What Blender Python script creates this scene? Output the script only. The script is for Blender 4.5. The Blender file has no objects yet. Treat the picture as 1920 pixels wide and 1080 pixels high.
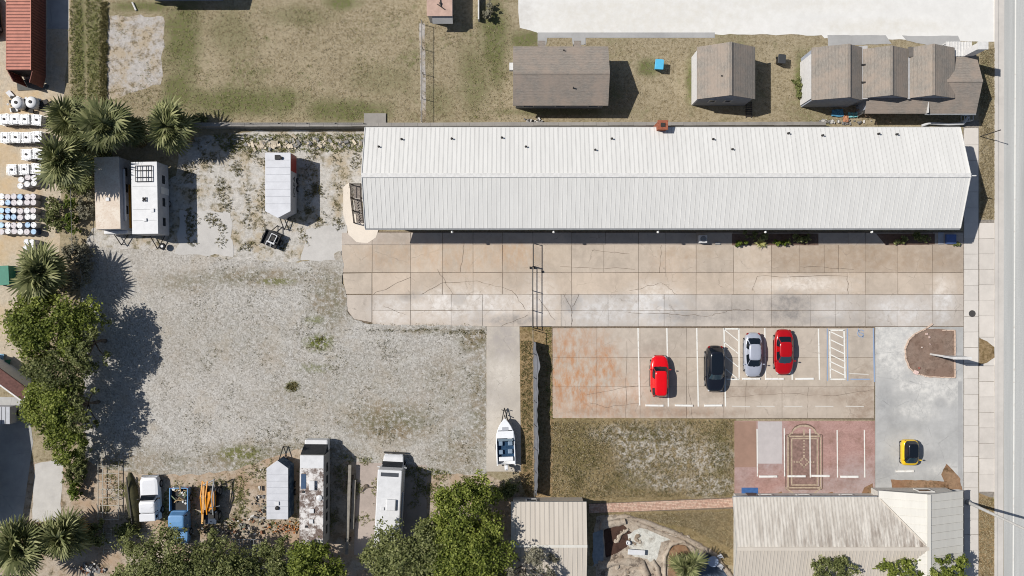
import bpy, math, random
import numpy as np
from mathutils import Vector, Matrix, noise as mnoise

# ------------------------------------------------------------------ camera, sky, sun, exposure
SC = bpy.context.scene
COL = SC.collection
S = 0.053                    # metres on the ground per photograph pixel
H = 1500 * S                 # drone height
R = math.radians
PI = math.pi
random.seed(7); RNG = np.random.default_rng(7)

cam_d = bpy.data.cameras.new('camera'); cam = bpy.data.objects.new('camera', cam_d); COL.objects.link(cam)
cam.location = (0, 0, H); cam.rotation_euler = (0, 0, 0)
cam_d.sensor_width = 36; cam_d.lens = 36 * 1500 / 1920; cam_d.clip_start = 0.5; cam_d.clip_end = 1500
SC.camera = cam

SUNV = Vector((-1250, 350, 1500)).normalized()
world = bpy.data.worlds.new('World'); SC.world = world; world.use_nodes = True
wn = world.node_tree.nodes; wl = world.node_tree.links
sky = wn.new('ShaderNodeTexSky'); sky.sky_type = 'NISHITA'; sky.sun_disc = False
sky.sun_elevation = math.asin(SUNV.z); sky.sun_rotation = math.atan2(SUNV.x, SUNV.y)
wl.new(sky.outputs[0], wn['Background'].inputs[0]); wn['Background'].inputs[1].default_value = 0.064
sun_d = bpy.data.lights.new('sun', 'SUN'); sun_d.energy = 4.4; sun_d.angle = R(0.55); sun_d.color = (1, 0.965, 0.915)
sun = bpy.data.objects.new('sun', sun_d); COL.objects.link(sun); sun.location = SUNV * 120
sun.rotation_euler = SUNV.to_track_quat('Z', 'Y').to_euler()
vs = SC.view_settings; vs.view_transform = 'Standard'; vs.look = 'None'; vs.exposure = 0.2; vs.gamma = 1.0; vs.use_curve_mapping = False
SC.render.film_transparent = False
SC.cycles.filter_width = 1.0; SC.cycles.max_bounces = 6; SC.cycles.transparent_max_bounces = 12

# ------------------------------------------------------------------ helpers
def P(px, py, z=0.0):
    "world point that stands at height z over the yard, read off the aerial photograph"
    k = 1 - z / H
    return Vector(((px - 960) * S * k, (540 - py) * S * k, z))
def G(px, py): v = P(px, py); return (v.x, v.y)

GAIN = 1.28
def lin(c): c /= 255.0; return c / 12.92 if c <= 0.04045 else ((c + 0.055) / 1.055) ** 2.4
def C(r, g, b): return (min(.86, lin(r) / GAIN), min(.86, lin(g) / GAIN), min(.86, lin(b) / GAIN), 1.0)

class NM:
    "node material builder"
    def __init__(s, name, rough=0.85, spec=0.3, metal=0.0):
        s.m = bpy.data.materials.new(name); s.m.use_nodes = True; s.nt = s.m.node_tree
        s.b = s.nt.nodes['Principled BSDF']; s.b.inputs['Roughness'].default_value = rough
        s.b.inputs['Specular IOR Level'].default_value = spec; s.b.inputs['Metallic'].default_value = metal
        s._pos = s._obj = s._oi = None
    def n(s, t, **kw):
        x = s.nt.nodes.new(t)
        for k, v in kw.items(): setattr(x, k, v)
        return x
    def put(s, sock, v):
        if isinstance(v, bpy.types.NodeSocket): s.nt.links.new(v, sock)
        elif v is not None: sock.default_value = v
    def pos(s):
        if s._pos is None: s._pos = s.n('ShaderNodeNewGeometry').outputs['Position']
        return s._pos
    def oc(s):
        if s._obj is None: s._obj = s.n('ShaderNodeTexCoord').outputs['Object']
        return s._obj
    def info(s, k):
        if s._oi is None: s._oi = s.n('ShaderNodeObjectInfo')
        return s._oi.outputs[k]
    def noise(s, scale, detail=4, rough=.6, vec=None, dist=0.0):
        x = s.n('ShaderNodeTexNoise'); s.put(x.inputs['Vector'], vec or s.pos())
        x.inputs['Scale'].default_value = scale; x.inputs['Detail'].default_value = detail
        x.inputs['Roughness'].default_value = rough; x.inputs['Distortion'].default_value = dist
        return x.outputs['Fac']
    def vor(s, scale, vec=None, feature='F1', out='Distance'):
        x = s.n('ShaderNodeTexVoronoi', feature=feature); s.put(x.inputs['Vector'], vec or s.pos())
        x.inputs['Scale'].default_value = scale
        return x.outputs[out]
    def math(s, op, a, b=None, clamp=False):
        x = s.n('ShaderNodeMath', operation=op, use_clamp=clamp); s.put(x.inputs[0], a)
        if b is not None: s.put(x.inputs[1], b)
        return x.outputs[0]
    def rng(s, v, a, b, c=0.0, d=1.0):
        x = s.n('ShaderNodeMapRange', clamp=True); s.put(x.inputs[0], v)
        for i, q in enumerate((a, b, c, d)): x.inputs[i + 1].default_value = q
        return x.outputs[0]
    def mix(s, f, a, b, mode='MIX'):
        x = s.n('ShaderNodeMix', data_type='RGBA', blend_type=mode); s.put(x.inputs[0], f); s.put(x.inputs[6], a); s.put(x.inputs[7], b)
        return x.outputs[2]
    def vmath(s, op, a, b=None):
        x = s.n('ShaderNodeVectorMath', operation=op); s.put(x.inputs[0], a)
        if b is not None: s.put(x.inputs[1], b)
        return x.outputs['Value'] if op == 'LENGTH' else x.outputs['Vector']
    def stretch(s, x, y, z, vec=None): return s.vmath('MULTIPLY', vec or s.pos(), (x, y, z))
    def blob(s, px, py, rx, ry, soft=.6, nz=None, amp=.6):
        g = G(px, py)
        d = s.vmath('SUBTRACT', s.pos(), (g[0], g[1], 0)); d = s.vmath('MULTIPLY', d, (1 / (rx * S), 1 / (ry * S), 0)); l = s.vmath('LENGTH', d)
        if nz is not None: l = s.math('ADD', l, s.math('MULTIPLY', s.math('SUBTRACT', nz, .5), amp * 2))
        return s.rng(l, 1 + soft * .5, 1 - soft * .5)
    def blobs(s, lst, nz, amp=.6, soft=.6):
        out = None
        for b in lst:
            q = s.blob(b[0], b[1], b[2], b[3], soft, nz, amp)
            if len(b) > 4: q = s.math('MULTIPLY', q, b[4])
            out = q if out is None else s.math('MAXIMUM', out, q)
        return out
    def bump(s, h, strength=.4, dist=.03):
        x = s.n('ShaderNodeBump'); x.inputs['Strength'].default_value = strength; x.inputs['Distance'].default_value = dist
        s.put(x.inputs['Height'], h); s.put(s.b.inputs['Normal'], x.outputs[0])
    def color(s, c): s.put(s.b.inputs['Base Color'], c); return s.m

MATS = {}
def flat(name, rgb, rough=.6, spec=.4, metal=0.0, var=.12, scale=3.0):
    "one paint colour with slight grime and fading"
    if name in MATS: return MATS[name]
    m = NM(name, rough, spec, metal); c = C(*rgb)
    nz = m.noise(scale, 5, .65, m.oc())
    dk = tuple(v * (1 - var * 1.6) for v in c[:3]) + (1,); lt = tuple(min(.9, v * (1 + var * .7)) for v in c[:3]) + (1,)
    MATS[name] = m.color(m.mix(m.rng(nz, .3, .7), dk, lt))
    return MATS[name]

class MB:
    "mesh collector"
    def __init__(s): s.v = []; s.f = []; s.m = []; s.mi = 0
    def add(s, vs, fs):
        o = len(s.v); s.v += [tuple(v) for v in vs]; s.f += [tuple(i + o for i in f) for f in fs]; s.m += [s.mi] * len(fs); return s
    def box(s, x0, x1, y0, y1, z0, z1):
        return s.add([(x0, y0, z0), (x1, y0, z0), (x1, y1, z0), (x0, y1, z0), (x0, y0, z1), (x1, y0, z1), (x1, y1, z1), (x0, y1, z1)],
                     [(3, 2, 1, 0), (4, 5, 6, 7), (0, 1, 5, 4), (1, 2, 6, 5), (2, 3, 7, 6), (3, 0, 4, 7)])
    def obox(s, c, size, rz=0.0, mat=None):
        hx, hy, hz = [q / 2 for q in size]; M = mat or (Matrix.Translation(c) @ Matrix.Rotation(rz, 4, 'Z'))
        vs = [M @ Vector((a * hx, b * hy, d * hz)) for d in (-1, 1) for a, b in ((-1, -1), (1, -1), (1, 1), (-1, 1))]
        return s.add(vs, [(3, 2, 1, 0), (4, 5, 6, 7), (0, 1, 5, 4), (1, 2, 6, 5), (2, 3, 7, 6), (3, 0, 4, 7)])
    def prism(s, poly, z0, z1):
        a = sum(poly[i][0] * poly[(i + 1) % len(poly)][1] - poly[(i + 1) % len(poly)][0] * poly[i][1] for i in range(len(poly)))
        if a < 0: poly = poly[::-1]
        n = len(poly)
        vs = [(p[0], p[1], z0) for p in poly] + [(p[0], p[1], z1) for p in poly]
        fs = [tuple(range(n - 1, -1, -1)), tuple(range(n, 2 * n))] + [(i, (i + 1) % n, n + (i + 1) % n, n + i) for i in range(n)]
        return s.add(vs, fs)
    def face(s, pts): return s.add(pts, [tuple(range(len(pts)))])
    def tube(s, p0, p1, r0, r1=None, n=6, cap=True):
        p0 = Vector(p0); p1 = Vector(p1); r1 = r0 if r1 is None else r1
        d = (p1 - p0).normalized(); u = d.orthogonal().normalized(); w = d.cross(u)
        vs = [];
        for p, r in ((p0, r0), (p1, r1)):
            vs += [p + (u * math.cos(2 * PI * i / n) + w * math.sin(2 * PI * i / n)) * r for i in range(n)]
        fs = [(i, (i + 1) % n, n + (i + 1) % n, n + i) for i in range(n)]
        if cap: fs += [tuple(range(n - 1, -1, -1)), tuple(range(n, 2 * n))]
        return s.add(vs, fs)
    def path(s, pts, r, n=6, r1=None):
        m = len(pts) - 1
        for i in range(m):
            a = r if r1 is None else r + (r1 - r) * i / m; b = r if r1 is None else r + (r1 - r) * (i + 1) / m
            s.tube(pts[i], pts[i + 1], a, b, n)
        return s
    def rings(s, rs, cap0=True, cap1=True):
        n = len(rs[0]); vs = [p for r in rs for p in r]
        fs = [(k * n + i, k * n + (i + 1) % n, (k + 1) * n + (i + 1) % n, (k + 1) * n + i) for k in range(len(rs) - 1) for i in range(n)]
        if cap0: fs.append(tuple(range(n - 1, -1, -1)))
        if cap1: fs.append(tuple(range((len(rs) - 1) * n, len(rs) * n)))
        return s.add(vs, fs)
    def lathe(s, prof, c=(0, 0, 0), n=16):
        return s.rings([[(c[0] + r * math.cos(2 * PI * i / n), c[1] + r * math.sin(2 * PI * i / n), c[2] + z) for i in range(n)] for r, z in prof])
    def mesh(s, name, org=(0, 0, 0), smooth=False):
        me = bpy.data.meshes.new(name)
        o = Vector(org)
        me.from_pydata([(v[0] - o.x, v[1] - o.y, v[2] - o.z) for v in s.v], [], s.f)
        if any(s.m): me.polygons.foreach_set('material_index', s.m)
        if smooth: me.polygons.foreach_set('use_smooth', [True] * len(me.polygons))
        me.update(); return me

ORG = {}
def link(o): COL.objects.link(o); return o
def mats_to(me, mats):
    for m in (mats if isinstance(mats, (list, tuple)) else [mats]): me.materials.append(m)
def mk(name, mb, mats, parent=None, smooth=False, bevel=0):
    org = ORG.get(parent.name, Vector()) if parent else Vector()
    me = mb.mesh(name, org, smooth); mats_to(me, mats)
    o = link(bpy.data.objects.new(name, me))
    if parent: o.parent = parent; ORG[o.name] = org
    if bevel:
        b = o.modifiers.new('edge', 'BEVEL'); b.width = bevel; b.segments = 2; b.limit_method = 'ANGLE'
    return o
def tag(o, label, cat, group=None, kind=None):
    o['label'] = label; o['category'] = cat
    if group: o['group'] = group
    if kind: o['kind'] = kind
    return o
def thing(name, label, cat, loc=(0, 0, 0), rz=0.0, group=None, world=False):
    "an Empty at the base of a thing; world=True: its parts are written in world coordinates"
    o = link(bpy.data.objects.new(name, None)); o.empty_display_size = .3; o.location = loc; o.rotation_euler = (0, 0, rz)
    ORG[o.name] = Vector(loc) if world else Vector()
    return tag(o, label, cat, group)
def inst(name, me, parent, loc=(0, 0, 0), rot=(0, 0, 0), scale=(1, 1, 1), color=None):
    o = link(bpy.data.objects.new(name, me)); o.parent = parent
    o.location = Vector(loc) - ORG.get(parent.name, Vector()); o.rotation_euler = rot; o.scale = scale
    if color: o.color = color
    return o
def dup(root, loc, rz, label, group=None):
    r = link(root.copy()); r.location = loc; r.rotation_euler = (0, 0, rz); r['label'] = label
    if group: r['group'] = group
    for ch in list(root.children):
        c = link(ch.copy()); c.parent = r
        for g in list(ch.children):
            d = link(g.copy()); d.parent = c
    return r
def rough_poly(pts, step=12, amp=4, seed=0):
    "subdivide a photo-pixel outline and wobble it"
    out = []
    for i, (a, b) in enumerate(zip(pts, pts[1:] + pts[:1])):
        d = math.hypot(b[0] - a[0], b[1] - a[1]); n = max(1, int(d / step))
        for k in range(n):
            t = k / n; x = a[0] + (b[0] - a[0]) * t; y = a[1] + (b[1] - a[1]) * t
            q = mnoise.noise_vector(Vector((x * .06, y * .06, seed)))
            q2 = mnoise.noise_vector(Vector((x * .2, y * .2, seed + 5)))
            out.append((x + amp * (q.x * 1.2 + q2.x * .6), y + amp * (q.y * 1.2 + q2.y * .6)))
    return out
def sheet(name, pts, z, mat, label, cat, kind='structure', thick=0.0, parent=None):
    mb = MB(); g = [G(*p) for p in pts]
    mb.prism(g, z - max(thick, .003), z)
    o = mk(name, mb, mat, parent)
    if not parent: tag(o, label, cat, None, kind)
    return o
# ------------------------------------------------------------------ ground materials
def grass_mat(name, straw, tan, brown, green, blobs, bias=.62, sand=None, sandb=(), speck=.5):
    m = NM(name, .95, .1)
    big = m.noise(.1, 5, .6); mid = m.noise(.55, 6, .65); fine = m.noise(3.6, 4, .7); vf = m.noise(9, 3, .7)
    m2 = m.noise(1.6, 6, .75); c = m.mix(m.rng(fine, .36, .6), C(*brown), C(*straw))
    c = m.mix(m.rng(m2, .42, .64, 0, speck), c, C(*tan)); c = m.mix(m.rng(m2, .48, .32, 0, .6), c, C(*[q * .78 for q in brown]))
    c = m.mix(m.rng(m.noise(.28, 6, .7), .5, .66, 0, .55), c, C(*[q * 1.04 for q in straw]))
    c = m.mix(m.rng(vf, .47, .32, 0, .6), c, C(*[q * .62 for q in brown]))
    gm = m.math('MAXIMUM', m.rng(mid, bias, bias + .14, 0, .75), m.math('MULTIPLY', m.rng(m.noise(.16, 6, .65), .52, .66, 0, .8), m.rng(m2, .4, .56)))
    if blobs: gm = m.math('MAXIMUM', gm, m.math('MULTIPLY', m.blobs(blobs, mid, .8, .9), .9))
    gm = m.math('MULTIPLY', gm, m.rng(fine, .3, .56, .35, 1))
    dk = m.mix(m.rng(fine, .4, .6), C(*[q * .72 for q in green]), C(*green))
    c = m.mix(gm, c, dk)
    if sand:
        sm = m.math('MULTIPLY', m.blobs(sandb, mid, .9, .9), m.rng(m.noise(1.9, 5, .7), .42, .55))
        c = m.mix(sm, c, m.mix(m.rng(vf, .35, .65), C(*[q * .86 for q in sand]), C(*sand)))
    c = m.mix(m.rng(big, .3, .7), m.mix(.16, c, C(*[q * .7 for q in brown])), c)
    m.bump(fine, .5, .06)
    return m.color(c)

M_FIELD = grass_mat('dry_grass', (180, 167, 141), (166, 152, 124), (141, 127, 98), (110, 117, 66),
    [(342, 70, 34, 85), (335, 170, 30, 40), (450, 190, 120, 26), (540, 188, 18, 22), (650, 208, 80, 22), (925, 75, 26, 80), (890, 150, 30, 60, .7),
     (640, 4, 34, 14), (270, 12, 60, 10), (150, 80, 12, 130), (175, 90, 12, 120, .9), (1215, 125, 22, 16), (1297, 150, 12, 46), (1500, 150, 10, 46),
     (1050, 210, 130, 6, .7), (985, 75, 30, 20), (1848, 160, 12, 60, .6), (820, 190, 30, 30, .5), (560, 30, 60, 20, .5), (430, 60, 40, 40, .5), (720, 150, 60, 30, .4)], .6)
M_LAWN = grass_mat('olive_brown_turf', (164, 147, 113), (146, 129, 95), (118, 101, 68), (106, 103, 54),
    [(1080, 850, 40, 60, .5), (1210, 815, 36, 14), (1350, 850, 20, 60, .7), (1180, 900, 40, 20, .5)], .6, (206, 198, 186),
    [(1230, 830, 70, 34), (1290, 855, 80, 32), (1200, 870, 36, 26), (1330, 910, 40, 20), (1150, 815, 40, 16), (1180, 840, 30, 30), (1260, 905, 60, 14)])
M_MOW = grass_mat('weedy_strip', (176, 152, 118), (150, 128, 92), (116, 96, 62), (92, 96, 44), [], .58)

def gravel_mat():
    m = NM('pale_gravel', .95, .12)
    big = m.noise(.07, 5, .6); mid = m.noise(.5, 6, .7); fine = m.noise(5.0, 3, .75); vf = m.noise(11, 2, .7); tr = m.noise(.5, 4, .6, m.stretch(.25, 1.6, 1))
    gr = m.n('ShaderNodeSeparateColor'); m.put(gr.inputs[0], m.vor(8.5, None, 'F1', 'Color'))
    c = m.mix(gr.outputs[0], C(160, 156, 149), C(206, 202, 195))
    c = m.mix(m.rng(gr.outputs[1], .8, 1.0, 0, .8), c, C(124, 119, 110))
    c = m.mix(m.rng(fine, .45, .3, 0, .5), c, C(140, 136, 126))
    c = m.mix(m.rng(m.noise(1.5, 5, .7), .5, .7, 0, .4), c, C(176, 168, 152))
    dd = m.vmath('LENGTH', m.vmath('SUBTRACT', m.pos(), (G(700, 330)[0], G(700, 330)[1], 0))); cv = m.n('ShaderNodeCombineXYZ'); m.put(cv.inputs[0], m.math('MULTIPLY', dd, 1.0)); m.put(cv.inputs[1], m.math('MULTIPLY', m.noise(.05, 2, .5), 2.0))
    arcn = m.noise(1.1, 4, .65, cv.outputs[0]); c = m.mix(m.math('MULTIPLY', m.rng(arcn, .5, .66, 0, .5), m.rng(mid, .35, .6)), c, C(206, 203, 197)); c = m.mix(m.math('MULTIPLY', m.rng(arcn, .46, .34, 0, .4), m.rng(mid, .35, .6)), c, C(150, 144, 134))
    c = m.mix(m.rng(m.noise(.2, 6, .7), .52, .68, 0, .5), c, C(180, 166, 146))
    c = m.mix(m.rng(big, .45, .7, 0, .3), c, C(190, 180, 168))
    # brown thin patches and weeds
    w = m.blobs([(700, 740, 200, 90, .3), (400, 640, 160, 60, .25), (470, 520, 120, 16, .75), (350, 530, 60, 20, .6), (620, 560, 40, 60, .8), (890, 640, 34, 24, .95), (900, 760, 26, 110, .75), (735, 790, 90, 40, .95), (840, 720, 60, 60, .5),
                 (560, 850, 130, 24, .75), (450, 860, 80, 26, .85), (860, 850, 60, 60, .6), (230, 900, 60, 70, .8), (300, 870, 90, 26, .6), (560, 470, 80, 14, .8),
                 (440, 930, 60, 60, .7), (640, 880, 70, 24, .6), (820, 620, 90, 8, .6), (540, 745, 60, 24, .4)], mid, .7, 1.0)
    w = m.math('MULTIPLY', w, m.rng(m.noise(2.2, 6, .78), .4, .54))
    c = m.mix(m.math('MULTIPLY', w, .95), c, m.mix(m.rng(mid, .4, .6), C(134, 118, 92), C(104, 100, 70)))
    g = m.blobs([(598, 642, 24, 16), (549, 724, 13, 9), (455, 850, 40, 14, .7), (520, 528, 30, 6, .6), (590, 600, 18, 8, .6), (470, 885, 30, 20, .6), (590, 690, 30, 8, .5)], mid, .8, .8)
    g = m.math('MULTIPLY', g, m.rng(m.noise(2.2, 5, .7), .42, .52))
    c = m.mix(g, c, m.mix(m.rng(fine, .4, .6), C(76, 84, 34), C(120, 126, 58)))
    s = m.math('MULTIPLY', m.rng(m.noise(1.6, 6, .8), .6, .68), m.rng(mid, .45, .6))
    c = m.mix(m.math('MULTIPLY', s, .6), c, C(96, 92, 82))
    m.bump(fine, .6, .05)
    return m.color(c)
M_GRAVEL = gravel_mat()

def dirt_mat(name, pale, mid_c, weed, thr=.5, tint=None):
    m = NM(name, .95, .1)
    mid = m.noise(.5, 6, .7); fine = m.noise(3.2, 5, .75); vf = m.noise(9, 3, .7)
    c = m.mix(m.rng(fine, .38, .62), C(*[q * .88 for q in pale]), C(*pale))
    c = m.mix(m.rng(mid, thr - .06, thr + .1, 0, .9), c, C(*mid_c))
    wm = m.math('MULTIPLY', m.rng(m.noise(1.4, 7, .75), .5, .58), m.rng(mid, thr - .12, thr + .08, .15, 1))
    c = m.mix(m.math('MULTIPLY', wm, .85), c, m.mix(m.rng(vf, .4, .6), C(*[q * .6 for q in weed]), C(*weed)))
    c = m.mix(m.rng(vf, .4, .3, 0, .6), c, C(*[q * .6 for q in mid_c]))
    if tint: c = m.mix(m.rng(m.noise(.25, 4, .6), .45, .65, 0, .7), c, C(*tint))
    m.bump(fine, .6, .05)
    return m.color(c)
M_SAND = dirt_mat('sandy_dirt', (212, 207, 199), (182, 167, 142), (118, 110, 76), .52)
M_EARTH = dirt_mat('bare_earth', (198, 184, 166), (172, 154, 132), (116, 106, 78), .5, (184, 156, 130))
M_YARD = dirt_mat('tan_yard_dirt', (210, 196, 174), (204, 186, 158), (180, 160, 130), .62, (206, 178, 138))
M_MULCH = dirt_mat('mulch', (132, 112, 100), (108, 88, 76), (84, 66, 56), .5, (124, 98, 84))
M_MULCHP = dirt_mat('pale_mulch', (154, 134, 120), (134, 114, 100), (108, 90, 76), .5, (142, 118, 104))
M_LEAFBED = dirt_mat('leaf_litter_bed', (166, 136, 108), (136, 106, 80), (92, 76, 48), .5, (150, 112, 86))
M_BARE = dirt_mat('thin_gravel_patch', (200, 194, 188), (182, 166, 142), (136, 120, 88), .5)

def concrete(name, rgb, stain=.35, rust=None, useobj=True, crackle=0.0, rough=.85, layers=()):
    "poured concrete; each slab multiplies it by its own tint"
    m = NM(name, rough, .25)
    c0 = C(*rgb); dk = tuple(v * (1 - stain) for v in c0[:3]) + (1,)
    big = m.noise(.22, 6, .65); mid = m.noise(1.1, 6, .7); fine = m.noise(8, 4, .7)
    c = m.mix(m.rng(big, .36, .68), dk, c0)
    c = m.mix(m.rng(mid, .42, .7, 0, .45), c, tuple(min(.85, v * 1.12) for v in c0[:3]) + (1,))
    c = m.mix(m.rng(fine, .4, .28, 0, .4), c, dk)
    bl_ = m.noise(.45, 7, .8); c = m.mix(m.rng(bl_, .5, .6, 0, stain * 1.1), c, tuple(v * .78 for v in c0[:3]) + (1,)); st = m.noise(.8, 5, .7, m.stretch(2.2, .5, 1))
    c = m.mix(m.rng(st, .55, .75, 0, stain * .9), c, tuple(v * .6 for v in c0[:3]) + (1,))
    if rust:
        rm = m.math('MULTIPLY', m.blobs(rust[1], mid, .7, 1.0), m.rng(m.noise(1.0, 6, .75, m.stretch(1.6, .7, 1)), .38, .62))
        c = m.mix(rm, c, C(*rust[0]))
    for colr, bl in layers:
        lm = m.math('MULTIPLY', m.blobs(bl, mid, .9, .9), m.rng(m.noise(1.3, 7, .75), .36, .6, .15, 1))
        c = m.mix(lm, c, C(*colr))
    if crackle:
        v = m.vor(crackle, m.vmath('ADD', m.pos(), m.vmath('MULTIPLY', m.n('ShaderNodeTexNoise').outputs['Color'], (.6, .6, 0))), 'DISTANCE_TO_EDGE')
        c = m.mix(m.math('MULTIPLY', m.rng(v, .012, .0, 0, .6), m.rng(mid, .45, .6)), c, tuple(q * .45 for q in c0[:3]) + (1,))
    if useobj: c = m.mix(1.0, c, m.info('Color'), 'MULTIPLY')
    m.bump(m.mix(.5, fine, mid), .25, .01)
    return m.color(c)
M_CONC = concrete('beige_concrete', (207, 194, 179), .28, ((196, 158, 120), [(735, 480, 60, 26, .3), (870, 480, 120, 30, .35), (965, 478, 40, 24, .6), (1260, 490, 40, 30, .2)]), True, .3, .85,
    [((228, 222, 214), [(870, 570, 100, 32, .9), (1225, 570, 56, 36, .9), (1500, 534, 90, 15, .9), (1130, 582, 60, 26, .8), (1690, 584, 56, 26, .7), (735, 580, 34, 26, .8), (1010, 560, 30, 44, .7), (1768, 560, 20, 46, .8), (1560, 580, 40, 26, .5)]),
     ((142, 136, 130), [(1480, 576, 36, 28, .8), (1290, 592, 70, 9, .6), (1370, 588, 60, 16, .45), (960, 600, 60, 10, .7), (1072, 570, 16, 18, .6), (860, 560, 16, 10, .5), (770, 555, 20, 8, .6), (1250, 570, 30, 8, .4), (905, 588, 20, 8, .4), (1530, 600, 60, 8, .4)]), ((170, 146, 118), [(1600, 484, 170, 26, .45), (1300, 475, 60, 10, .3), (1750, 490, 50, 24, .4)])])
M_PARK = concrete('parking_concrete', (204, 191, 176), .26, ((188, 132, 86), [(1060, 700, 44, 80, .85), (1092, 725, 34, 55, .9), (1130, 700, 30, 55, .85), (1075, 650, 60, 50, .55), (1150, 750, 70, 36, .6), (1240, 772, 120, 10, .3)]), True, .22, .85,
    [((150, 130, 112), [(1620, 760, 30, 60, .7), (1240, 772, 140, 9, .6), (1170, 760, 40, 24, .5), (1560, 745, 60, 16, .4), (1400, 735, 60, 14, .45), (1250, 700, 60, 50, .25)]), ((222, 210, 196), [(1165, 735, 24, 14, .7), (1200, 740, 20, 30, .5), (1480, 760, 70, 16, .5), (1330, 760, 60, 10, .3)])])
M_PALE = concrete('weathered_pale_concrete', (233, 231, 226), .07, None, False, 0, .85, [((216, 210, 196), [(1200, 30, 200, 40, .5), (1650, 50, 120, 14, .5), (1480, 8, 160, 14, .4)]), ((208, 204, 198), [(980, 30, 20, 30, .7)])])
M_GREYC = concrete('grey_patched_concrete', (192, 191, 188), .3, None, False, .25, .85, [((226, 223, 216), [(1670, 660, 36, 60, .9), (1740, 730, 70, 26, .9), (1720, 770, 40, 18, .7), (1680, 620, 60, 14, .8), (1770, 880, 30, 14, .6), (1700, 830, 40, 20, .3)]), ((150, 150, 150), [(1660, 740, 14, 40, .6), (1690, 742, 40, 8, .5), (1660, 880, 26, 20, .5), (1762, 755, 10, 10, .7), (1740, 860, 30, 12, .4)])])
M_WALK = concrete('sidewalk_concrete', (222, 215, 206), .14)
M_PAD = concrete('old_pad_concrete', (204, 195, 182), .24, None, False, .3, .85, [((176, 168, 162), [(945, 640, 24, 40, .9), (930, 740, 30, 30, .4)]), ((222, 214, 202), [(940, 700, 26, 30, .7), (925, 800, 20, 60, .5)])])
M_PADW = concrete('whitish_pad_concrete', (208, 204, 198), .2, None, False)
M_PADR = concrete('reddish_pad_concrete', (186, 172, 162), .26, None, False)
M_STRIP = concrete('grey_walk_concrete', (180, 179, 177), .2, None, False)
M_BLOCKC = concrete('mow_wall_concrete', (168, 163, 156), .34, None, False)
M_KERB = concrete('kerb_concrete', (214, 208, 200), .14, None, False)
M_JOINTL = flat('pale_joint_dirt', (156, 148, 138), .95, .1, 0, .3, 6)
M_DIRTJ = flat('joint_dirt', (132, 118, 102), .95, .1, 0, .3, 6)
M_CRACK = flat('crack_dirt', (124, 110, 96), .95, .1, 0, .3, 6)

def asphalt():
    m = NM('worn_asphalt', .9, .25)
    big = m.noise(.5, 5, .6, m.stretch(1.6, .06, 1)); fine = m.noise(9, 4, .75)
    c = m.mix(m.rng(big, .35, .65), C(178, 178, 174), C(206, 206, 202))
    c = m.mix(m.rng(fine, .4, .62, 0, .5), c, C(170, 171, 170)); m.bump(fine, .3, .01)
    return m.color(c)
M_ROAD = asphalt()
def paint(name, rgb, wear=.5):
    m = NM(name, .75, .3)
    nz = m.noise(3.0, 6, .75)
    return m.color(m.mix(m.rng(nz, .5 - wear * .1, .36 - wear * .05, 0, .6), C(*rgb), C(190, 176, 160)))
M_LINE = paint('white_line_paint', (240, 238, 230), .35)
M_LINEF = paint('faded_line_paint', (212, 206, 196), 1.6)
M_LINEB = paint('blue_line_paint', (150, 168, 196), 1.2)

def stamped():
    m = NM('red_stamped_concrete', .85, .25)
    mid = m.noise(.7, 6, .7); fine = m.noise(7, 4, .7); br = m.n('ShaderNodeTexBrick'); m.put(br.inputs['Vector'], m.pos())
    br.inputs['Scale'].default_value = 2.2; br.inputs['Mortar Size'].default_value = .03
    br.inputs['Color1'].default_value = C(182, 146, 136); br.inputs['Color2'].default_value = C(164, 126, 114); br.inputs['Mortar'].default_value = C(154, 122, 114)
    c = m.mix(m.rng(fine, .35, .65, .1, .8), br.outputs['Color'], C(194, 158, 149))
    g = m.math('MULTIPLY', m.blobs([(1610, 905, 50, 40, .9), (1560, 915, 50, 30, .7), (1440, 840, 34, 46, .9), (1390, 870, 20, 70, .5), (1500, 925, 40, 16, .8)], mid, .6, 1.0), m.rng(fine, .3, .6, .4, 1))
    c = m.mix(g, c, C(178, 164, 160)); c = m.mix(m.rng(mid, .46, .68, 0, .6), c, C(136, 106, 92)); m.bump(br.outputs['Fac'], .4, .02)
    return m.color(c)
M_STAMP = stamped()

# ------------------------------------------------------------------ the ground in layers
sheet('ground', [(-4700, -5200), (6600, -5200), (6600, 6300), (-4700, 6300)], 0, M_FIELD, 'dry tan grass ground with green patches', 'ground', thick=.5)
sheet('tan_yard_ground', rough_poly([(-300, -200), (129, -200), (131, 60), (120, 180), (112, 470), (60, 560), (40, 700), (-300, 700)], 14, 3, 1), .006, M_YARD, 'tan dirt yard with drums and totes at the west edge', 'ground')
sheet('asphalt_apron', [(88, -200), (129, -200), (129, 54), (88, 54)], .014, M_GREYC, 'grey concrete apron beside the red shipping container', 'pavement')
sheet('concrete_yard', [(-300, 740), (52, 745), (62, 830), (40, 985), (-300, 990)], .012, M_GREYC, 'grey concrete yard in shade at the lower west edge', 'pavement')
sheet('concrete_path', rough_poly([(66, 870), (118, 860), (114, 975), (60, 978)], 10, 2.5, 2), .018, M_PADW, 'broken pale concrete slab between the palms and hedge', 'path')
sheet('bare_patch_ground', rough_poly([(203, 28), (308, 32), (303, 156), (200, 190), (200, 110)], 9, 4, 3), .006, M_BARE, 'thin gravel patch in the dry grass field', 'ground')
sheet('sandy_ground', rough_poly([(335, 262), (480, 245), (684, 246), (700, 300), (660, 470), (520, 500), (150, 480), (170, 430), (330, 330)], 10, 5, 4), .006, M_SAND, 'sandy weedy ground around the parked trailers', 'ground')
sheet('earth_ground', rough_poly([(60, 870), (150, 850), (330, 870), (560, 840), (900, 880), (1000, 940), (1000, 1250), (-100, 1250), (-100, 1000)], 14, 6, 5), .01, M_EARTH, 'brown earth under the trees along the south edge', 'ground')
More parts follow.
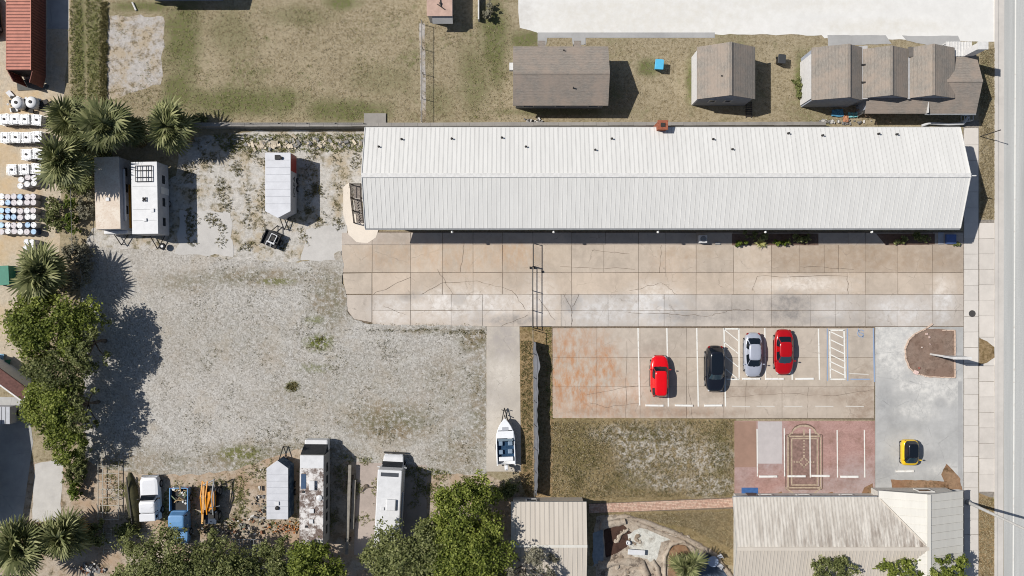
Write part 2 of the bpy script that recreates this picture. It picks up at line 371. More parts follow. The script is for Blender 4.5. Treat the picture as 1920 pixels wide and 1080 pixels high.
sheet('gravel_lot', rough_poly([(150, 462), (330, 470), (430, 486), (560, 492), (640, 470), (646, 590), (690, 612), (913, 612), (913, 890), (820, 890), (640, 862), (560, 842), (430, 884), (300, 890), (190, 880), (160, 860)], 9, 4, 6), .016, M_GRAVEL, 'pale gravel lot west of the long white building', 'ground')
sheet('gravel_drive', rough_poly([(340, 395), (430, 398), (440, 480), (330, 476)], 9, 5, 7), .022, M_PADW, 'pale worn concrete patch beside the white campers', 'pavement')
sheet('dirt_pad', rough_poly([(575, 430), (650, 420), (648, 486), (565, 490)], 9, 4, 8), .022, M_PADW, 'pale bare patch by the corner of the concrete apron', 'pavement')
sheet('trailer_pad', [(668, 866), (800, 872), (800, 1040), (664, 1040)], .024, M_PADR, 'reddish grey concrete pad under the white motorhome', 'pavement')
sheet('boat_pad', [(912, 612), (974, 612), (977, 884), (912, 884)], .03, M_PAD, 'long concrete pad under the boat trailer', 'pavement', thick=.03)
sheet('weedy_strip_ground', rough_poly([(974, 612), (1034, 612), (1037, 785), (1036, 940), (990, 940), (974, 890)], 10, 2.5, 9), .02, M_MOW, 'weedy brown strip under the screened fence', 'ground')
sheet('lawn', rough_poly([(1028, 782), (1380, 782), (1378, 1060), (1105, 1060), (1100, 938), (1028, 938)], 7, 3.5, 10), .012, M_LAWN, 'patchy olive brown lawn south of the parking spaces', 'lawn')
sheet('white_lot', rough_poly([(956, -300), (1872, -300), (1872, 78), (1545, 72), (1540, 66), (1010, 62), (975, 52)], 14, 2.5, 11), .012, M_PALE, 'bleached white concrete lot along the north edge', 'pavement')
def slab_grid(parent, xs, rows, z, mat, tint, gap=.045, jit=.06, skip=()):
    for r in range(len(rows) - 1):
        for c in range(len(xs) - 1):
            if (r, c) in skip: continue
            x0, y0 = G(xs[c], rows[r + 1]); x1, y1 = G(xs[c + 1], rows[r]); g = gap / 2
            k = 1 + random.uniform(-jit, jit); t = tint(r, c)
            mb = MB(); j = lambda: random.uniform(-.012, .012)
            mb.prism([(x0 + g + j(), y0 + g + j()), (x1 - g + j(), y0 + g + j()), (x1 - g + j(), y1 - g + j()), (x0 + g + j(), y1 - g + j())], z - .05, z + random.uniform(-.006, .006))
            o = mk('slab', mb, mat, parent); o.color = (t[0] * k, t[1] * k, t[2] * k, 1)
def ribbon(pts, w, z):
    mb = MB(); q = [Vector((*G(*p), 0)) for p in pts]
    L = []; Rr = []
    for i, p in enumerate(q):
        d = (q[min(i + 1, len(q) - 1)] - q[max(i - 1, 0)]).normalized(); nrm = Vector((-d.y, d.x, 0)); ww = w * random.uniform(.5, 1.2) if len(q) > 3 else w
        L.append(p + nrm * ww / 2); Rr.append(p - nrm * ww / 2)
    for i in range(len(q) - 1):
        mb.face([(Rr[i].x, Rr[i].y, z), (Rr[i + 1].x, Rr[i + 1].y, z), (L[i + 1].x, L[i + 1].y, z), (L[i].x, L[i].y, z)])
    return mb
def wander(a, b, n=10, amp=3, seed=0):
    out = []
    for i in range(n + 1):
        t = i / n; x = a[0] + (b[0] - a[0]) * t; y = a[1] + (b[1] - a[1]) * t
        v = mnoise.noise_vector(Vector((t * 5 + seed * 3.7, seed, 0))); e = 1 if 0 < i < n else 0
        out.append((x + v.x * amp * e, y + v.y * amp * e))
    return out

# concrete apron in front of the long building
apron = sheet('concrete_apron', [(641, 434), (1806, 434), (1806, 613), (690, 613), (660, 600), (648, 585)], .004 * 5, M_DIRTJ, 'beige cracked concrete apron along the long white building', 'pavement', thick=.01)
AZ = .065
def tintA(r, c):
    if r == 0: return (.98, .98, 1.0)
    if r == 1: return (1.02, .99, .95) if c < 7 else ((1.0, .98, .96) if c < 13 else (.9, .86, .82))
    if r == 2: return (1.04, 1.0, .96) if c < 13 else (.98, .95, .92)
    return (.97, 1.0, 1.05) if c > 6 else (1.03, 1.03, 1.04)
slab_grid(apron, [641, 698, 770, 830, 887, 942, 999, 1072, 1135, 1197, 1248, 1305, 1375, 1446, 1520, 1590, 1622, 1683, 1748, 1806], [436, 459], AZ, M_CONC, lambda r, c: tintA(0, c), .034, .05)
slab_grid(apron, [641, 698, 770, 830, 887, 942, 999, 1072, 1132, 1197, 1248, 1305, 1375, 1446, 1498, 1545, 1572, 1622, 1683, 1748, 1806], [459, 511], AZ, M_CONC, lambda r, c: tintA(1, c), .036, .06)
slab_grid(apron, [698, 770, 830, 887, 942, 999, 1072, 1197, 1305, 1375, 1446, 1588, 1622, 1683, 1748, 1806], [511, 552], AZ, M_CONC, lambda r, c: tintA(2, c + 1), .036, .06)
slab_grid(apron, [698, 770, 846, 905, 962, 1000, 1052, 1072, 1140, 1197, 1245, 1305, 1372, 1412, 1446, 1520, 1566, 1622, 1683, 1748, 1806], [552, 582, 612], AZ, M_CONC, lambda r, c: tintA(3, c + 1), .032, .06)
for i, (poly, t) in enumerate([([(643, 513), (697, 512), (697, 551), (647, 551)], (1.03, 1.01, .98)), ([(648, 553), (697, 553), (697, 604), (664, 598), (652, 582)], (1.02, 1.03, 1.05))]):
    mb = MB(); mb.prism([G(*p) for p in poly], AZ - .05, AZ); o = mk('slab', mb, M_CONC, apron); o.color = (*t, 1)
for i, (a, b) in enumerate([((1010, 560), (1040, 600)), ((1056, 552), (1072, 580)), ((1085, 552), (1072, 578)), ((1072, 578), (1072, 612)), ((1170, 585), (1260, 590)), ((1260, 590), (1330, 592)), ((1330, 592), (1375, 580)),
        ((1375, 580), (1412, 582)), ((790, 552), (830, 530)), ((830, 530), (900, 528)), ((900, 528), (960, 545)), ((960, 545), (985, 580)), ((820, 505), (850, 552)), ((700, 552), (770, 520)), ((1180, 545), (1240, 530)), ((1240, 530), (1270, 552)),
        ((1410, 545), (1420, 518)), ((1420, 518), (1588, 518)), ((1588, 518), (1590, 552)), ((1500, 500), (1600, 505)), ((1110, 470), (1180, 476)), ((1050, 500), (1190, 505)), ((990, 590), (940, 612)), ((760, 590), (720, 575)), ((1240, 460), (1236, 512)), ((870, 455), (864, 510))]):
    mk('crack', ribbon(wander(a, b, 12, 3, i), .032, AZ + .0185), M_CRACK, apron)
sheet('gravel_spill', rough_poly([(628, 476), (640, 470), (645, 500), (643, 530), (650, 560), (652, 584), (664, 598), (690, 608), (760, 610), (910, 611), (910, 618), (640, 618)], 5, 3.2, 90), AZ + .0215, M_GRAVEL, 'loose gravel spilling over the ragged apron edge', 'gravel', 'stuff')
# parking court
court = sheet('parking_court', [(1034, 613), (1640, 613), (1640, 787), (1034, 783)], .018, M_DIRTJ, 'stained concrete parking court with white painted spaces', 'pavement', thick=.01)
PZ = .06
slab_grid(court, [1036, 1119, 1200, 1287, 1356, 1466, 1550, 1639], [615, 670, 724, 784], PZ, M_PARK, lambda r, c: ((1, 1, 1), (1.0, .99, .97), (.97, .95, .93))[r], .028, .04)
for i, (a, b) in enumerate([((1100, 740), (1200, 722)), ((1105, 755), (1140, 764)), ((1140, 764), (1200, 755)), ((1355, 745), (1460, 738)), ((1460, 738), (1560, 742)), ((1560, 742), (1638, 730)), ((1290, 720), (1298, 784)), ((1175, 640), (1173, 784)), ((1400, 700), (1396, 784)), ((1515, 726), (1513, 784))]):
    mk('crack', ribbon(wander(a, b, 12, 2.5, i + 40), .026, PZ + .012), M_CRACK, court)
def line(a, b, w=.135, mat=None, parent=None, z=None):
    return mk('painted_line', ribbon([a, b], w, (PZ + .016) if z is None else z), mat or M_LINE, parent or court)
for x, y1 in ((1196, 760), (1250, 762), (1306, 762), (1357, 762)): line((x, 615), (x + 3, y1))
line((1433.5, 615), (1435, 712)); line((1534, 616), (1536, 712)); line((1484, 680), (1485, 712))
line((1385, 616), (1385.5, 710)); line((1357, 616.5), (1385, 616.5)); line((1362, 711), (1386, 711))
for y in (618, 642, 667, 690): line((1358, y), (1384, y + 21), .09)
line((1555, 619), (1556.5, 711), .14); line((1582, 619), (1584, 711), .14); line((1554, 619), (1583, 619), .14); line((1555.5, 711), (1585, 711), .14)
for y in (622, 637, 651, 665, 678, 691): line((1557, y), (1582, y + 12), .1)
line((1550.5, 616), (1551, 714), .1, M_LINEB); line((1588, 616), (1589, 714), .12, M_LINEB); line((1637, 615), (1639, 716), .14, M_LINEB); line((1594, 711), (1630, 711), .12, M_LINEB)
line((1592, 700), (1628, 702), .1, M_LINEF)
for x in (1372, 1418, 1470, 1528, 1585): line((x, 761.5), (x + 34, 762), .1, M_LINEF)
# faded wheelchair symbol
for q in range(14):
    a0 = .6 + q * .36; a1 = a0 + .37
    line((1614 + 6.5 * math.cos(a0), 625 + 6.5 * math.sin(a0)), (1614 + 6.5 * math.cos(a1), 625 + 6.5 * math.sin(a1)), .09, M_LINEB)
line((1608, 616), (1611, 624), .09, M_LINEB); line((1611, 624), (1618, 625), .09, M_LINEB); line((1618, 625), (1617, 634), .09, M_LINEB)

# red stamped court
scourt = sheet('stamped_court', [(1377, 789), (1640, 789), (1640, 934), (1377, 934)], .05, M_STAMP, 'red stamped concrete court with an inlaid pale frame pattern', 'pavement', thick=.05)
M_BROWNC = concrete('brown_tinted_concrete', (168, 136, 118), .24, None, False)
M_LILAC = concrete('greyed_stamped_concrete', (200, 192, 189), .18, None, False)
sheet('brown_band', [(1377, 790), (1418, 790), (1418, 876), (1377, 876)], .056, M_BROWNC, '', '', parent=scourt)
sheet('grey_band', [(1420.5, 790), (1466, 790), (1466, 869), (1420.5, 869)], .056, M_LILAC, '', '', parent=scourt)
M_INLAY = flat('pale_inlay', (192, 172, 148), .9, .2, 0, .2, 5); M_INLAYD = flat('dark_inlay', (122, 100, 88), .9, .2, 0, .2, 5)
sheet('inlay_field', [(1479, 812), (1532, 812), (1532, 916), (1479, 916)], .056, flat('inlay_ground', (150, 122, 112), .9, .2, 0, .25, 4), '', '', parent=scourt)
def inlay(pts, w, mat=None, z=.064): return mk('inlay_band', ribbon(pts, w, z), mat or M_INLAY, scourt)
for x0, y0, x1, y1, w in ((1477, 818, 1538, 914, .14), (1484, 822, 1532, 909, .13)):
    for a, b in (((x0, y0), (x1, y0)), ((x1, y0), (x1, y1)), ((x1, y1), (x0, y1)), ((x0, y1), (x0, y0))): inlay([a, b], w)
    for a, b in (((x0 - 3, y0 - 3), (x1 + 3, y0 - 3)), ((x1 + 4, y0 - 3), (x1 + 4, y1 + 3)), ((x0 - 3, y1 + 3), (x1 + 3, y1 + 3)), ((x0 - 4, y0 - 3), (x0 - 4, y1 + 3))): inlay([a, b], .1, M_INLAYD, .060)
arc = [(1507 - 22 * math.cos(t), 813 - 15 * math.sin(t)) for t in np.linspace(0, PI, 14)]
inlay(arc, .17); inlay([(x, y - 3) for x, y in arc], .14, M_INLAYD, .060); inlay([(1507, 805), (1507, 818)], .14)
inlay([(1477, 818), (1484, 811)], .12); inlay([(1538, 818), (1530, 811)], .12); inlay([(1472, 914), (1496, 931)], .12); inlay([(1540, 914), (1518, 931)], .12)
for k in range(10): 
    y = 826 + k * 5.6
    if abs(y - 866) > 9: sheet('inlay_tile', [(1505.5, y - 1.3), (1508.5, y - 1.3), (1508.5, y + 1.3), (1505.5, y + 1.3)], .067, M_INLAY, '', '', parent=scourt)
for k in range(12):
    a = k / 12 * 2 * PI; rr = 9 / (abs(math.cos(a)) + abs(math.sin(a))); x = 1507 + rr * math.cos(a); y = 866 + rr * math.sin(a)
    sheet('inlay_tile', [(x - 1.3, y - 1.3), (x + 1.3, y - 1.3), (x + 1.3, y + 1.3), (x - 1.3, y + 1.3)], .067, M_INLAY, '', '', parent=scourt)
for x in (1489, 1494, 1520, 1525): sheet('inlay_tile', [(x - 1.3, 864.7), (x + 1.3, 864.7), (x + 1.3, 867.3), (x - 1.3, 867.3)], .067, M_INLAY, '', '', parent=scourt)
for x, y0, y1 in ((1419, 804, 893), (1470, 803, 893), (1518, 804, 895), (1569, 806, 895), (1620, 806, 895)): line((x, y0), (x + .8, y1), .11, M_LINE, scourt, .073)
sheet('planting_bed', rough_poly([(1455, 931), (1458, 924), (1465, 921), (1470, 931)], 4, .6, 60), .071, M_LEAFBED, '', '', parent=scourt)
sheet('planting_bed', rough_poly([(1553, 931), (1552, 924), (1560, 921), (1566, 930)], 4, .6, 61), .071, M_LEAFBED, '', '', parent=scourt)
sheet('planting_bed', rough_poly([(1612, 933), (1620, 914), (1636, 906), (1638, 932)], 5, .8, 62), .071, M_LEAFBED, '', '', parent=scourt)

# grey drive, sidewalk, verge, kerb and road
sheet('drive', [(1641, 613), (1806, 613), (1806, 920), (1641, 920)], .04, M_GREYC, 'grey patched drive between the parking court and sidewalk', 'pavement', thick=.03)
sheet('drive_band', [(1796, 715), (1804, 715), (1804, 905), (1796, 905)], .046, M_STRIP, 'narrow darker grey strip beside the sidewalk', 'pavement')
sheet('leaf_bed', rough_poly([(1670, 899), (1770, 902), (1764, 890), (1775, 870), (1800, 898), (1804, 918), (1672, 916)], 5, 1.5, 34), .052, M_LEAFBED, 'brown leaf littered bed below the yellow car', 'flower bed')
walk = sheet('sidewalk', [(1806, 226), (1835, 226), (1834, 1300), (1806, 1300)], .02, M_JOINTL, 'concrete sidewalk along the road', 'sidewalk', thick=.01)
ys = [-20 + i * 29.2 for i in range(39)]
slab_grid(walk, [1807, 1834], [y for y in ys if y > 225], .07, M_WALK, lambda r, c: (1, 1, 1), .03, .05)
vwalk = sheet('sidewalk_apron', [(1835, 412), (1864, 412), (1864, 932), (1835, 932)], .02, M_JOINTL, 'concrete apron slabs between sidewalk and kerb', 'sidewalk', thick=.01)
slab_grid(vwalk, [1835.5, 1864], [418, 447, 476, 505, 534, 563, 592, 632], .066, M_WALK, lambda r, c: (1.0, .99, .98), .03, .05)
slab_grid(vwalk, [1835.5, 1864], [686, 715, 744, 773, 802, 831, 860, 889, 922], .066, M_WALK, lambda r, c: (1.0, .99, .98), .03, .05)
for q in ([(1835.5, 632.5), (1864, 632.5), (1864, 651)], [(1864, 669), (1864, 685.5), (1835.5, 685.5)]): sheet('slab', q, .066, M_WALK, '', '', parent=vwalk)
sheet('verge', rough_poly([(1835.5, 634), (1850, 640), (1863, 650), (1863.5, 670), (1850, 680), (1835.5, 684)], 5, .6, 35), .08, M_MOW, 'small grass wedge beside the sign planter', 'ground')
sheet('verge_south', rough_poly([(1835, 924), (1864, 936), (1864, 1250), (1835, 1250)], 8, 1, 36), .03, M_MOW, 'dry grass verge under the tall light pole', 'ground')
sheet('kerb', [(1864.5, -600), (1872, -600), (1868, 1600), (1863.5, 1600)], .12, M_KERB, 'pale concrete kerb along the road', 'kerb', thick=.12)
sheet('gutter', [(1872.2, -600), (1884, -600), (1880, 1600), (1868.2, 1600)], .02, M_KERB, 'pale concrete gutter at the road edge', 'kerb')
sheet('road', [(1884, -3000), (2300, -3000), (2300, 4000), (1880, 4000)], .012, M_ROAD, 'worn grey asphalt road along the east edge', 'road')
mk('edge_line', ribbon([(1906.5, -600), (1897.5, 1600)], .14, .018), M_LINE, None)
tag(bpy.data.objects['edge_line'], 'white painted edge line on the road', 'road marking', None, 'structure')
# north walk
sheet('north_walk', [(1008, 61), (1340, 61), (1340, 71), (1098, 71), (1098, 84), (1074, 84), (1072, 71), (1026, 71), (1024, 84), (1008, 84)], .024, M_STRIP, 'narrow grey walk north of the shingled houses', 'path')
sheet('north_walk_east', rough_poly([(1552, 66), (1660, 66), (1672, 82), (1552, 86)], 9, 1.2, 37), .024, M_STRIP, 'grey walk behind the triple gabled house', 'path')
sheet('north_walk_end', rough_poly([(1690, 67), (1796, 67), (1802, 82), (1760, 90), (1700, 76)], 9, 1.2, 38), .024, M_STRIP, 'grey walk beside the white porch canopy', 'path')
sheet('stair_path', rough_poly([(644, 350), (655, 343), (664, 400), (700, 424), (710, 432), (706, 446), (690, 455), (668, 453), (654, 440), (650, 424), (643, 398)], 5, 1.2, 39), .075, concrete('cream_concrete', (238, 226, 210), .1, None, False), 'cream curved concrete path below the wooden stairs', 'path', thick=.05)
sheet('side_walk_strip', [(1808, 240), (1834, 240), (1834, 455), (1808, 455)], .03, M_WALK, 'concrete strip beside the building gable', 'path')
bp = sheet('brick_path', rough_poly([(1104, 944), (1376, 932), (1376, 954), (1104, 962)], 14, .5, 40), .035, M_DIRTJ, 'pink brick path across the lawn', 'path', thick=.02)
M_BRICK = []
for i, c in enumerate(((210, 174, 152), (196, 158, 138), (218, 188, 166))): M_BRICK.append(flat('pink_brick_%d' % i, c, .9, .2, 0, .15, 5))
mbs = [MB(), MB(), MB()]
for r in range(6):
    n = 120
    for i in range(n):
        x = 1105 + 270 * (i + .5 * (r % 2)) / n
        if x > 1374: continue
        yc = 946.5 - (x - 1105) * .041 + r * 2.75; g = G(x, yc); b = random.choice(mbs)
        b.obox((g[0], g[1], .05 + random.uniform(-.004, .004)), (.112, .128, .03), R(2.3))
for i, b in enumerate(mbs):
    o = mk('bricks', b, M_BRICK[i], bp); o['kind'] = 'stuff'
# ------------------------------------------------------------------ buildings
def seam_metal(name, rgb, grime=.12):
    m = NM(name, .5, .4)
    st = m.noise(.9, 5, .65, m.stretch(2.0, .25, 1)); big = m.noise(.12, 4, .6); c = C(*rgb)
    col = m.mix(m.rng(st, .35, .7), tuple(v * (1 - grime) for v in c[:3]) + (1,), c)
    col = m.mix(m.rng(big, .4, .7, 0, grime), col, tuple(v * .86 for v in c[:3]) + (1,))
    return m.color(m.mix(1.0, col, m.info('Color'), 'MULTIPLY'))
M_WROOF = seam_metal('white_seam_metal', (235, 233, 228), .08)
M_TROOF = seam_metal('tan_seam_metal', (216, 206, 192), .1)
M_CROOF = seam_metal('cream_seam_metal', (226, 222, 212), .1)
def streaked():
    m = NM('streaked_seam_metal', .6, .35)
    st = m.noise(1.6, 6, .7, m.stretch(1.6, .12, 1)); c = m.mix(m.rng(st, .35, .62), C(204, 196, 184), C(224, 217, 206))
    b = m.math('MULTIPLY', m.blobs([(1700, 1010, 60, 40, .9), (1640, 980, 60, 40, .6), (1560, 1000, 110, 36, .6), (1480, 970, 80, 30, .35)], m.noise(.7, 5, .6), .6, 1), m.rng(st, .6, .4))
    return m.color(m.mix(1.0, m.mix(b, c, C(148, 134, 122)), m.info('Color'), 'MULTIPLY'))
M_SROOF = streaked()
M_DECK = flat('roof_deck_shadow_gap', (176, 176, 174), .8, .2)
M_WWALL = flat('white_stucco', (214, 210, 202), .9, .2); M_GUT = flat('grey_gutter', (148, 150, 152), .5, .4)
M_GLASS = flat('dark_window_glass', (46, 54, 62), .12, .6, 0, .1); M_DOOR = flat('brown_door', (120, 96, 78), .6, .4)
M_TRIMW = flat('white_trim', (226, 224, 220), .6, .4); M_DARK = flat('dark_vent', (58, 56, 54), .7, .3); M_BRICKR = flat('chimney_brick', (168, 102, 78), .9, .2, 0, .25, 6)

def slope_panels(root, roof, xa, xb, e, r, ze, zr, n, mat, axis='x', rib=.016, gap=.014, col=(1, 1, 1)):
    """standing seam panels on one roof slope: run from eave line e to ridge line r, laid along axis from xa to xb"""
    w = (xb - xa) / n; L = math.hypot(r - e, zr - ze); a = math.atan2(zr - ze, abs(r - e))
    me = MB(); h = w / 2 - gap / 2
    me.add([(-h, 0, 0), (h - .05, 0, 0), (h - .05, 0, rib), (h, 0, rib), (h, 0, 0), (-h, L, 0), (h - .05, L, 0), (h - .05, L, rib), (h, L, rib), (h, L, 0)],
           [(0, 1, 6, 5), (1, 2, 7, 6), (2, 3, 8, 7), (3, 4, 9, 8), (0, 4, 3, 2, 1), (5, 6, 7, 8, 9)])
    m = me.mesh('roof_panel'); m.materials.append(mat)
    for i in range(n):
        c = xa + (i + .5) * w; k = random.uniform(.97, 1.015); cc = (col[0] * k, col[1] * k, col[2] * k, 1)
        if axis == 'x':
            up = r > e
            inst('roof_panel', m, roof, (c, e, ze), (a, 0, 0 if up else PI) if up else (a, 0, PI), color=cc)
        else:
            up = r > e
            inst('roof_panel', m, roof, (e, c, ze), (a, 0, -PI / 2 if up else PI / 2), color=cc)

def window_part(root, c, w, h, face, mat=None):
    "framed window on a wall; face is the outward direction x or y sign"
    fx, fy = face; t = .05
    mb = MB(); M = Matrix.Translation(c) @ Matrix.Rotation(math.atan2(fy, fx) - PI / 2, 4, 'Z')
    for dx, dz, sx, sz in ((0, h / 2, w + .16, .08), (0, -h / 2, w + .2, .09), (-w / 2, 0, .08, h), (w / 2, 0, .08, h)):
        mb.obox(None, (sx, .09, sz), mat=M @ Matrix.Translation((dx, .04, dz)))
    win = mk('window', mb, M_TRIMW, root)
    g = MB(); g.obox(None, (w, .03, h), mat=M @ Matrix.Translation((0, .02, 0))); mk('pane', g, M_GLASS, win)
def door_part(root, c, w, h, face, mat=None):
    M = Matrix.Translation(c) @ Matrix.Rotation(math.atan2(face[1], face[0]) - PI / 2, 4, 'Z')
    mb = MB(); mb.obox(None, (w, .07, h), mat=M @ Matrix.Translation((0, .03, h / 2))); d = mk('door', mb, mat or M_DOOR, root)
    hb = MB(); hb.obox(None, (.1, .05, .04), mat=M @ Matrix.Translation((w * .38, .09, h * .48))); mk('handle', hb, M_GUT, d)
def gable_wall(mb, x0, x1, y0, y1, ze, zr, axis='x', t=.0):
    "closed house body under a gable roof whose ridge runs along axis"
    if axis == 'x':
        ym = (y0 + y1) / 2
        vs = [(x0, y0, 0), (x1, y0, 0), (x1, y1, 0), (x0, y1, 0), (x0, y0, ze), (x1, y0, ze), (x1, y1, ze), (x0, y1, ze), (x0, ym, zr), (x1, ym, zr)]
        fs = [(0, 1, 5, 4), (2, 3, 7, 6), (1, 2, 6, 9, 5), (3, 0, 4, 8, 7), (4, 5, 9, 8), (7, 8, 9, 6)]
    else:
        xm = (x0 + x1) / 2
        vs = [(x0, y0, 0), (x1, y0, 0), (x1, y1, 0), (x0, y1, 0), (x0, y0, ze), (x1, y0, ze), (x1, y1, ze), (x0, y1, ze), (xm, y0, zr), (xm, y1, zr)]
        fs = [(1, 2, 6, 5), (3, 0, 4, 7), (0, 1, 5, 8, 4), (2, 3, 7, 9, 6), (4, 8, 9, 7), (5, 6, 9, 8)]
    mb.add(vs, fs)
def gable_roof_mesh(mb, x0, x1, y0, y1, ze, zr, axis='x', th=.12):
    if axis == 'x':
        ym = (y0 + y1) / 2
        sec = [(y0, ze), (ym, zr), (y1, ze), (y1, ze - th), (ym, zr - th), (y0, ze - th)]
        r0 = [(x0, a, b) for a, b in sec]; r1 = [(x1, a, b) for a, b in sec]
    else:
        xm = (x0 + x1) / 2
        sec = [(x0, ze), (xm, zr), (x1, ze), (x1, ze - th), (xm, zr - th), (x0, ze - th)]
        r0 = [(a, y0, b) for a, b in sec]; r1 = [(a, y1, b) for a, b in sec]
    n = 6; mb.add(r0 + r1, [(i, (i + 1) % n, n + (i + 1) % n, n + i) for i in range(n)] + [(0, 5, 4, 1), (1, 4, 3, 2), (6, 7, 10, 11), (7, 8, 9, 10)])

# long white metal roofed building
ZE, ZR = 4.6, 6.3
x0, x1 = -13.75, 41.95; yN = P(0, 239, ZE).y; yS = P(0, 428, ZE).y; yM = (yN + yS) / 2
lb = thing('commercial_building', 'long building with white standing seam metal gable roof', 'building', (14, yM, 0), world=True)
mb = MB(); gable_wall(mb, x0 + .35, x1 - .45, yS + .9, yN - .45, ZE - .16, ZR - .42); mk('wall', mb, M_WWALL, lb)
mb = MB(); gable_roof_mesh(mb, x0, x1, yS, yN, ZE - .03, ZR - .03, 'x', .16); lroof = mk('roof', mb, M_DECK, lb)
slope_panels(lb, lroof, x0, x1, yN, yM, ZE, ZR, 136, M_WROOF)
slope_panels(lb, lroof, x0, x1, yS, yM, ZE, ZR, 136, M_WROOF)
mb = MB(); mb.box(x0 - .02, x1 + .05, yM - .2, yM + .2, ZR - .04, ZR + .05); mk('ridge_cap', mb, M_TRIMW, lroof)
mb = MB(); mb.box(x0, x1, yS - .14, yS - .005, ZE - .2, ZE - .02); mk('gutter', mb, M_GUT, lroof)
mb = MB(); mb.box(x0, x1, yN + .005, yN + .06, ZE - .18, ZE + .01); mk('fascia', mb, M_TRIMW, lroof)
for xx in (x1 + .02, x0 - .02): mk('rake_trim', MB().path([(xx, yS, ZE + .03), (xx, yM, ZR + .03), (xx, yN, ZE + .03)], .045, 5), M_TRIMW, lroof)
def roof_z(y): return ZE + (ZR - ZE) * (1 - abs(y - yM) / (yN - yM))
for px, py in ((710, 275), (753, 261), (847, 260), (941, 258), (986, 275), (1147, 260), (1116, 281), (1337, 261), (1373, 280), (1478, 250), (1542, 254), (1647, 251), (1681, 252)):
    p = P(px, py, 5.8); z = roof_z(p.y); p = P(px, py, z)
    mb = MB(); mb.lathe([(.12, -.02), (.1, .02), (.05, .04), (.05, .22), (.08, .23), (.08, .28), (0.02, .29)], (p.x, p.y, z), 10); mk('vent_pipe', mb, M_DARK, lroof)
p = P(1240, 240, ZE + .3)
mb = MB(); mb.box(p.x - .42, p.x + .42, yN - .35, yN + .4, .02, ZE + .95); mb.box(p.x - .48, p.x + .48, yN - .41, yN + .46, ZE + .95, ZE + 1.08)
ch = mk('chimney', mb, M_BRICKR, lb); mb = MB(); mb.box(p.x - .2, p.x + .2, yN - .15, yN + .2, ZE + 1.08, ZE + 1.14); mk('flue', mb, M_DARK, ch)
for px in (848, 1038, 1233, 1434, 1633):
    q = P(px, 431, 3.8); mb = MB(); mb.lathe([(.03, .2), (.09, .16), (.13, .02), (.12, -.04)], (q.x, yS - .3, 3.95), 10); mb.tube((q.x, yS + .9, 4.2), (q.x, yS - .3, 4.15), .03)
    mk('floodlight', mb, flat('lamp_white', (245, 245, 240), .4, .5), lb)
for i, px in enumerate((760, 905, 1090, 1160, 1290, 1500, 1600, 1765)):
    q = P(px, 437); (door_part if i % 3 != 2 else window_part)(lb, (q.x, yS + .9, 0.02 if i % 3 != 2 else 1.5), 1.0 if i % 3 != 2 else 1.6, 2.1 if i % 3 != 2 else 1.2, (0, -1))
for px in (830, 980, 1220, 1400, 1560, 1700): q = P(px, 437); window_part(lb, (q.x, yS + .9, 1.5), 1.6, 1.2, (0, -1))
for py in (300, 370): q = P(0, py); window_part(lb, (x1 - .45, q.y * .97, 1.6), 1.2, 1.2, (1, 0))
mb = MB(); bx = x1 + .06; mb.box(bx, bx + .6, yM - .05, yM + .05, ZR - .3, ZR - .2); mk('ridge_bracket', mb, M_TRIMW, lb)

# wooden stairs on the west gable
st = thing('wooden_stairs', 'weathered wooden stairs with landing on the west gable of the long building', 'stairs', P(668, 380), world=True)
M_WOOD = flat('weathered_wood', (150, 140, 132), .9, .2, 0, .3, 5); M_WOODD = flat('dark_wood', (86, 78, 72), .9, .2, 0, .3, 5)
a = P(663, 347, 1.6); b = P(677, 372, 1.6)
for k in range(7):
    x = a.x + (b.x - a.x) * (k + .5) / 7; mb = MB(); mb.box(x - .055, x + .055, b.y, a.y, 1.56, 1.61); mk('deck_board', mb, M_WOOD, st)
for k in range(9):
    z = 1.5 - k * .165; y = b.y - k * .25; mb = MB(); mb.box(a.x + .05, b.x - .02, y - .27, y - .04, z - .045, z); mk('tread', mb, M_WOOD, st)
for xx in (a.x - .1, b.x + .12):
    mb = MB(); mb.path([(xx, a.y, 2.55), (xx, b.y, 2.55), (xx, b.y - 2.3, 1.0)], .05, 4); mb.path([(xx, a.y, 2.1), (xx, b.y, 2.1), (xx, b.y - 2.3, .55)], .035, 4)
    for yy, zt in ((a.y, 2.6), (b.y, 2.6), (b.y - 1.15, 1.85), (b.y - 2.3, 1.05)): mb.box(xx - .05, xx + .05, yy - .05, yy + .05, 0, zt)
    mb.box(xx - .03, xx + .03, b.y, a.y, 1.38, 1.55); mk('railing', mb, M_WOODD, st)
mb = MB(); mb.path([(a.x - .1, a.y, 2.55), (b.x + .12, a.y, 2.55)], .05, 4); mb.path([(a.x - .1, a.y, 2.1), (b.x + .12, a.y, 2.1)], .035, 4); mk('railing', mb, M_WOODD, st)
mb = MB(); mb.add([(a.x, b.y, 1.5), (a.x + .06, b.y, 1.5), (a.x + .06, b.y - 2.3, .05), (a.x, b.y - 2.3, .05), (a.x, b.y, 1.25), (a.x + .06, b.y, 1.25), (a.x + .06, b.y - 2.3, -.0), (a.x, b.y - 2.3, -.0)], [(0, 1, 2, 3), (7, 6, 5, 4), (0, 3, 7, 4), (1, 5, 6, 2), (3, 2, 6, 7), (0, 4, 5, 1)])
mk('stringer', mb, M_WOODD, st)

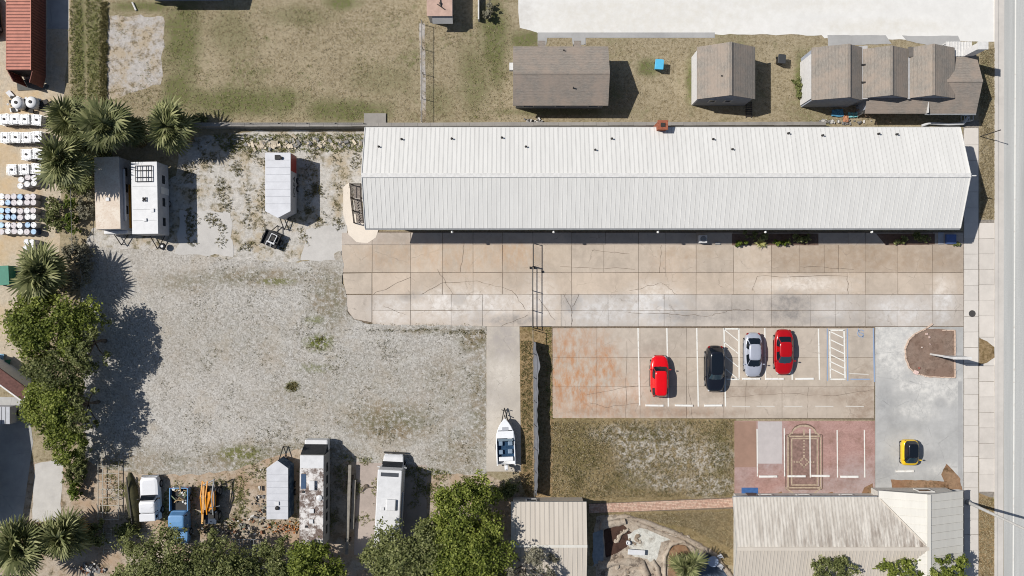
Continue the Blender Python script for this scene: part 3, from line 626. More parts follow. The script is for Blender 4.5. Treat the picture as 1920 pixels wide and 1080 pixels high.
# ---- shingled houses
def shingle(name, rgb, axis):
    m = NM(name, .95, .15); o = m.oc()
    st = m.noise(3.2, 5, .75, m.stretch(*((.9, 3.6, 1) if axis == 'x' else (3.6, .9, 1)), o)); fine = m.noise(7, 4, .7, o); big = m.noise(.5, 6, .7, o)
    wv = m.n('ShaderNodeTexWave', wave_type='BANDS', bands_direction='Y' if axis == 'x' else 'X', wave_profile='SAW'); m.put(wv.inputs['Vector'], o)
    wv.inputs['Scale'].default_value = 1.15; wv.inputs['Distortion'].default_value = 1.2; wv.inputs['Detail'].default_value = 2
    c0 = C(*rgb); c = m.mix(m.rng(st, .32, .68), tuple(v * .68 for v in c0[:3]) + (1,), tuple(v * 1.22 for v in c0[:3]) + (1,))
    c = m.mix(m.rng(fine, .4, .6, 0, .45), c, tuple(v * .84 for v in c0[:3]) + (1,))
    c = m.mix(m.rng(wv.outputs['Fac'], .0, .22, .45, 0), c, tuple(v * .5 for v in c0[:3]) + (1,))
    c = m.mix(m.rng(big, .42, .6, 0, .55), c, C(rgb[0] + 20, rgb[1] + 10, rgb[2] + 4)); m.bump(wv.outputs['Fac'], .5, .03)
    return m.color(c)
M_SHX = shingle('weathered_shingle_x', (152, 144, 135), 'x'); M_SHY = shingle('weathered_shingle_y', (152, 145, 136), 'y')
M_SIDE = flat('pale_blue_siding', (170, 176, 188), .8, .3, 0, .1); M_SIDEW = flat('white_siding', (228, 226, 224), .8, .3, 0, .08)
M_EDGE = flat('roof_drip_edge', (120, 114, 108), .8, .3)
def house(name, label, base, wallbox, roofbox, ze, zr, axis, wallmat, shm, vents=()):
    t = thing(name, label, 'house', base, world=True)
    a0, a1, b0, b1 = wallbox; mb = MB(); gable_wall(mb, a0, a1, b0, b1, ze - .1, zr - .22, axis); mk('wall', mb, wallmat, t)
    mb = MB(); gable_roof_mesh(mb, *roofbox, ze, zr, axis, .1); rf = mk('roof', mb, shm, t)
    x0, x1, y0, y1 = roofbox; mb = MB()
    if axis == 'x': mb.box(x0, x1, (y0 + y1) / 2 - .14, (y0 + y1) / 2 + .14, zr - .035, zr + .025)
    else: mb.box((x0 + x1) / 2 - .14, (x0 + x1) / 2 + .14, y0, y1, zr - .035, zr + .025)
    mk('ridge_cap', mb, shm, rf)
    for px, py, z in vents:
        p = P(px, py, z); mb = MB(); mb.lathe([(.1, -.15), (.06, .02), (.06, .3), (.02, .31)], p, 8); mk('vent_pipe', mb, M_DARK, rf)
    return t, rf
ze, zr = 2.75, 4.05
xa, xb = P(962, 0, 3.4).x, P(1142, 0, 3.4).x; ya, yb = P(0, 198, ze).y, P(0, 87, ze).y
h1, r1 = house('shingled_house', 'grey shingled house with ridge running east and west behind the long building', ((xa + xb) / 2, (ya + yb) / 2, 0), (xa + .25, xb - .3, ya + .35, yb - .35), (xa, xb, ya, yb), ze, zr, 'x', M_SIDE, M_SHX, ((1057, 95, 2.95), (1075, 165, 3.45)))
for px in (1016, 1083):
    p = P(px, 86, 2.7); mb = MB(); mb.box(p.x - .35, p.x + .35, yb - .9, yb + .55, 2.68, 2.76); c_ = mk('porch_canopy', mb, M_SHX, h1)
    q = MB()
    for dx in (-.3, .3): q.box(p.x + dx - .04, p.x + dx + .04, yb + .44, yb + .52, 0, 2.68)
    mk('post', q, M_TRIMW, c_); door_part(h1, (p.x, yb - .35, .02), .9, 2.0, (0, 1))
for px in (990, 1050, 1110): window_part(h1, (P(px, 0).x, ya + .35, 1.4), 1.0, 1.0, (0, -1))
window_part(h1, (xb - .3, (ya + yb) / 2, 1.4), 1.0, 1.0, (1, 0))
p = P(957, 132); mb = MB(); mb.box(p.x - .1, p.x + .35, p.y - .35, p.y + .35, .9, 1.5); mk('window_air_conditioner', mb, M_TRIMW, h1)
ze, zr = 2.95, 4.55
xa, xb = P(1307, 0, ze).x, P(1416, 0, ze).x; ya, yb = P(0, 186, ze).y, P(0, 88, ze).y
h2, r2 = house('shingled_cottage', 'small grey shingled cottage with north south ridge and two gable windows', ((xa + xb) / 2, (ya + yb) / 2, 0), (xa + .2, xb - .2, ya + .06, yb - .12), (xa, xb, ya, yb), ze, zr, 'y', M_SIDE, M_SHY, ((1352, 143, 4.0),))
for px in (1335, 1364): window_part(h2, (P(px, 0, 2).x, ya + .06, 2.1), .6, .9, (0, -1))
mb = MB(); mb.box(xa + .12, xa + .198, ya + .1, yb - .15, .02, ze - .15); mk('sunlit_facing', mb, M_SIDEW, h2)  # white facing puts the sunlit look of the west wall into colour
mb = MB(); q = P(1398, 200)
mb.box(q.x, q.x + .06, q.y - 1.1, q.y + .5, .04, .1); mb.box(q.x + .5, q.x + .56, q.y - 1.1, q.y + .5, .04, .1)
for k in range(7): mb.box(q.x - .05, q.x + .62, q.y - 1.0 + k * .22, q.y - .93 + k * .22, .1, .14)
tag(mk('wooden_steps', mb, M_WOODD), 'small slatted wooden steps south of the cottage', 'steps')
# triple gabled house
zv, zt = 3.2, 4.4
h3 = thing('triple_gable_house', 'rambling grey shingled house with three parallel gables near the road', 'house', P(1680, 150), world=True)
gx = [P(1522, 0, zv).x, P(1617, 0, zv).x, P(1704, 0, zv).x, P(1790, 0, zv).x]
ridg = [P(1592, 0, zt).x, P(1672, 0, zt).x, P(1751, 0, zt).x]; ysn = [(188, 82), (184, 85), (184, 82)]
for i in range(3):
    l, r, rd = gx[i], gx[i + 1], ridg[i]; y0 = P(0, ysn[i][0], zv).y; y1 = P(0, ysn[i][1], zt).y
    mb = MB(); g_ = .12 if i == 0 else .02
    sec = [(l, zv), (rd, zt), (r, zv), (r, zv - .1), (rd, zt - .1), (l, zv - .1)]
    n = 6; mb.add([(a, y0, b) for a, b in sec] + [(a, y1, b) for a, b in sec], [(k, (k + 1) % n, n + (k + 1) % n, n + k) for k in range(n)] + [(0, 5, 4, 1), (1, 4, 3, 2), (6, 7, 10, 11), (7, 8, 9, 10)])
    rf = mk('roof', mb, M_SHY, h3)
    mb = MB(); mb.box(rd - .13, rd + .13, y0, y1, zt - .03, zt + .025); mk('ridge_cap', mb, M_SHY, rf)
    mb = MB(); y0 += .05; y1 -= .1; l += .12; r -= .12
    mb.add([(l, y0, 0), (r, y0, 0), (r, y1, 0), (l, y1, 0), (l, y0, zv - .12), (r, y0, zv - .12), (r, y1, zv - .12), (l, y1, zv - .12), (rd, y0, zt - .16), (rd, y1, zt - .16)], [(1, 2, 6, 5), (3, 0, 4, 7), (0, 1, 5, 8, 4), (2, 3, 7, 9, 6)])
    mk('wall', mb, M_SIDE, h3)
y0 = P(0, 188, zv).y
mb = MB(); mb.box(gx[0] + .0, gx[0] + .11, y0 + .2, P(0, 100, zv).y, .1, zv - .12); mk('sunlit_facing', mb, M_SIDEW, h3)  # same sunlit white laid over the west wall here
mb = MB(); mb.add([(gx[1] - .4, y0 + .1, zv + .06), (gx[1] + .45, y0 + .1, zv + .1), (gx[1] + .45, P(0, 86, zv).y, zv + .1), (gx[1] - .4, P(0, 86, zv).y, zv + .06), (gx[1], y0 + .1, zv + .01), (gx[1], P(0, 86, zv).y, zv + .01)], [(0, 4, 5, 3), (4, 1, 2, 5)])
vf = mk('valley_flashing', mb, flat('galvanised_flashing', (186, 184, 182), .5, .5), h3)
for py in (122, 155):
    mb = MB(); q = P(0, py, zv).y; mb.box(gx[1] - .38, gx[1] + .38, q - .08, q + .08, zv + .02, zv + .14); mk('strap', mb, M_DARK, vf)
mb = MB(); mb.box(gx[2] - .12, gx[2] + .12, y0 + .1, P(0, 105, zv).y, zv - .02, zv + .05); mk('valley_flashing', mb, flat('galvanised_flashing', (186, 184, 182), .5, .5), h3)
mb = MB(); q = P(1706, 97, zv); mb.box(q.x - .2, q.x + .2, q.y - .55, q.y + .4, zv - .05, zv + .25); mk('roof_hatch', mb, M_EDGE, h3)
ze, zr = 2.5, 3.62
xw3 = P(1622, 0, ze).x; xa, xb = ridg[2] - .4, P(1843, 0, zr).x; yS3, yN3 = P(0, 213, ze).y, P(0, 101, ze).y
mb = MB(); gable_roof_mesh(mb, xa, xb, yS3, yN3, ze, zr, 'x', .1); rf = mk('roof', mb, M_SHX, h3)
mb = MB(); mb.box(P(1765, 0, zr).x, xb, (yS3 + yN3) / 2 - .13, (yS3 + yN3) / 2 + .13, zr - .03, zr + .025); mk('ridge_cap', mb, M_SHX, rf)
mb = MB(); yk = P(0, 178, 3.05).y; mb.add([(xw3, yS3, ze), (xa + .01, yS3, ze), (xa + .01, yk, 3.07), (xw3, yk, 3.07), (xw3, yS3, ze - .1), (xa + .01, yS3, ze - .1), (xa + .01, yk, 2.95), (xw3, yk, 2.95)], [(0, 1, 2, 3), (7, 6, 5, 4), (0, 4, 5, 1), (3, 7, 4, 0), (1, 5, 6, 2)]); mk('lean_to_roof', mb, M_SHX, h3)
mb = MB(); mb.box(xw3 + .2, xa + .2, yS3 + .5, yk, 0, ze - .11); mk('wall', mb, M_SIDE, h3)
mb = MB(); gable_wall(mb, xa + .2, xb - .45, yS3 + .5, yN3 - .3, ze - .12, zr - .25, 'x'); mk('wall', mb, M_SIDE, h3)
mb = MB(); mb.box(P(1735, 0, ze).x, xb, yS3 - .12, yS3 - .003, ze - .12, ze - .0); mk('gutter', mb, M_GUT, h3)
mb = MB(); mb.box(P(1737, 0, ze).x - .03, P(1737, 0, ze).x + .03, yS3, yS3 + 1.2, ze + .06, ze + .4); mk('roof_strip', mb, M_TRIMW, h3)
for px in (1700, 1780): window_part(h3, (P(px, 0).x, yS3 + .5, 1.3), 1.0, 1.0, (0, -1))
window_part(h3, (xb - .45, (yS3 + yN3) / 2 - .6, 1.4), 1.0, 1.1, (1, 0)); door_part(h3, (xb - .45, (yS3 + yN3) / 2 + .9, .05), .9, 2.0, (1, 0), M_TRIMW)
# white porch canopy and tower at its north east corner
pc = thing('porch_canopy', 'white ribbed metal porch canopy at the road end of the house', 'canopy', P(1800, 95), world=True)
a = P(1774, 96, 2.7); b = P(1822, 78, 2.7); w = (b.x - a.x) / 9
for k in range(9):
    mb = MB(); xx = a.x + k * w; mb.box(xx + .01, xx + w - .02, a.y - .5, b.y, 2.68, 2.71); mb.box(xx + w - .06, xx + w - .02, a.y - .5, b.y, 2.71, 2.76); mk('roof_panel', mb, M_TRIMW, pc)
for xx in (a.x + .1, b.x - .1): mb = MB(); mb.box(xx - .05, xx + .05, b.y - .15, b.y - .05, 0, 2.68); mk('post', mb, M_TRIMW, pc)
q = P(1824, 90, 4.0)
tw = thing('white_sign_tower', 'tall narrow white box tower standing beside the porch canopy', 'sign', (q.x, q.y, 0), world=True)
mb = MB(); mb.box(q.x - .1, q.x + .75, q.y - .4, q.y + .2, 0, 5.0); mk('shaft', mb, M_SIDEW, tw); mb = MB(); mb.box(q.x - .16, q.x + .81, q.y - .46, q.y + .26, 5.002, 5.12); mk('cap', mb, M_TRIMW, tw)

# ---- south buildings
ze, zr = 2.65, 4.1
xa, xw, xb = P(1378, 0, 3.4).x, P(1648, 0, ze).x, P(1806, 0, ze).x; xm = (xw + xb) / 2
yn = P(0, 932, ze).y; yr = P(0, 1029, zr).y; ys_ = 2 * yr - yn; ywn = P(0, 920, ze).y
sb = thing('southern_building', 'low building with streaked ribbed metal roof and cream cross gable wing', 'building', ((xa + xb) / 2, yr, 0), world=True)
mb = MB(); gable_roof_mesh(mb, xa, xm, ys_, yn, ze - .03, zr - .03, 'x', .14); sroof = mk('roof', mb, M_DECK, sb)
slope_panels(sb, sroof, xa, xm, yn, yr, ze, zr, 56, M_SROOF, rib=.026); slope_panels(sb, sroof, xa, xm, ys_, yr, ze, zr, 56, M_TROOF, rib=.026)
mb = MB(); mb.box(xa, xm, yr - .16, yr + .16, zr - .03, zr + .06); mk('ridge_cap', mb, M_TROOF, sroof)
mb = MB(); mb.box(xa, xw - .15, yn + .004, yn + .1, ze - .14, ze); mk('gutter', mb, M_GUT, sroof)
zw = zr - .02
mb = MB(); gable_roof_mesh(mb, xw, xb, ys_ - 3, ywn, ze - .03, zw - .03, 'y', .14); wroof = mk('wing_roof', mb, M_DECK, sb)
slope_panels(sb, wroof, ys_ - 3, ywn, xw, xm, ze, zw, 17, M_CROOF, 'y', .045); slope_panels(sb, wroof, ys_ - 3, ywn, xb, xm, ze, zw, 17, M_CROOF, 'y', .045)
mb = MB(); mb.box(xm - .16, xm + .16, ys_ - 3, ywn, zw - .02, zw + .07); mk('ridge_cap', mb, M_CROOF, wroof)
# valley gutter where the two slopes meet
mb = MB(); t0 = (xw + .1, yn - .15, ze + .08); t1 = (xm - .3, yr + .35, zr - .03); mb.path([t0, t1], .07, 5); mk('valley_flashing', mb, M_TROOF, wroof)
mb = MB(); gable_wall(mb, xa + .8, xm, ys_ + .4, yn - .3, ze - .15, zr - .3, 'x'); mk('wall', mb, M_WWALL, sb)
mb = MB(); gable_wall(mb, xw + .4, xb - .3, ys_ - 2.6, ywn - .35, ze - .15, zw - .3, 'y'); mk('wall', mb, M_WWALL, sb)
for px in (1430, 1500, 1580): window_part(sb, (P(px, 0).x, yn - .3, 1.3), 1.2, 1.1, (0, 1))
door_part(sb, (P(1406, 0).x, yn - .3, .06), .95, 2.0, (0, 1)); window_part(sb, (xb - .3, yr + 1, 1.3), 1.4, 1.1, (1, 0)); window_part(sb, (P(1720, 0).x, ywn - .35, 1.3), 1.4, 1.1, (0, 1))
ze, zr = 2.7, 3.5
xa, xb = P(958, 0, 2.9).x, P(1100, 0, 2.9).x; yn = P(0, 941, ze).y; yr = P(0, 1024, zr).y; ys_ = 2 * yr - yn
ts = thing('tan_metal_shed', 'tan ribbed metal roof shed beside the rock pond', 'shed', ((xa + xb) / 2, yr, 0), world=True)
mb = MB(); gable_roof_mesh(mb, xa, xb, ys_, yn, ze - .03, zr - .03, 'x', .12); troof = mk('roof', mb, M_DECK, ts)
slope_panels(ts, troof, xa, xb, yn, yr, ze, zr, 16, M_TROOF, rib=.026); slope_panels(ts, troof, xa, xb, ys_, yr, ze, zr, 16, M_TROOF, rib=.026)
mb = MB(); mb.box(xa, xb, yr - .13, yr + .13, zr - .02, zr + .05); mk('ridge_cap', mb, M_CROOF, troof)
mb = MB(); gable_wall(mb, xa + .2, xb - .2, ys_ + .3, yn - .25, ze - .13, zr - .2, 'x'); mk('wall', mb, M_TROOF, ts); door_part(ts, (xb - .2, yr + 1.5, .02), 1.0, 2.0, (1, 0)); window_part(ts, (xa + 2, yn - .25, 1.3), 1.0, .9, (0, 1))

# ---- red shipping container with open doors
ct = thing('shipping_container', 'rust red corrugated shipping container with its end doors open', 'container', P(60, 40), world=True)
M_RUST = flat('rust_red_steel', (204, 134, 114), .7, .35, 0, .12, 1.5); M_RUST_SHADE = flat('shaded_red_steel', (142, 88, 76), .7, .35, 0, .15, 1.5)  # second tone puts the shade of the container sides into the colour
zc = 2.6; a = P(11, 131, zc); b = P(58, 131, zc); yb = a.y; yt = yb + 12.19
mb = MB(); mb.box(a.x, b.x, yb, yt, .12, zc - .05); mk('body', mb, M_RUST_SHADE, ct)
mb = MB(); n = 39
for k in range(n):
    yy = yb + (k + .5) * 12.19 / n; mb.box(a.x + .05, b.x - .05, yy - .1, yy + .1, zc - .05, zc - .005)
mb.box(a.x, a.x + .06, yb, yt, zc - .05, zc); mb.box(b.x - .06, b.x, yb, yt, zc - .05, zc); mk('roof', mb, M_RUST, ct)
for xx in (b.x, a.x - .04):
    mb = MB(); pts = []
    for k in range(44):
        yy = yb + k * 12.19 / 44; pts += [(0 if xx > a.x else .04, yy), (.04 if xx > a.x else 0, yy + .06), (.04 if xx > a.x else 0, yy + .2), (0 if xx > a.x else .04, yy + .25)]
    for (u0, v0), (u1, v1) in zip(pts, pts[1:]): mb.face([(xx + u0, v0, .2), (xx + u1, v1, .2), (xx + u1, v1, zc - .1), (xx + u0, v0, zc - .1)])
    mk('side_corrugation', mb, M_RUST_SHADE, ct)
mb = MB(); mb.box(b.x - .05, b.x + .06, yb, yt, .02, .16); mk('bottom_rail', mb, flat('pale_rail', (186, 176, 168), .6, .4), ct)
mb = MB(); mb.box(a.x + .1, b.x - .1, yb - .01, yb - .002, .2, zc - .15); mk('doorway_shade', mb, M_DARK, ct)  # flat dark sheet paints the unlit inside onto the closed end
for sx, ang in ((b.x, -.25), (a.x, .5)):
    M = Matrix.Translation((sx, yb - .02, 0)) @ Matrix.Rotation(ang, 4, 'Z') @ Matrix.Translation((0, -.58, 1.28)); mb = MB(); mb.obox(None, (.06, 1.16, 2.2), mat=M)
    for yy in (-.3, .25): mb.obox(None, (.12, .04, 2.2), mat=M @ Matrix.Translation((.0, yy, 0)))
    mk('door', mb, M_RUST_SHADE, ct)
tag(sheet('door_ramp', [(32, 151), (62, 149), (92, 160), (90, 168), (34, 170)], .1, flat('grey_plywood', (104, 104, 100), .9, .2), 'grey sheet ramp lying before the container doors', 'ramp', 'thing', .06), 'grey sheet ramp lying before the container doors', 'ramp')

# ---- buildings cut by the frame
nb = thing('north_house', 'dark house wall at the upper edge with grass before it', 'house', P(330, -60), world=True)
a = P(262, -14, 2.9); b = P(402, -14, 2.9)
mb = MB(); gable_wall(mb, a.x + .2, b.x - .2, a.y + .25, a.y + 9, 2.8, 4.2, 'x'); mk('wall', mb, M_SIDE, nb)
mb = MB(); gable_roof_mesh(mb, a.x, b.x, a.y, a.y + 9.25, 2.9, 4.35, 'x', .1); mk('roof', mb, M_SHX, nb)
for px in (290, 330, 375): window_part(nb, (P(px, 0).x, a.y + .25, 1.3), 1.0, 1.0, (0, -1))
ns = thing('pink_roof_shed', 'small shed with faded pinkish flat roof at the upper edge', 'shed', P(824, 0), world=True)
M_PINK = flat('faded_pink_roofing', (202, 172, 156), .9, .2, 0, .12, 2); a = P(800, 30, 2.25); b = P(848, -70, 2.25)
mb = MB(); mb.box(a.x, b.x, a.y, b.y, 2.15, 2.25); mk('roof', mb, M_PINK, ns); mb = MB(); mb.box(a.x + .1, b.x - .12, a.y + .1, b.y - .1, 0, 2.15); mk('wall', mb, M_SIDEW, ns)
mb = MB(); mb.add([(a.x + .5, a.y + .1, 2.1), (b.x, a.y + .1, 2.1), (b.x, a.y - .5, 1.5), (a.x + .5, a.y - .5, 1.5), (a.x + .5, a.y + .1, 1.74), (b.x, a.y + .1, 1.74), (b.x, a.y - .5, 1.44), (a.x + .5, a.y - .5, 1.44)], [(3, 2, 1, 0), (4, 5, 6, 7), (0, 1, 5, 4), (1, 2, 6, 5), (2, 3, 7, 6), (3, 0, 4, 7)])
mk('awning', mb, M_STRIP, ns)
mb = MB(); q = P(824, 4, 2.3); mb.tube((q.x, q.y + 1, 2.3), (q.x + .15, q.y - .4, 2.32), .05); mb.tube((q.x - .2, q.y - .2, 2.32), (q.x + .5, q.y - .7, 2.32), .05); mb.box(q.x, q.x + .15, q.y - .2, q.y - .05, 2.25, 2.44); mk('antenna', mb, M_DARK, ns)
wb = thing('west_warehouse', 'warehouse past the frame whose gable shades the concrete yard', 'building', P(-300, 860), world=True)
xe = P(-17, 0).x; ya = P(0, 965).y; yb = P(0, 775).y
mb = MB(); gable_wall(mb, xe - 14, xe, ya, yb, 4.2, 5.0, 'x'); mk('wall', mb, M_WWALL, wb); mb = MB(); gable_roof_mesh(mb, xe - 14.2, xe + .1, ya - .2, yb + .2, 4.3, 5.2, 'x', .1); mk('roof', mb, M_WROOF, wb)
bs = thing('brown_roof_shed', 'brown shingled shed roof corner with white gutters under the trees', 'shed', P(10, 720), world=True)
M_BRSH = flat('brown_shingle', (112, 82, 76), .95, .15, 0, .25, 5)
q = P(40, 752, 2.2); MR = Matrix.Translation((q.x, q.y, 0)) @ Matrix.Rotation(R(-36), 4, 'Z')
mb = MB(); mb.obox(None, (6.0, 1.35, .1), mat=MR @ Matrix.Translation((-3, .75, 2.2)) @ Matrix.Rotation(R(12), 4, 'X')); rf = mk('roof', mb, M_BRSH, bs)
mb = MB(); mb.obox(None, (6.1, .14, .14), mat=MR @ Matrix.Translation((-3, .0, 2.08))); mb.obox(None, (.14, 1.5, .14), mat=MR @ Matrix.Translation((.07, .72, 2.2)) @ Matrix.Rotation(R(12), 4, 'X')); mk('gutter', mb, M_TRIMW, bs)
mb = MB(); mb.obox(None, (5.6, 1.1, 2.05), mat=MR @ Matrix.Translation((-3.1, .75, 1.03))); mk('wall', mb, M_SIDEW, bs)
# ------------------------------------------------------------------ vegetation
def leaf_mat(name, dark, mid, light, trans=.25):
    m = NM(name, .6, .25)
    a = m.n('ShaderNodeAttribute', attribute_name='tone').outputs['Fac']
    c = m.mix(m.rng(a, 0, .5), C(*dark), C(*mid)); c = m.mix(m.rng(a, .5, 1), c, C(*light)); m.color(c)
    tr = m.n('ShaderNodeBsdfTranslucent'); m.put(tr.inputs['Color'], c); ms = m.n('ShaderNodeMixShader'); ms.inputs[0].default_value = trans
    out = m.nt.nodes['Material Output']; m.nt.links.new(m.b.outputs[0], ms.inputs[1]); m.nt.links.new(tr.outputs[0], ms.inputs[2]); m.nt.links.new(ms.outputs[0], out.inputs[0])
    return m.m
L_LIME = leaf_mat('lime_green_leaves', (86, 98, 38), (132, 144, 60), (186, 192, 102), .35)
L_MID = leaf_mat('mid_green_leaves', (92, 100, 56), (134, 140, 84), (186, 188, 132), .35)
L_GREY = leaf_mat('grey_green_leaves', (116, 112, 92), (154, 150, 128), (200, 194, 172), .35)
L_PALM = leaf_mat('palm_fronds', (80, 88, 54), (118, 124, 78), (180, 180, 128), .3)
L_PALMD = leaf_mat('dry_palm_fronds', (112, 94, 60), (150, 128, 82), (176, 156, 110), .2)
L_VINE = leaf_mat('vine_leaves', (72, 88, 28), (108, 124, 44), (138, 150, 62))
L_DRY = leaf_mat('dry_grass_blades', (150, 134, 102), (182, 166, 130), (206, 192, 160), .3)
L_GRN = leaf_mat('green_grass_blades', (104, 112, 58), (138, 140, 80), (170, 166, 108), .3)
L_WEED = leaf_mat('weed_leaves', (88, 88, 52), (122, 116, 74), (156, 144, 100), .3)
M_BARK = flat('grey_bark', (122, 110, 98), .95, .1, 0, .3, 6)

def leaf_mesh(name, cen, nrm, size, tone, mat, asp=.55):
    "many small folded leaf faces as one mesh"
    n = len(cen); d = RNG.normal(size=(n, 3)); u = np.cross(nrm, d); u /= np.linalg.norm(u, axis=1)[:, None] + 1e-9; w = np.cross(nrm, u)
    u *= size[:, None]; w *= (size * asp)[:, None]
    v = np.stack([cen - u, cen - w, cen + u, cen + w], 1).reshape(-1, 3)
    me = bpy.data.meshes.new(name); me.vertices.add(n * 4); me.vertices.foreach_set('co', v.astype(np.float32).ravel())
    me.loops.add(n * 4); me.loops.foreach_set('vertex_index', np.arange(n * 4, dtype=np.int32)); me.polygons.add(n)
    me.polygons.foreach_set('loop_start', np.arange(0, n * 4, 4, dtype=np.int32)); me.polygons.foreach_set('loop_total', np.full(n, 4, dtype=np.int32))
    at = me.attributes.new('tone', 'FLOAT', 'POINT'); at.data.foreach_set('value', np.repeat(tone, 4).astype(np.float32)); me.materials.append(mat); me.update(); me.validate()
    return me
def crown_mesh(name, lobes, density, mat, lsize=.17, up=.8, tonesh=0.0):
    "lobes: (x,y,z,rx,rz) -> leaves gathered in clumps on the shells of the lobes"
    cs, ns, tn, sz = [], [], [], []
    for (x, y, z, rx, rz) in lobes:
        ncl = max(6, int(density * rx * rx * 6)); d = RNG.normal(size=(ncl, 3)); d[:, 2] = np.abs(d[:, 2]) * 1.0 - .25; d /= np.linalg.norm(d, axis=1)[:, None]
        rr = np.where(RNG.uniform(size=ncl) < .12, RNG.uniform(1.15, 1.55, ncl), RNG.uniform(.55, 1.15, ncl))[:, None]; c = d * rr * np.array([rx, rx, rz]) + np.array([x, y, z]); lt = RNG.uniform(0, 1)
        k = 22; cc = np.repeat(c, k, 0) + RNG.normal(size=(ncl * k, 3)) * np.array([.24, .24, .15]) * min(1, rx); nn = np.repeat(d, k, 0) * .5 + RNG.normal(size=(ncl * k, 3)) * .75 + np.array([0, 0, up])
        nn /= np.linalg.norm(nn, axis=1)[:, None]; cs.append(cc); ns.append(nn)
        t = np.repeat(RNG.uniform(0, 1, ncl) * .5 + lt * .3, k) + RNG.normal(size=ncl * k) * .22 + tonesh; tn.append(np.clip(t, 0, 1)); sz.append(RNG.uniform(.45, 1.2, ncl * k) * lsize * .86)
    return leaf_mesh(name, np.concatenate(cs), np.concatenate(ns), np.concatenate(sz), np.concatenate(tn), mat)
def tree(label, px, py, h, rx, ry, mat, density=5, lsize=.17, group=None, cat='tree', name='broadleaf_tree', tonesh=0., fill=1.0, rot=0.):
    "px,py: crown centre in the photograph at crown height; rx, ry crown radii in pixels"
    h *= 1.17; zc = h * .72; p = P(px, py, zc); rx *= S * .94; ry *= S * .94
    t = thing(name, label, cat, (p.x, p.y, 0), group=group)
    nl = int(15 + 9 * rx * ry / 9); lobes = []
    for i in range(nl):
        a = random.uniform(0, 2 * PI); q = math.sqrt(random.uniform(0.02, 1)) * random.choice((.72, .85, 1.0))
        x, y = rx * q * math.cos(a), ry * q * math.sin(a); r = random.uniform(.2, .4) * min(rx, ry) * (1.2 - .6 * q)
        z = h * (.9 - .36 * q * q) - r * .55 + random.uniform(-.25, .25) * h * .14; lobes.append((x, y, z, r * 1.05, r * .85))
    me = crown_mesh('crown', lobes, density * fill, mat, lsize, .8, tonesh); o = link(bpy.data.objects.new('crown', me)); o.parent = t
    mb = MB(); r0 = .05 * h ** .9 * .55; th = h * .38
    mb.path([(0, 0, -.05), (random.uniform(-.1, .1), random.uniform(-.1, .1), th * .5), (random.uniform(-.2, .2), random.uniform(-.2, .2), th)], r0 * 1.3, 8, r0 * .8)
    top = Vector(mb.v[-1]); top.z = th
    for (x, y, z, r, _) in lobes[:12]: mb.path([(top.x, top.y, th - .1), (x * .5 + top.x * .4, y * .5, (th + z) * .52), (x, y, z)], r0 * .6, 5, .03)
    mk('trunk', mb, M_BARK, t, True)
    return t

def frond_mesh(L=1.15, n=15, droop=.55, mat=None, spread=205):
    vs, fs, tone = [], [], []; PT = .7
    def quad(a, b, c, d, t):
        o = len(vs); vs.extend([a, b, c, d]); fs.append((o, o + 1, o + 2, o + 3)); tone.extend([t] * 4)
    def bend(r, z0=0): return -droop * (r * r) / (L * L * 2.2) * L
    quad((-.025, 0, 0), (.025, 0, 0), (.018, PT, .12), (-.018, PT, .12), .6)
    for i in range(n):
        a = R(-spread / 2 + spread * i / (n - 1)) + random.uniform(-.05, .05); ln = L * (1 - .28 * abs(i / (n - 1) - .5) * 2) * random.uniform(.88, 1.05); wd = .055; tn = random.uniform(.25, 1)
        dx, dy = math.sin(a), math.cos(a); px, py = dy, -dx; z0 = .12
        segs = [(0, .012), (.4, wd), (.75, wd * .7), (1.0, .008)]
        for (s0, w0), (s1, w1) in zip(segs, segs[1:]):
            r0, r1 = ln * s0, ln * s1; 
            quad((dx * r0 - px * w0, PT + dy * r0 - py * w0, z0 + bend(r0)), (dx * r0 + px * w0, PT + dy * r0 + py * w0, z0 + bend(r0) + .02), (dx * r1 + px * w1, PT + dy * r1 + py * w1, z0 + bend(r1) + .02), (dx * r1 - px * w1, PT + dy * r1 - py * w1, z0 + bend(r1)), tn)
    me = bpy.data.meshes.new('frond'); me.from_pydata(vs, [], fs); at = me.attributes.new('tone', 'FLOAT', 'POINT'); at.data.foreach_set('value', tone); me.materials.append(mat); me.update(); return me
FR = [frond_mesh(.95, 17, .6, L_PALM, 230), frond_mesh(.8, 15, .9, L_PALM, 240), frond_mesh(1.0, 16, .4, L_PALM, 210)]; FRD = [frond_mesh(1.0, 13, 1.2, L_PALMD, 150)]
def palm(label, px, py, h, r, n=64, dead=14, name='cabbage_palm', group='cabbage palms'):
    h *= 1.17; p = P(px, py, h); t = thing(name, label, 'palm', (p.x, p.y, 0), random.uniform(0, 6), group); sc = r * S * .95 / 1.75
    mb = MB(); mb.path([(0, 0, -.05), (.05, .02, h * .5), (0, 0, h - .1)], .2, 9, .17); mk('trunk', mb, M_BARK, t, True)
    crown = link(bpy.data.objects.new('crown', None)); crown.parent = t; crown.location = (0, 0, h - .15); ORG[crown.name] = Vector()
    for i in range(n):
        q = i / n; el = R(80 - 112 * q ** .8) + random.uniform(-.42, .42); az = i * 2.39996 + random.uniform(-.9, .9); s = sc * random.choice((.5, .7, .85, .95, 1.05, 1.2)) * random.uniform(.9, 1.1)
        inst('frond', random.choice(FR), crown, (0, 0, 0), (el, random.uniform(-.6, .6), az), (s, s, s))
    for i in range(dead):
        s = sc * random.uniform(.8, 1.0); inst('frond', FRD[0], crown, (0, 0, -.1), (R(random.uniform(-55, -35)), 0, random.uniform(0, 6.28)), (s, s, s))
    return t
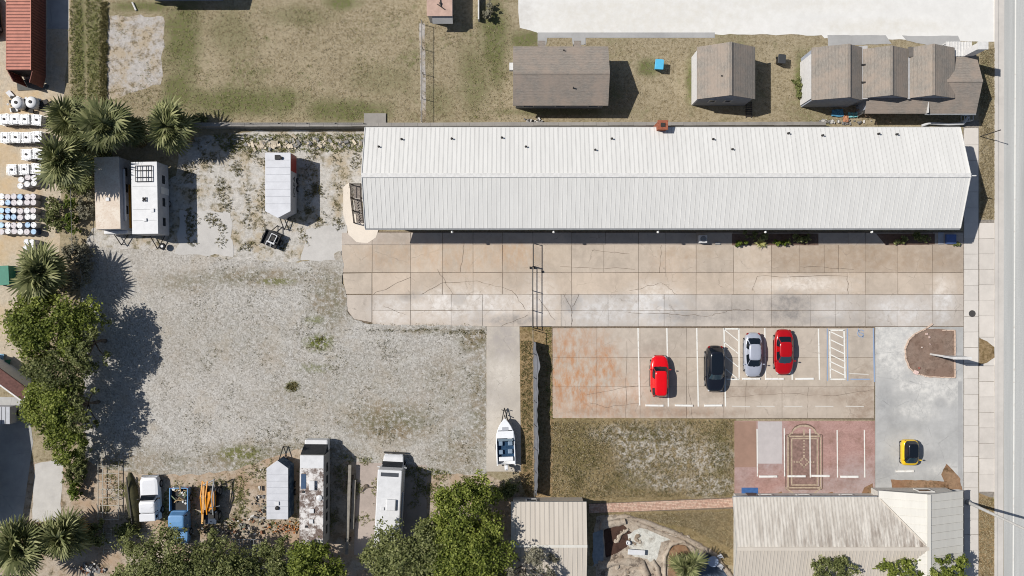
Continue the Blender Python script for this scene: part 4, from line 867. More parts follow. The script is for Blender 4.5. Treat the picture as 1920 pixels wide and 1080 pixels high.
for a in [('cabbage palm at the west end of the northern palm clump', 128, 222, 3.3, 50), ('cabbage palm in the middle of the northern palm clump', 200, 238, 4.4, 54),
          ('round cabbage palm standing apart over the wall end', 318, 238, 2.9, 54), ('cabbage palm beside the upper tote rows', 118, 302, 5.0, 54),
          ('large cabbage palm below the stacked drums', 76, 512, 3.6, 60), ('grey green cabbage palm in the lower west corner', 40, 1022, 3.4, 62),
          ('shaded cabbage palm next to the overgrown frame', 118, 1006, 3.2, 60), ('small cabbage palm behind the shaded camper', 160, 262, 2.7, 44), ('small cabbage palm between the northern clump and the lone palm', 246, 246, 2.4, 36)]: palm(*a)
palm('bright small palm on the pond island', 1288, 1062, 2.0, 40, 40, 2, 'small_palm', 'garden palms')

TL = 'trees along the west fence'; TS = 'trees along the south edge'
tree('bright green tree with the widest crown on the west fence line', 92, 612, 5.6, 100, 68, L_LIME, 5.5, .18, TL)
tree('dull dark green tree between two bright green trees', 100, 690, 5.2, 74, 50, L_MID, 4.5, .15, TL, fill=.8, tonesh=-.15)
tree('light green tree beside the brown shed roof', 98, 764, 5.0, 62, 62, L_LIME, 5.5, .17, TL)
tree('small light green tree at the foot of the west fence trees', 118, 828, 4.6, 42, 46, L_LIME, 5, .16, TL)
tree('dull green tree on the hedge just below the drums', 152, 645, 5.4, 46, 70, L_MID, 4.5, .16, TL, fill=.4)
tree('slim dull green tree near the lower hedge', 144, 765, 4.8, 34, 70, L_MID, 4.5, .15, TL, fill=.4)
for a in [('wide olive green tree below the blue pickup', 298, 1068, 6.0, 112, 64, L_MID, 5.5, .16), ('olive green tree west of the junk rack', 412, 1072, 5.6, 88, 62, L_MID, 5.5, .16), ('dark green tree filling the gap under the silver trailer', 500, 1070, 5.0, 66, 54, L_MID, 5, .16),
          ('light green round tree below the peeling old bus', 588, 1062, 5.4, 62, 52, L_LIME, 5.5, .17), ('wide olive tree over the rear of the white motorhome', 770, 1054, 6.2, 106, 70, L_MID, 5.5, .17), ('bright green tree top beside the boat pad', 868, 950, 6.2, 64, 62, L_LIME, 5.5, .17),
          ('dense green tree overlapping the corner of the tan shed', 876, 1044, 6.4, 90, 76, L_LIME, 5.5, .17), ('thin grey tree leaning over the tan shed roof', 985, 1075, 5.6, 66, 48, L_GREY, 4.2, .15)]: tree(*a, group=TS)
for a in [('green shrub tree before the streaked metal roof', 1566, 1066, 4.6, 58, 40, L_MID, 5.5, .16), ('bright green shrub tree below the roof valley', 1690, 1070, 4.4, 60, 34, L_LIME, 5.5, .16), ('bright green tree at the corner of the cream wing', 1774, 1070, 4.4, 56, 34, L_LIME, 5.5, .16)]: tree(*a, group='shrub trees south of the low building')

def shrub(label, px, py, h, rx, ry, mat, cat='shrub', name='shrub', density=9, lsize=.1, group=None):
    p = P(px, py, h * .6); t = thing(name, label, cat, (p.x, p.y, 0), group=group); rx *= S; ry *= S
    lobes = [(rx * .7 * random.uniform(-1, 1), ry * .7 * random.uniform(-1, 1), h * .45, min(rx, ry, .6) * random.uniform(.5, .8), h * .5) for _ in range(int(5 + 6 * rx * ry))]
    me = crown_mesh('foliage', lobes, density, mat, lsize); o = link(bpy.data.objects.new('foliage', me)); o.parent = t
    mb = MB()
    for l in lobes[:8]: mb.tube((l[0] * .3, l[1] * .3, 0), (l[0], l[1], l[2]), .03, .012, 5)
    mk('stem', mb, M_BARK, t); return t
for a in [('clipped green bush beside the air conditioner bed', 1391, 455, .8, 13, 5, L_VINE), ('clipped green bush past the spiky plant', 1465, 455, .8, 17, 5, L_VINE), ('small bush in the shaded bed by the door path', 1690, 450, .8, 12, 6, L_MID), ('low bush at the east end of the shaded bed', 1795, 458, .5, 12, 3, L_MID),
          ('dark shrub in the deep shade of the front bed', 1500, 447, .9, 30, 8, L_MID), ('dark shrub in the shade beside the spiky plant', 1420, 442, .9, 30, 7, L_MID), ('dark shrub in the shaded bed near the gable', 1730, 444, .9, 22, 8, L_MID)]: shrub(*a, group='bushes along the front bed')
for i, a in enumerate([('overgrown green vines on the fence beside the drums', 133, 400, 1.6, 9, 60, L_VINE), ('green vines on the lower fence by the frame pile', 139, 920, 1.6, 9, 50, L_VINE), ('brown green scrub behind the shaded camper', 160, 360, 1.2, 12, 70, L_GREY), ('dark undergrowth between the drums and fence', 100, 400, 1.2, 14, 40, L_MID),
        ('scrub at the foot of the trees by the gravel lot', 158, 500, 1.4, 12, 50, L_GREY), ('dense scrub under the west fence trees', 150, 860, 1.6, 14, 50, L_MID), ('weedy scrub over the mossy hull end', 235, 990, 1.2, 34, 20, L_MID), ('scrub beside the white panel at the upper edge', 915, 22, 1.2, 9, 22, L_GREY), ('small shrub on the cottage west side', 1497, 160, .9, 7, 34, L_MID), ('green scrub around the north palms', 170, 290, 1.2, 60, 14, L_MID), ('rusty scrub in the shade of the bent palm', 262, 262, .8, 14, 12, L_PALMD),
        ('green bushes filling the gap between the north palms', 165, 215, 1.6, 44, 16, L_PALM), ('bushy undergrowth below the palm beside the totes', 132, 345, 1.8, 26, 22, L_MID), ('leafy bushes on the fence west of the shaded camper', 158, 330, 1.8, 14, 40, L_MID), ('brown green bushes on the fence above the big tree', 140, 470, 1.6, 20, 26, L_GREY), ('pale twiggy bushes right of the large palm', 132, 530, 1.8, 20, 30, L_GREY), ('leafy bushes between the large palm and the bright tree', 70, 558, 1.6, 40, 16, L_MID), ('dense bushes at the foot of the west tree row', 140, 880, 1.6, 18, 40, L_MID), ('dark bushes east of the corner palms', 176, 1000, 1.4, 26, 26, L_MID), ('leafy bushes at the tail of the lone north palm', 368, 226, 1.2, 22, 9, L_PALM),
        ('low scrub at the shed corner by the fence end', 960, 920, 1.0, 34, 12, L_MID)]): shrub(*a, cat='vines' if 'vine' in a[0] else 'shrub', name='vine_hedge' if 'vine' in a[0] else 'scrub', density=7, lsize=.13)
# spiky agave like plant in the bed
ag = thing('spiky_plant', 'pale spiky plant with arching leaves in the front bed', 'plant', P(1424, 456))
mb = MB()
for i in range(22):
    a = i * 2.4; l = random.uniform(.5, .9); d = Vector((math.cos(a), math.sin(a), 0)); n_ = Vector((-d.y, d.x, 0)) * .05
    p1 = d * l * .5 + Vector((0, 0, .5)); p2 = d * l + Vector((0, 0, .3)); mb.add([-n_, n_, p1 + n_, p1 - n_, p2], [(0, 1, 2, 3), (3, 2, 4)])
mk('leaf_rosette', mb, flat('pale_agave', (170, 168, 106), .7, .3, 0, .2, 6), ag)
# bare branches heaped behind the triple gabled house
bb = thing('brush_pile', 'heap of bare brown branches behind the long building', 'branches', P(1640, 205))
mb = MB()
for i in range(150):
    a = random.uniform(0, 6.28); x, y = random.gauss(0, 1.6), random.gauss(0, .55); l = random.uniform(.4, 1.5); z = random.uniform(.05, .8)
    mb.tube((x, y, z), (x + l * math.cos(a), y + l * math.sin(a) * .7, max(.03, z + random.uniform(-.3, .5))), .018, .008, 4)
bo_ = mk('branch_tangle', mb, flat('bare_twig', (176, 146, 122), .95, .1, 0, .2, 5), bb); bo_['kind'] = 'stuff'

# tufts
def tufts(name, label, poly, n, mat, size=(.1, .24), parent=None, mask=None, seed=1):
    rng = np.random.default_rng(seed); xs = [p[0] for p in poly]; ys = [p[1] for p in poly]
    pts = rng.uniform((min(xs), min(ys)), (max(xs), max(ys)), (n * 3, 2)); inside = np.zeros(len(pts), bool); j = len(poly) - 1
    for i in range(len(poly)):
        xi, yi = poly[i]; xj, yj = poly[j]; c = ((yi > pts[:, 1]) != (yj > pts[:, 1])) & (pts[:, 0] < (xj - xi) * (pts[:, 1] - yi) / (yj - yi + 1e-9) + xi); inside ^= c; j = i
    pts = pts[inside]
    if mask is not None: pts = pts[[mask(x, y) > rng.uniform() for x, y in pts]]
    pts = pts[:n]; m = len(pts); k = 5
    g = np.stack([(pts[:, 0] - 960) * S, (540 - pts[:, 1]) * S, np.full(m, .03)], 1)
    cen = np.repeat(g, k, 0) + rng.normal(size=(m * k, 3)) * np.array([.07, .07, .0]); sz = rng.uniform(size[0], size[1], m * k); cen[:, 2] += sz * .35
    nn = rng.normal(size=(m * k, 3)) + np.array([0, 0, .8]); nn /= np.linalg.norm(nn, axis=1)[:, None]
    me = leaf_mesh(name, cen, nn, sz * .6, np.clip(np.repeat(rng.uniform(0, 1, m), k) + rng.normal(size=m * k) * .15, 0, 1), mat, .28)
    o = link(bpy.data.objects.new(name, me)); tag(o, label, 'grass', None, 'stuff'); return o
nz = lambda x, y, f, s=0: mnoise.noise(Vector((x * f, y * f, s)))
tufts('grass', 'dry tan grass tufts across the north field', [(310, 12), (790, 20), (960, 60), (960, 225), (330, 228), (205, 190), (300, 160)], 3600, L_DRY, (.06, .13), seed=1)
tufts('grass', 'green grass tufts in the north field hollows', [(205, 10), (960, 20), (960, 228), (400, 228), (205, 200)], 2600, L_GRN, (.05, .12), mask=lambda x, y: max(0, nz(x, y, .02, 3) * 1.6 + (.5 if (y > 165 and x < 700) or x > 880 or (305 < x < 370) else -.1)), seed=2)
tufts('grass', 'dry grass tufts between the shingled houses', [(965, 78), (1520, 78), (1520, 205), (1620, 228), (965, 226)], 1600, L_DRY, (.05, .12), seed=3)
tufts('grass', 'tall grass in strips beside the shipping container', [(131, 0), (152, 0), (160, 190), (133, 190)], 600, L_GRN, (.08, .18), seed=4)
tufts('grass', 'tall grass strip along the old field fence', [(160, 0), (190, 0), (190, 190), (165, 190)], 700, L_GRN, (.08, .18), seed=14)
tufts('grass', 'dark tufts standing in for the fence shadow line', [(190, 5), (202, 5), (200, 195), (190, 195)], 700, L_WEED, (.16, .32), seed=15)  # dark tufts laid where the fence shadow falls, imitating it
tufts('grass', 'brown turf tufts on the south lawn', [(1032, 790), (1374, 788), (1374, 930), (1032, 934)], 3000, L_WEED, (.07, .15), mask=lambda x, y: .45 + nz(x, y, .03, 4), seed=5)
tufts('grass', 'dry turf tufts on the south lawn', [(1032, 790), (1374, 788), (1374, 930), (1032, 934)], 3500, L_DRY, (.08, .17), seed=6)
tufts('grass', 'dry turf below the brick path', [(1150, 966), (1374, 958), (1374, 1030), (1290, 990), (1200, 972)], 1400, L_DRY, (.08, .17), seed=7)
tufts('weeds', 'dark weeds scattered through the sandy trailer ground', [(340, 265), (680, 250), (690, 300), (645, 430), (560, 470), (430, 470), (350, 460)], 3000, L_WEED, (.08, .2), mask=lambda x, y: max(0, nz(x, y, .035, 5) * 1.8 + .1), seed=8)
tufts('weeds', 'sparse weeds over the pale gravel lot', [(300, 480), (640, 480), (660, 612), (910, 614), (910, 880), (700, 860), (300, 870)], 4200, L_WEED, (.05, .13), mask=lambda x, y: max(0, nz(x, y, .02, 6) * 1.4 + nz(x, y, .08, 9) * .9 - .12 + (.25 if (y > 780 or x > 860) else 0)), seed=9)
tufts('weeds', 'green weed clump in the middle of the gravel lot', [(570, 615), (635, 615), (635, 675), (570, 675)], 190, L_WEED, (.06, .15), mask=lambda x, y: (1.1 - ((x - 599) / 24) ** 2 - ((y - 643) / 18) ** 2) * (.5 + 1.4 * nz(x, y, .12, 2)), seed=10)
tufts('weeds', 'small green weed clump on the gravel lot', [(536, 714), (562, 714), (562, 736), (536, 736)], 90, L_WEED, (.1, .2), mask=lambda x, y: 1 - ((x - 549) / 12) ** 2 - ((y - 725) / 9) ** 2, seed=11)
tufts('weeds', 'weedy grass along the south row of vehicles', [(190, 860), (420, 880), (560, 838), (820, 880), (900, 900), (660, 1000), (190, 1000)], 5200, L_GRN, (.08, .2), mask=lambda x, y: max(0, nz(x, y, .03, 7) * 1.6 + .15), seed=12)
tufts('weeds', 'weeds fringing the lower edge of the concrete apron', [(690, 607), (912, 607), (912, 626), (690, 620)], 380, L_WEED, (.06, .14), mask=lambda x, y: .35 + nz(x, y, .05, 11) * 1.5, seed=21)
tufts('weeds', 'weeds beside the screened fence strip', [(976, 640), (998, 640), (998, 930), (980, 930)], 800, L_WEED, (.07, .16), seed=13)
tufts('weeds', 'weeds east of the screened fence', [(1022, 614), (1034, 614), (1036, 785), (1024, 785)], 200, L_GRN, (.07, .16), seed=16)
tufts('grass', 'dry grass on the verge under the light pole', [(1836, 930), (1863, 940), (1863, 1080), (1836, 1080)], 700, L_DRY, (.08, .17), seed=17)
tufts('grass', 'dry grass on the north verge by the road', [(1838, 90), (1864, 90), (1864, 410), (1838, 410)], 1400, L_DRY, (.08, .17), seed=18)
tufts('weeds', 'weeds along the north wall behind the trailers', [(400, 252), (680, 252), (680, 285), (420, 285)], 1100, L_GRN, (.08, .2), seed=19)
# ------------------------------------------------------------------ vehicles
def car_paint(name, rgb, metal=0.0, rough=.22):
    if name in MATS: return MATS[name]
    m = NM(name, rough, .5, metal); m.b.inputs['Coat Weight'].default_value = .7; m.b.inputs['Coat Roughness'].default_value = .08
    nz = m.noise(2, 3, .5, m.oc()); c = C(*rgb); MATS[name] = m.color(m.mix(m.rng(nz, .3, .7), tuple(v * .94 for v in c[:3]) + (1,), c)); return MATS[name]
def glass(name, rgb=(24, 30, 38)):
    if name in MATS: return MATS[name]
    m = NM(name, .06, .6); MATS[name] = m.color(C(*rgb)); return MATS[name]
M_TYRE = flat('tyre_rubber', (42, 42, 44), .9, .2); M_RIM = flat('alloy_rim', (176, 178, 182), .35, .5, .6); M_PLAST = flat('black_plastic', (36, 36, 38), .6, .3)
M_LAMP = flat('headlamp_lens', (224, 228, 232), .12, .6, 0, .05); M_TAIL = flat('tail_lamp', (150, 26, 24), .2, .5, 0, .05); M_CHROME = flat('chrome', (196, 198, 200), .2, .6, .8)
M_GL = glass('car_glass'); M_GLB = glass('car_glass_blue', (52, 72, 84))
def lerp(a, b, t): return a + (b - a) * t
def pw(xs, x):
    for (a, va), (b, vb) in zip(xs, xs[1:]):
        if x <= b: return va + (vb - va) * max(0, min(1, (x - a) / (b - a)))
    return xs[-1][1]
def sup(a, n): c, s_ = math.cos(a), math.sin(a); return (math.copysign(abs(c) ** (2 / n), c), math.copysign(abs(s_) ** (2 / n), s_))
def wheels(t, W, ys, r=.33, w=.22, x=None):
    for y in ys:
        for s_ in (-1, 1):
            xx = s_ * ((W / 2 - .17) if x is None else x); mb = MB()
            mb.tube((xx - w / 2, y, r), (xx + w / 2, y, r), r, n=16); ty = mk('wheel', mb, M_TYRE, t); mb = MB(); mb.tube((xx + s_ * (w / 2 - .01), y, r), (xx + s_ * (w / 2 + .015), y, r), r * .62, n=10); mk('rim', mb, M_RIM, ty)
def car(name, label, px, py, rz, L, W, paint, deck, cab, hroof, roofmat=None, group='parked cars', rn=4.5, bn=3.5, glassm=None, belt=.92, panor=False, gl2=None):
    """deck: (y, height) profile rear to front of the lower body; cab: (rear base, rear top, front top, front base) y of the cabin"""
    p = P(px, py); t = thing(name, label, 'car', (p.x, p.y, .065), rz, group); N_ = 56; gm = glassm or M_GL
    hd = lambda y: pw(deck, y)
    def ring(ins, zf, zmul=None):
        out = []
        for i in range(N_):
            cx, cy = sup(2 * PI * i / N_, bn); y = cy * (L / 2 - ins); x = cx * (W / 2 - ins); h = hd(y)
            out.append((x, y, zf if zmul is None else h * zmul[0] + zmul[1]))
        return out
    mb = MB(); mb.rings([ring(.1, .2), ring(.02, .26), ring(.0, .45), ring(.0, 0, (.72, 0)), ring(.05, 0, (.94, 0)), ring(.14, 0, (1.0, 0)), ring(.4, 0, (1.0, .025)), ring(W * .42, 0, (1.0, .035))])
    mk('body', mb, paint, t, True)
    y0b, y0t, y1t, y1b = cab; zb = belt - .06; wb, wt = W / 2 - .1, W / 2 - .33
    def cs(tt, a, off=0.0):
        cx, cy = sup(a, rn); yr, yf = lerp(y0b, y0t, tt), lerp(y1b, y1t, tt); yc, hl = (yr + yf) / 2, (yf - yr) / 2; e = off
        return (cx * (lerp(wb, wt, tt ** 1.25) + e), yc + cy * (hl + e), lerp(zb, hroof - .05, tt) + e * .6)
    mb = MB(); rs = [[cs(tt, 2 * PI * i / N_) for i in range(N_)] for tt in (0, .25, .5, .75, 1.0)]
    def top(k, dz): 
        out = []
        for i in range(N_):
            x, y, z = cs(1.0, 2 * PI * i / N_); yc = (y0t + y1t) / 2; out.append((x * k, yc + (y - yc) * k, hroof - .05 + dz))
        return out
    rs += [top(.94, .03), top(.8, .05), top(.4, .06)]; mb.rings(rs); mk('cabin', mb, roofmat or paint, t, True)
    def patch(nm, a0, a1, t0, t1, mat, n=10, off=.008):
        mb = MB(); m2 = 5; g = [[cs(lerp(t0, t1, j / m2), lerp(a0, a1, i / n), off) for i in range(n + 1)] for j in range(m2 + 1)]
        vs = [q for r_ in g for q in r_]; mb.add(vs, [(j * (n + 1) + i, j * (n + 1) + i + 1, (j + 1) * (n + 1) + i + 1, (j + 1) * (n + 1) + i) for j in range(m2) for i in range(n)]); return mk(nm, mb, mat, t, True)
    e = .3
    patch('windshield', PI / 2 - .62, PI / 2 + .62, .1, .97, gl2 or gm); patch('rear_window', -PI / 2 - .6, -PI / 2 + .6, .16, .95, gm)
    for s_ in (0, 1):
        m_ = (lambda a: a) if s_ == 0 else (lambda a: PI - a)
        patch('side_window', m_(.03), m_(PI / 2 - .72), .2, .9, gm); patch('side_window', m_(-.06), m_(-PI / 2 + .75), .2, .9, gm)
    if panor:
        mb = MB(); yc = (y0t + y1t) / 2; hl = (y1t - y0t) / 2 * .86
        mb.rings([[(sup(2 * PI * i / 32, 6)[0] * wt * .82, yc + sup(2 * PI * i / 32, 6)[1] * hl, hroof + z) for i in range(32)] for z in (-.02, .018)]); mk('glass_roof', mb, gm, t)
    for s_ in (-1, 1):
        mb = MB(); mb.obox((s_ * (W / 2 + .06), y1b - .35, belt + .06), (.2, .1, .14)); mk('mirror', mb, paint, t, bevel=.02)
        hy = L / 2; mb = MB(); mb.obox((s_ * W * .31, hy - .2, hd(hy - .1) * .84), (.22, .16, .08), -s_ * .6); mk('headlight', mb, M_LAMP, t, bevel=.03)
        mb = MB(); mb.obox((s_ * W * .32, -hy + .14, hd(-hy + .1) * .84), (.24, .14, .12), s_ * .5); mk('taillight', mb, M_TAIL, t, bevel=.03)
        mb = MB(); mb.obox((s_ * (W / 2 - .01), 0, .33), (.06, L * .5, .12)); mk('sill', mb, M_PLAST, t)
    mb = MB(); mb.obox((0, L / 2 - .04, .42), (W * .5, .08, .16)); mk('grille', mb, M_PLAST, t, bevel=.02)
    wheels(t, W, (-L * .3, L * .31), .33, .22); return t
SED = lambda L: [(-L / 2, .78), (-L * .4, .96), (-L * .28, 1.0), (0, .95), (L * .2, .95), (L * .36, .84), (L * .47, .72), (L / 2, .6)]
SUVD = lambda L: [(-L / 2, .95), (-L * .42, 1.05), (0, 1.05), (L * .22, 1.05), (L * .38, .98), (L * .47, .86), (L / 2, .7)]
car('red_suv', 'bright red compact suv parked nose to the north', 1234, 704, 0, 4.15, 1.8, car_paint('bright_red_paint', (236, 8, 18)), SUVD(4.15), (-2.0, -1.78, .6, 1.05), 1.6, belt=1.05, rn=6)
car('black_suv', 'glossy black crossover with a dark glass roof', 1337, 690, PI, 4.6, 1.96, car_paint('black_paint', (24, 26, 34)), SUVD(4.6), (-2.15, -1.7, .5, 1.1), 1.6, belt=1.05, panor=True, gl2=M_GLB)
car('silver_sedan', 'silver sedan beside the striped walkway', 1408, 664, PI, 4.4, 1.78, car_paint('silver_paint', (206, 210, 222), .35, .28), SED(4.4), (-1.85, -1.05, .45, 1.25), 1.42)
car('red_sedan', 'dark red sedan parked next to the silver sedan', 1465, 659, PI, 4.5, 1.86, car_paint('deep_red_paint', (184, 8, 14)), SED(4.5), (-1.75, -1.0, .4, 1.2), 1.42, gl2=M_GLB)
M_YEL = car_paint('yellow_paint', (250, 206, 30))
car('yellow_microcar', 'tiny yellow microcar with a black roof', 1699, 846, PI, 2.6, 1.62, M_YEL, [(-1.3, .9), (-1.1, 1.0), (.5, .98), (1.0, .9), (1.3, .68)], (-1.22, -1.0, .35, 1.0), 1.52, car_paint('black_paint', (24, 26, 34)), belt=.98, panor=True, bn=5, gl2=M_GLB)
car('dark_blue_car', 'dark blue car half out of frame beside the shipping container', -12, 34, .1, 4.4, 1.8, car_paint('navy_paint', (38, 46, 66)), SED(4.4), (-1.85, -1.05, .45, 1.25), 1.42)
car('grey_parked_car', 'dark grey car half out of frame under the corner palms', 28, 1094, PI / 2, 4.3, 1.8, car_paint('charcoal_paint', (70, 74, 80)), SED(4.3), (-1.85, -1.05, .45, 1.25), 1.42)

# boxy vehicles
def rbox(name, x0, x1, y0, y1, z0, z1, mat, t, bv=.06):
    mb = MB(); mb.box(x0, x1, y0, y1, z0, z1); return mk(name, mb, mat, t, False, bv)
M_TRW = flat('aged_white_panel', (224, 224, 224), .5, .4, 0, .07, 2); M_ALU = flat('aluminium_sheet', (212, 213, 217), .45, .5, 0, .08, 1.2); M_TRG = flat('grey_side_panel', (184, 186, 192), .5, .4, 0, .1, 2)
def axle(t, W, y, r=.3): wheels(t, W, (y,), r, .18, W / 2 - .12)
def hitch(t, y0, y1, W, z=.45):
    mb = MB(); s_ = 1 if y1 > y0 else -1; mb.tube((-W * .3, y0, z), (0, y1, z), .05, n=5); mb.tube((W * .3, y0, z), (0, y1, z), .05, n=5); mb.tube((0, y1 - s_ * .1, .05), (0, y1 - s_ * .1, .75), .04); mk('hitch', mb, M_DARK, t)
def vent(t, x, y, z, s_=.34, h=.12, mat=None): return rbox('roof_vent', x - s_ / 2, x + s_ / 2, y - s_ / 2, y + s_ / 2, z + .004, z + h, mat or M_TRW, t, .02)
# shaded old camper
def weather(name, a, b, c, thr=.5):
    m = NM(name, .8, .25); nz = m.noise(1.1, 6, .75, m.oc()); f = m.noise(6, 4, .7, m.oc())
    q = m.mix(m.rng(nz, thr - .05, thr + .06), C(*a), C(*b)); q = m.mix(m.rng(f, .5, .7, 0, .6), q, C(*c)); return m.color(q)
M_CREAM = weather('flaking_cream_roof', (236, 224, 208), (226, 210, 192), (196, 172, 150)); z1 = 3.0
p = P(201, 362, z1); ta = thing('shaded_camper', 'old cream roofed camper trailer half in palm shade', 'camper', (p.x, p.y, 0), R(1.5), group='travel trailers')
W_, L_ = 2.35, 6.9; rbox('body', -W_ / 2, W_ / 2, -L_ / 2, L_ / 2, .5, z1 - .06, M_TRG, ta); rbox('roof', -W_ / 2 - .02, W_ / 2 + .02, -L_ / 2, L_ / 2 + .02, z1 - .055, z1, M_CREAM, ta, .03)
vent(ta, .05, -.6, z1); rbox('orange_stripe', W_ / 2 + .003, W_ / 2 + .012, -L_ / 2 + .2, L_ / 2 - 2.4, .75, 1.2, flat('orange_stripe', (208, 148, 40), .5, .4), ta, 0)
rbox('front_cap', -W_ / 2, W_ / 2, -L_ / 2 - .35, -L_ / 2 - .005, .5, 1.5, M_TRW, ta); rbox('awning_roll', W_ / 2 + .004, W_ / 2 + .2, -2.6, 2.4, 2.1, 2.3, M_TRW, ta, .05); hitch(ta, -L_ / 2 - .3, -L_ / 2 - 1.4, W_); axle(ta, W_, .3)
for y in (-1.5, .6, 2.2): rbox('window', W_ / 2 + .003, W_ / 2 + .02, y - .4, y + .4, 1.35, 1.9, M_GL, ta, 0)
# rack camper
z1 = 3.1; p = P(271, 371, z1); tb = thing('rack_camper', 'white camper trailer with black roof rack and vents', 'camper', (p.x, p.y, 0), R(1), group='travel trailers')
W_, L_ = 2.45, 6.9; rbox('body', -W_ / 2, W_ / 2, -L_ / 2, L_ / 2, .5, z1 - .06, M_TRG, tb); rbox('roof', -W_ / 2 - .02, W_ / 2 + .02, -L_ / 2, L_ / 2, z1 - .055, z1, M_TRW, tb, .04)
mb = MB()
for x in (-.75, -.25, .3, .78): mb.tube((x, 1.55, z1 + .14), (x, 3.05, z1 + .14), .035, n=5)
for y in (1.55, 1.95, 2.6, 3.05): mb.tube((-.78, y, z1 + .14), (.8, y, z1 + .14), .035, n=5)
for x in (-.75, .78):
    for y in (1.55, 3.05): mb.tube((x, y, z1), (x, y, z1 + .14), .03, n=5)
mk('roof_rack', mb, M_PLAST, tb)
mb = MB(); mb.obox((.02, -.15, z1 + .05), (.42, .42, .1)); v_ = mk('roof_vent', mb, M_TRG, tb); mb = MB()
for a in (0, PI / 2): mb.obox((.02, -.15, z1 + .12), (.44, .14, .03), a + .78)
mk('fan_blades', mb, M_DARK, v_); vent(tb, .75, -1.2, z1, .34); vent(tb, .05, -2.1, z1, .3)
for y in (-1.1, -2.15, 1.1):
    mb = MB(); mb.box(-W_ / 2 + .1, W_ / 2 - .1, y - .012, y + .012, z1 + .002, z1 + .012); mk('roof_seam', mb, M_GUT, tb)
for y in (-2.2, -.3, 1.9): rbox('window', W_ / 2 + .003, W_ / 2 + .02, y - .4, y + .4, 1.4, 2.0, M_GL, tb, 0)
rbox('door', W_ / 2 + .003, W_ / 2 + .03, .5, 1.15, .55, 2.35, M_TRW, tb, 0); axle(tb, W_, -.3); hitch(tb, -L_ / 2, -L_ / 2 - 1.3, W_)
mb = MB(); mb.lathe([(.02, .0), (.28, .0), (.33, .06), (.33, .16), (.28, .22), (.02, .2)], (.55, -L_ / 2 - 1.05, .5), 14); sw = mk('spare_wheel', mb, M_TYRE, tb); mb = MB(); mb.lathe([(.02, 0), (.15, 0), (.13, .03)], (.55, -L_ / 2 - 1.05, .722), 10); mk('hub', mb, M_TRW, sw)
# v nose trailers
def vnose(name, label, px, py, z1, W_, L_, nose, side, rz=0, roofm=None):
    p = P(px, py, z1); t = thing(name, label, 'trailer', (p.x, p.y, 0), rz, group='v nose cargo trailers'); d = 1 if nose > 0 else -1
    po = [(-W_ / 2, -d * L_ / 2), (W_ / 2, -d * L_ / 2), (W_ / 2, d * L_ / 2), (0, d * (L_ / 2 + abs(nose))), (-W_ / 2, d * L_ / 2)]
    mb = MB(); mb.prism(po, .4, z1 - .05); mk('body', mb, side, t); mb = MB(); mb.prism([(x * 1.02, y * 1.005) for x, y in po], z1 - .05, z1); mk('roof', mb, roofm or M_ALU, t, False, .02)
    for k in range(7):
        y = -L_ / 2 + L_ * (k + 1) / 8; mb = MB(); mb.box(-W_ / 2 + .05, W_ / 2 - .05, y - .02, y + .02, z1 + .001, z1 + .014); mk('roof_seam', mb, M_TRG, t)
    wheels(t, W_, (-.4, .4), .3, .18, W_ / 2 + .02); hitch(t, d * (L_ / 2 + abs(nose) * .5), d * (L_ / 2 + abs(nose) + 1.0), W_ * .7); return t
M_TRRED = flat('red_side_wrap', (158, 62, 54), .5, .4)
tc = vnose('food_trailer', 'silver roofed v nose trailer with red and white lettered side', 521, 341, 2.65, 2.4, 5.6, -.65, M_TRG)
rbox('red_graphic', 1.203, 1.212, 1.1, 2.75, .5, 2.5, M_TRRED, tc, 0); vent(tc, -.05, 2.35, 2.65, .45, .14, M_DARK); mb = MB(); mb.lathe([(.16, 0), (.16, .22), (.03, .25)], (.28, 2.3, 2.652), 8); mk('roof_fan', mb, M_DARK, tc)
fc = bpy.data.curves.new('lettering', 'FONT'); fc.body = 'IOEA'; fc.size = .95; fc.align_x = 'CENTER'; fc.extrude = .004
fo = bpy.data.objects.new('lettering_curve', fc); fm = bpy.data.meshes.new_from_object(fo); bpy.data.objects.remove(fo); fm.materials.clear(); fm.materials.append(M_PLAST); fo = link(bpy.data.objects.new('lettering', fm)); fo.parent = tc; fo.location = (1.216, -.3, 1.0); fo.rotation_euler = (PI / 2, 0, PI / 2)
te = vnose('silver_cargo_trailer', 'silver roofed v nose trailer with dark blue streaked side', 520, 926, 2.5, 2.05, 4.9, .75, weather('blue_wrap', (40, 66, 96), (92, 112, 132), (30, 44, 66)))
vent(te, .0, -.9, 2.5, .36); mb = MB(); mb.lathe([(.2, 0), (.18, .16), (.02, .2)], (-.02, -1.35, 2.502), 10); mk('roof_fan', mb, M_DARK, te)
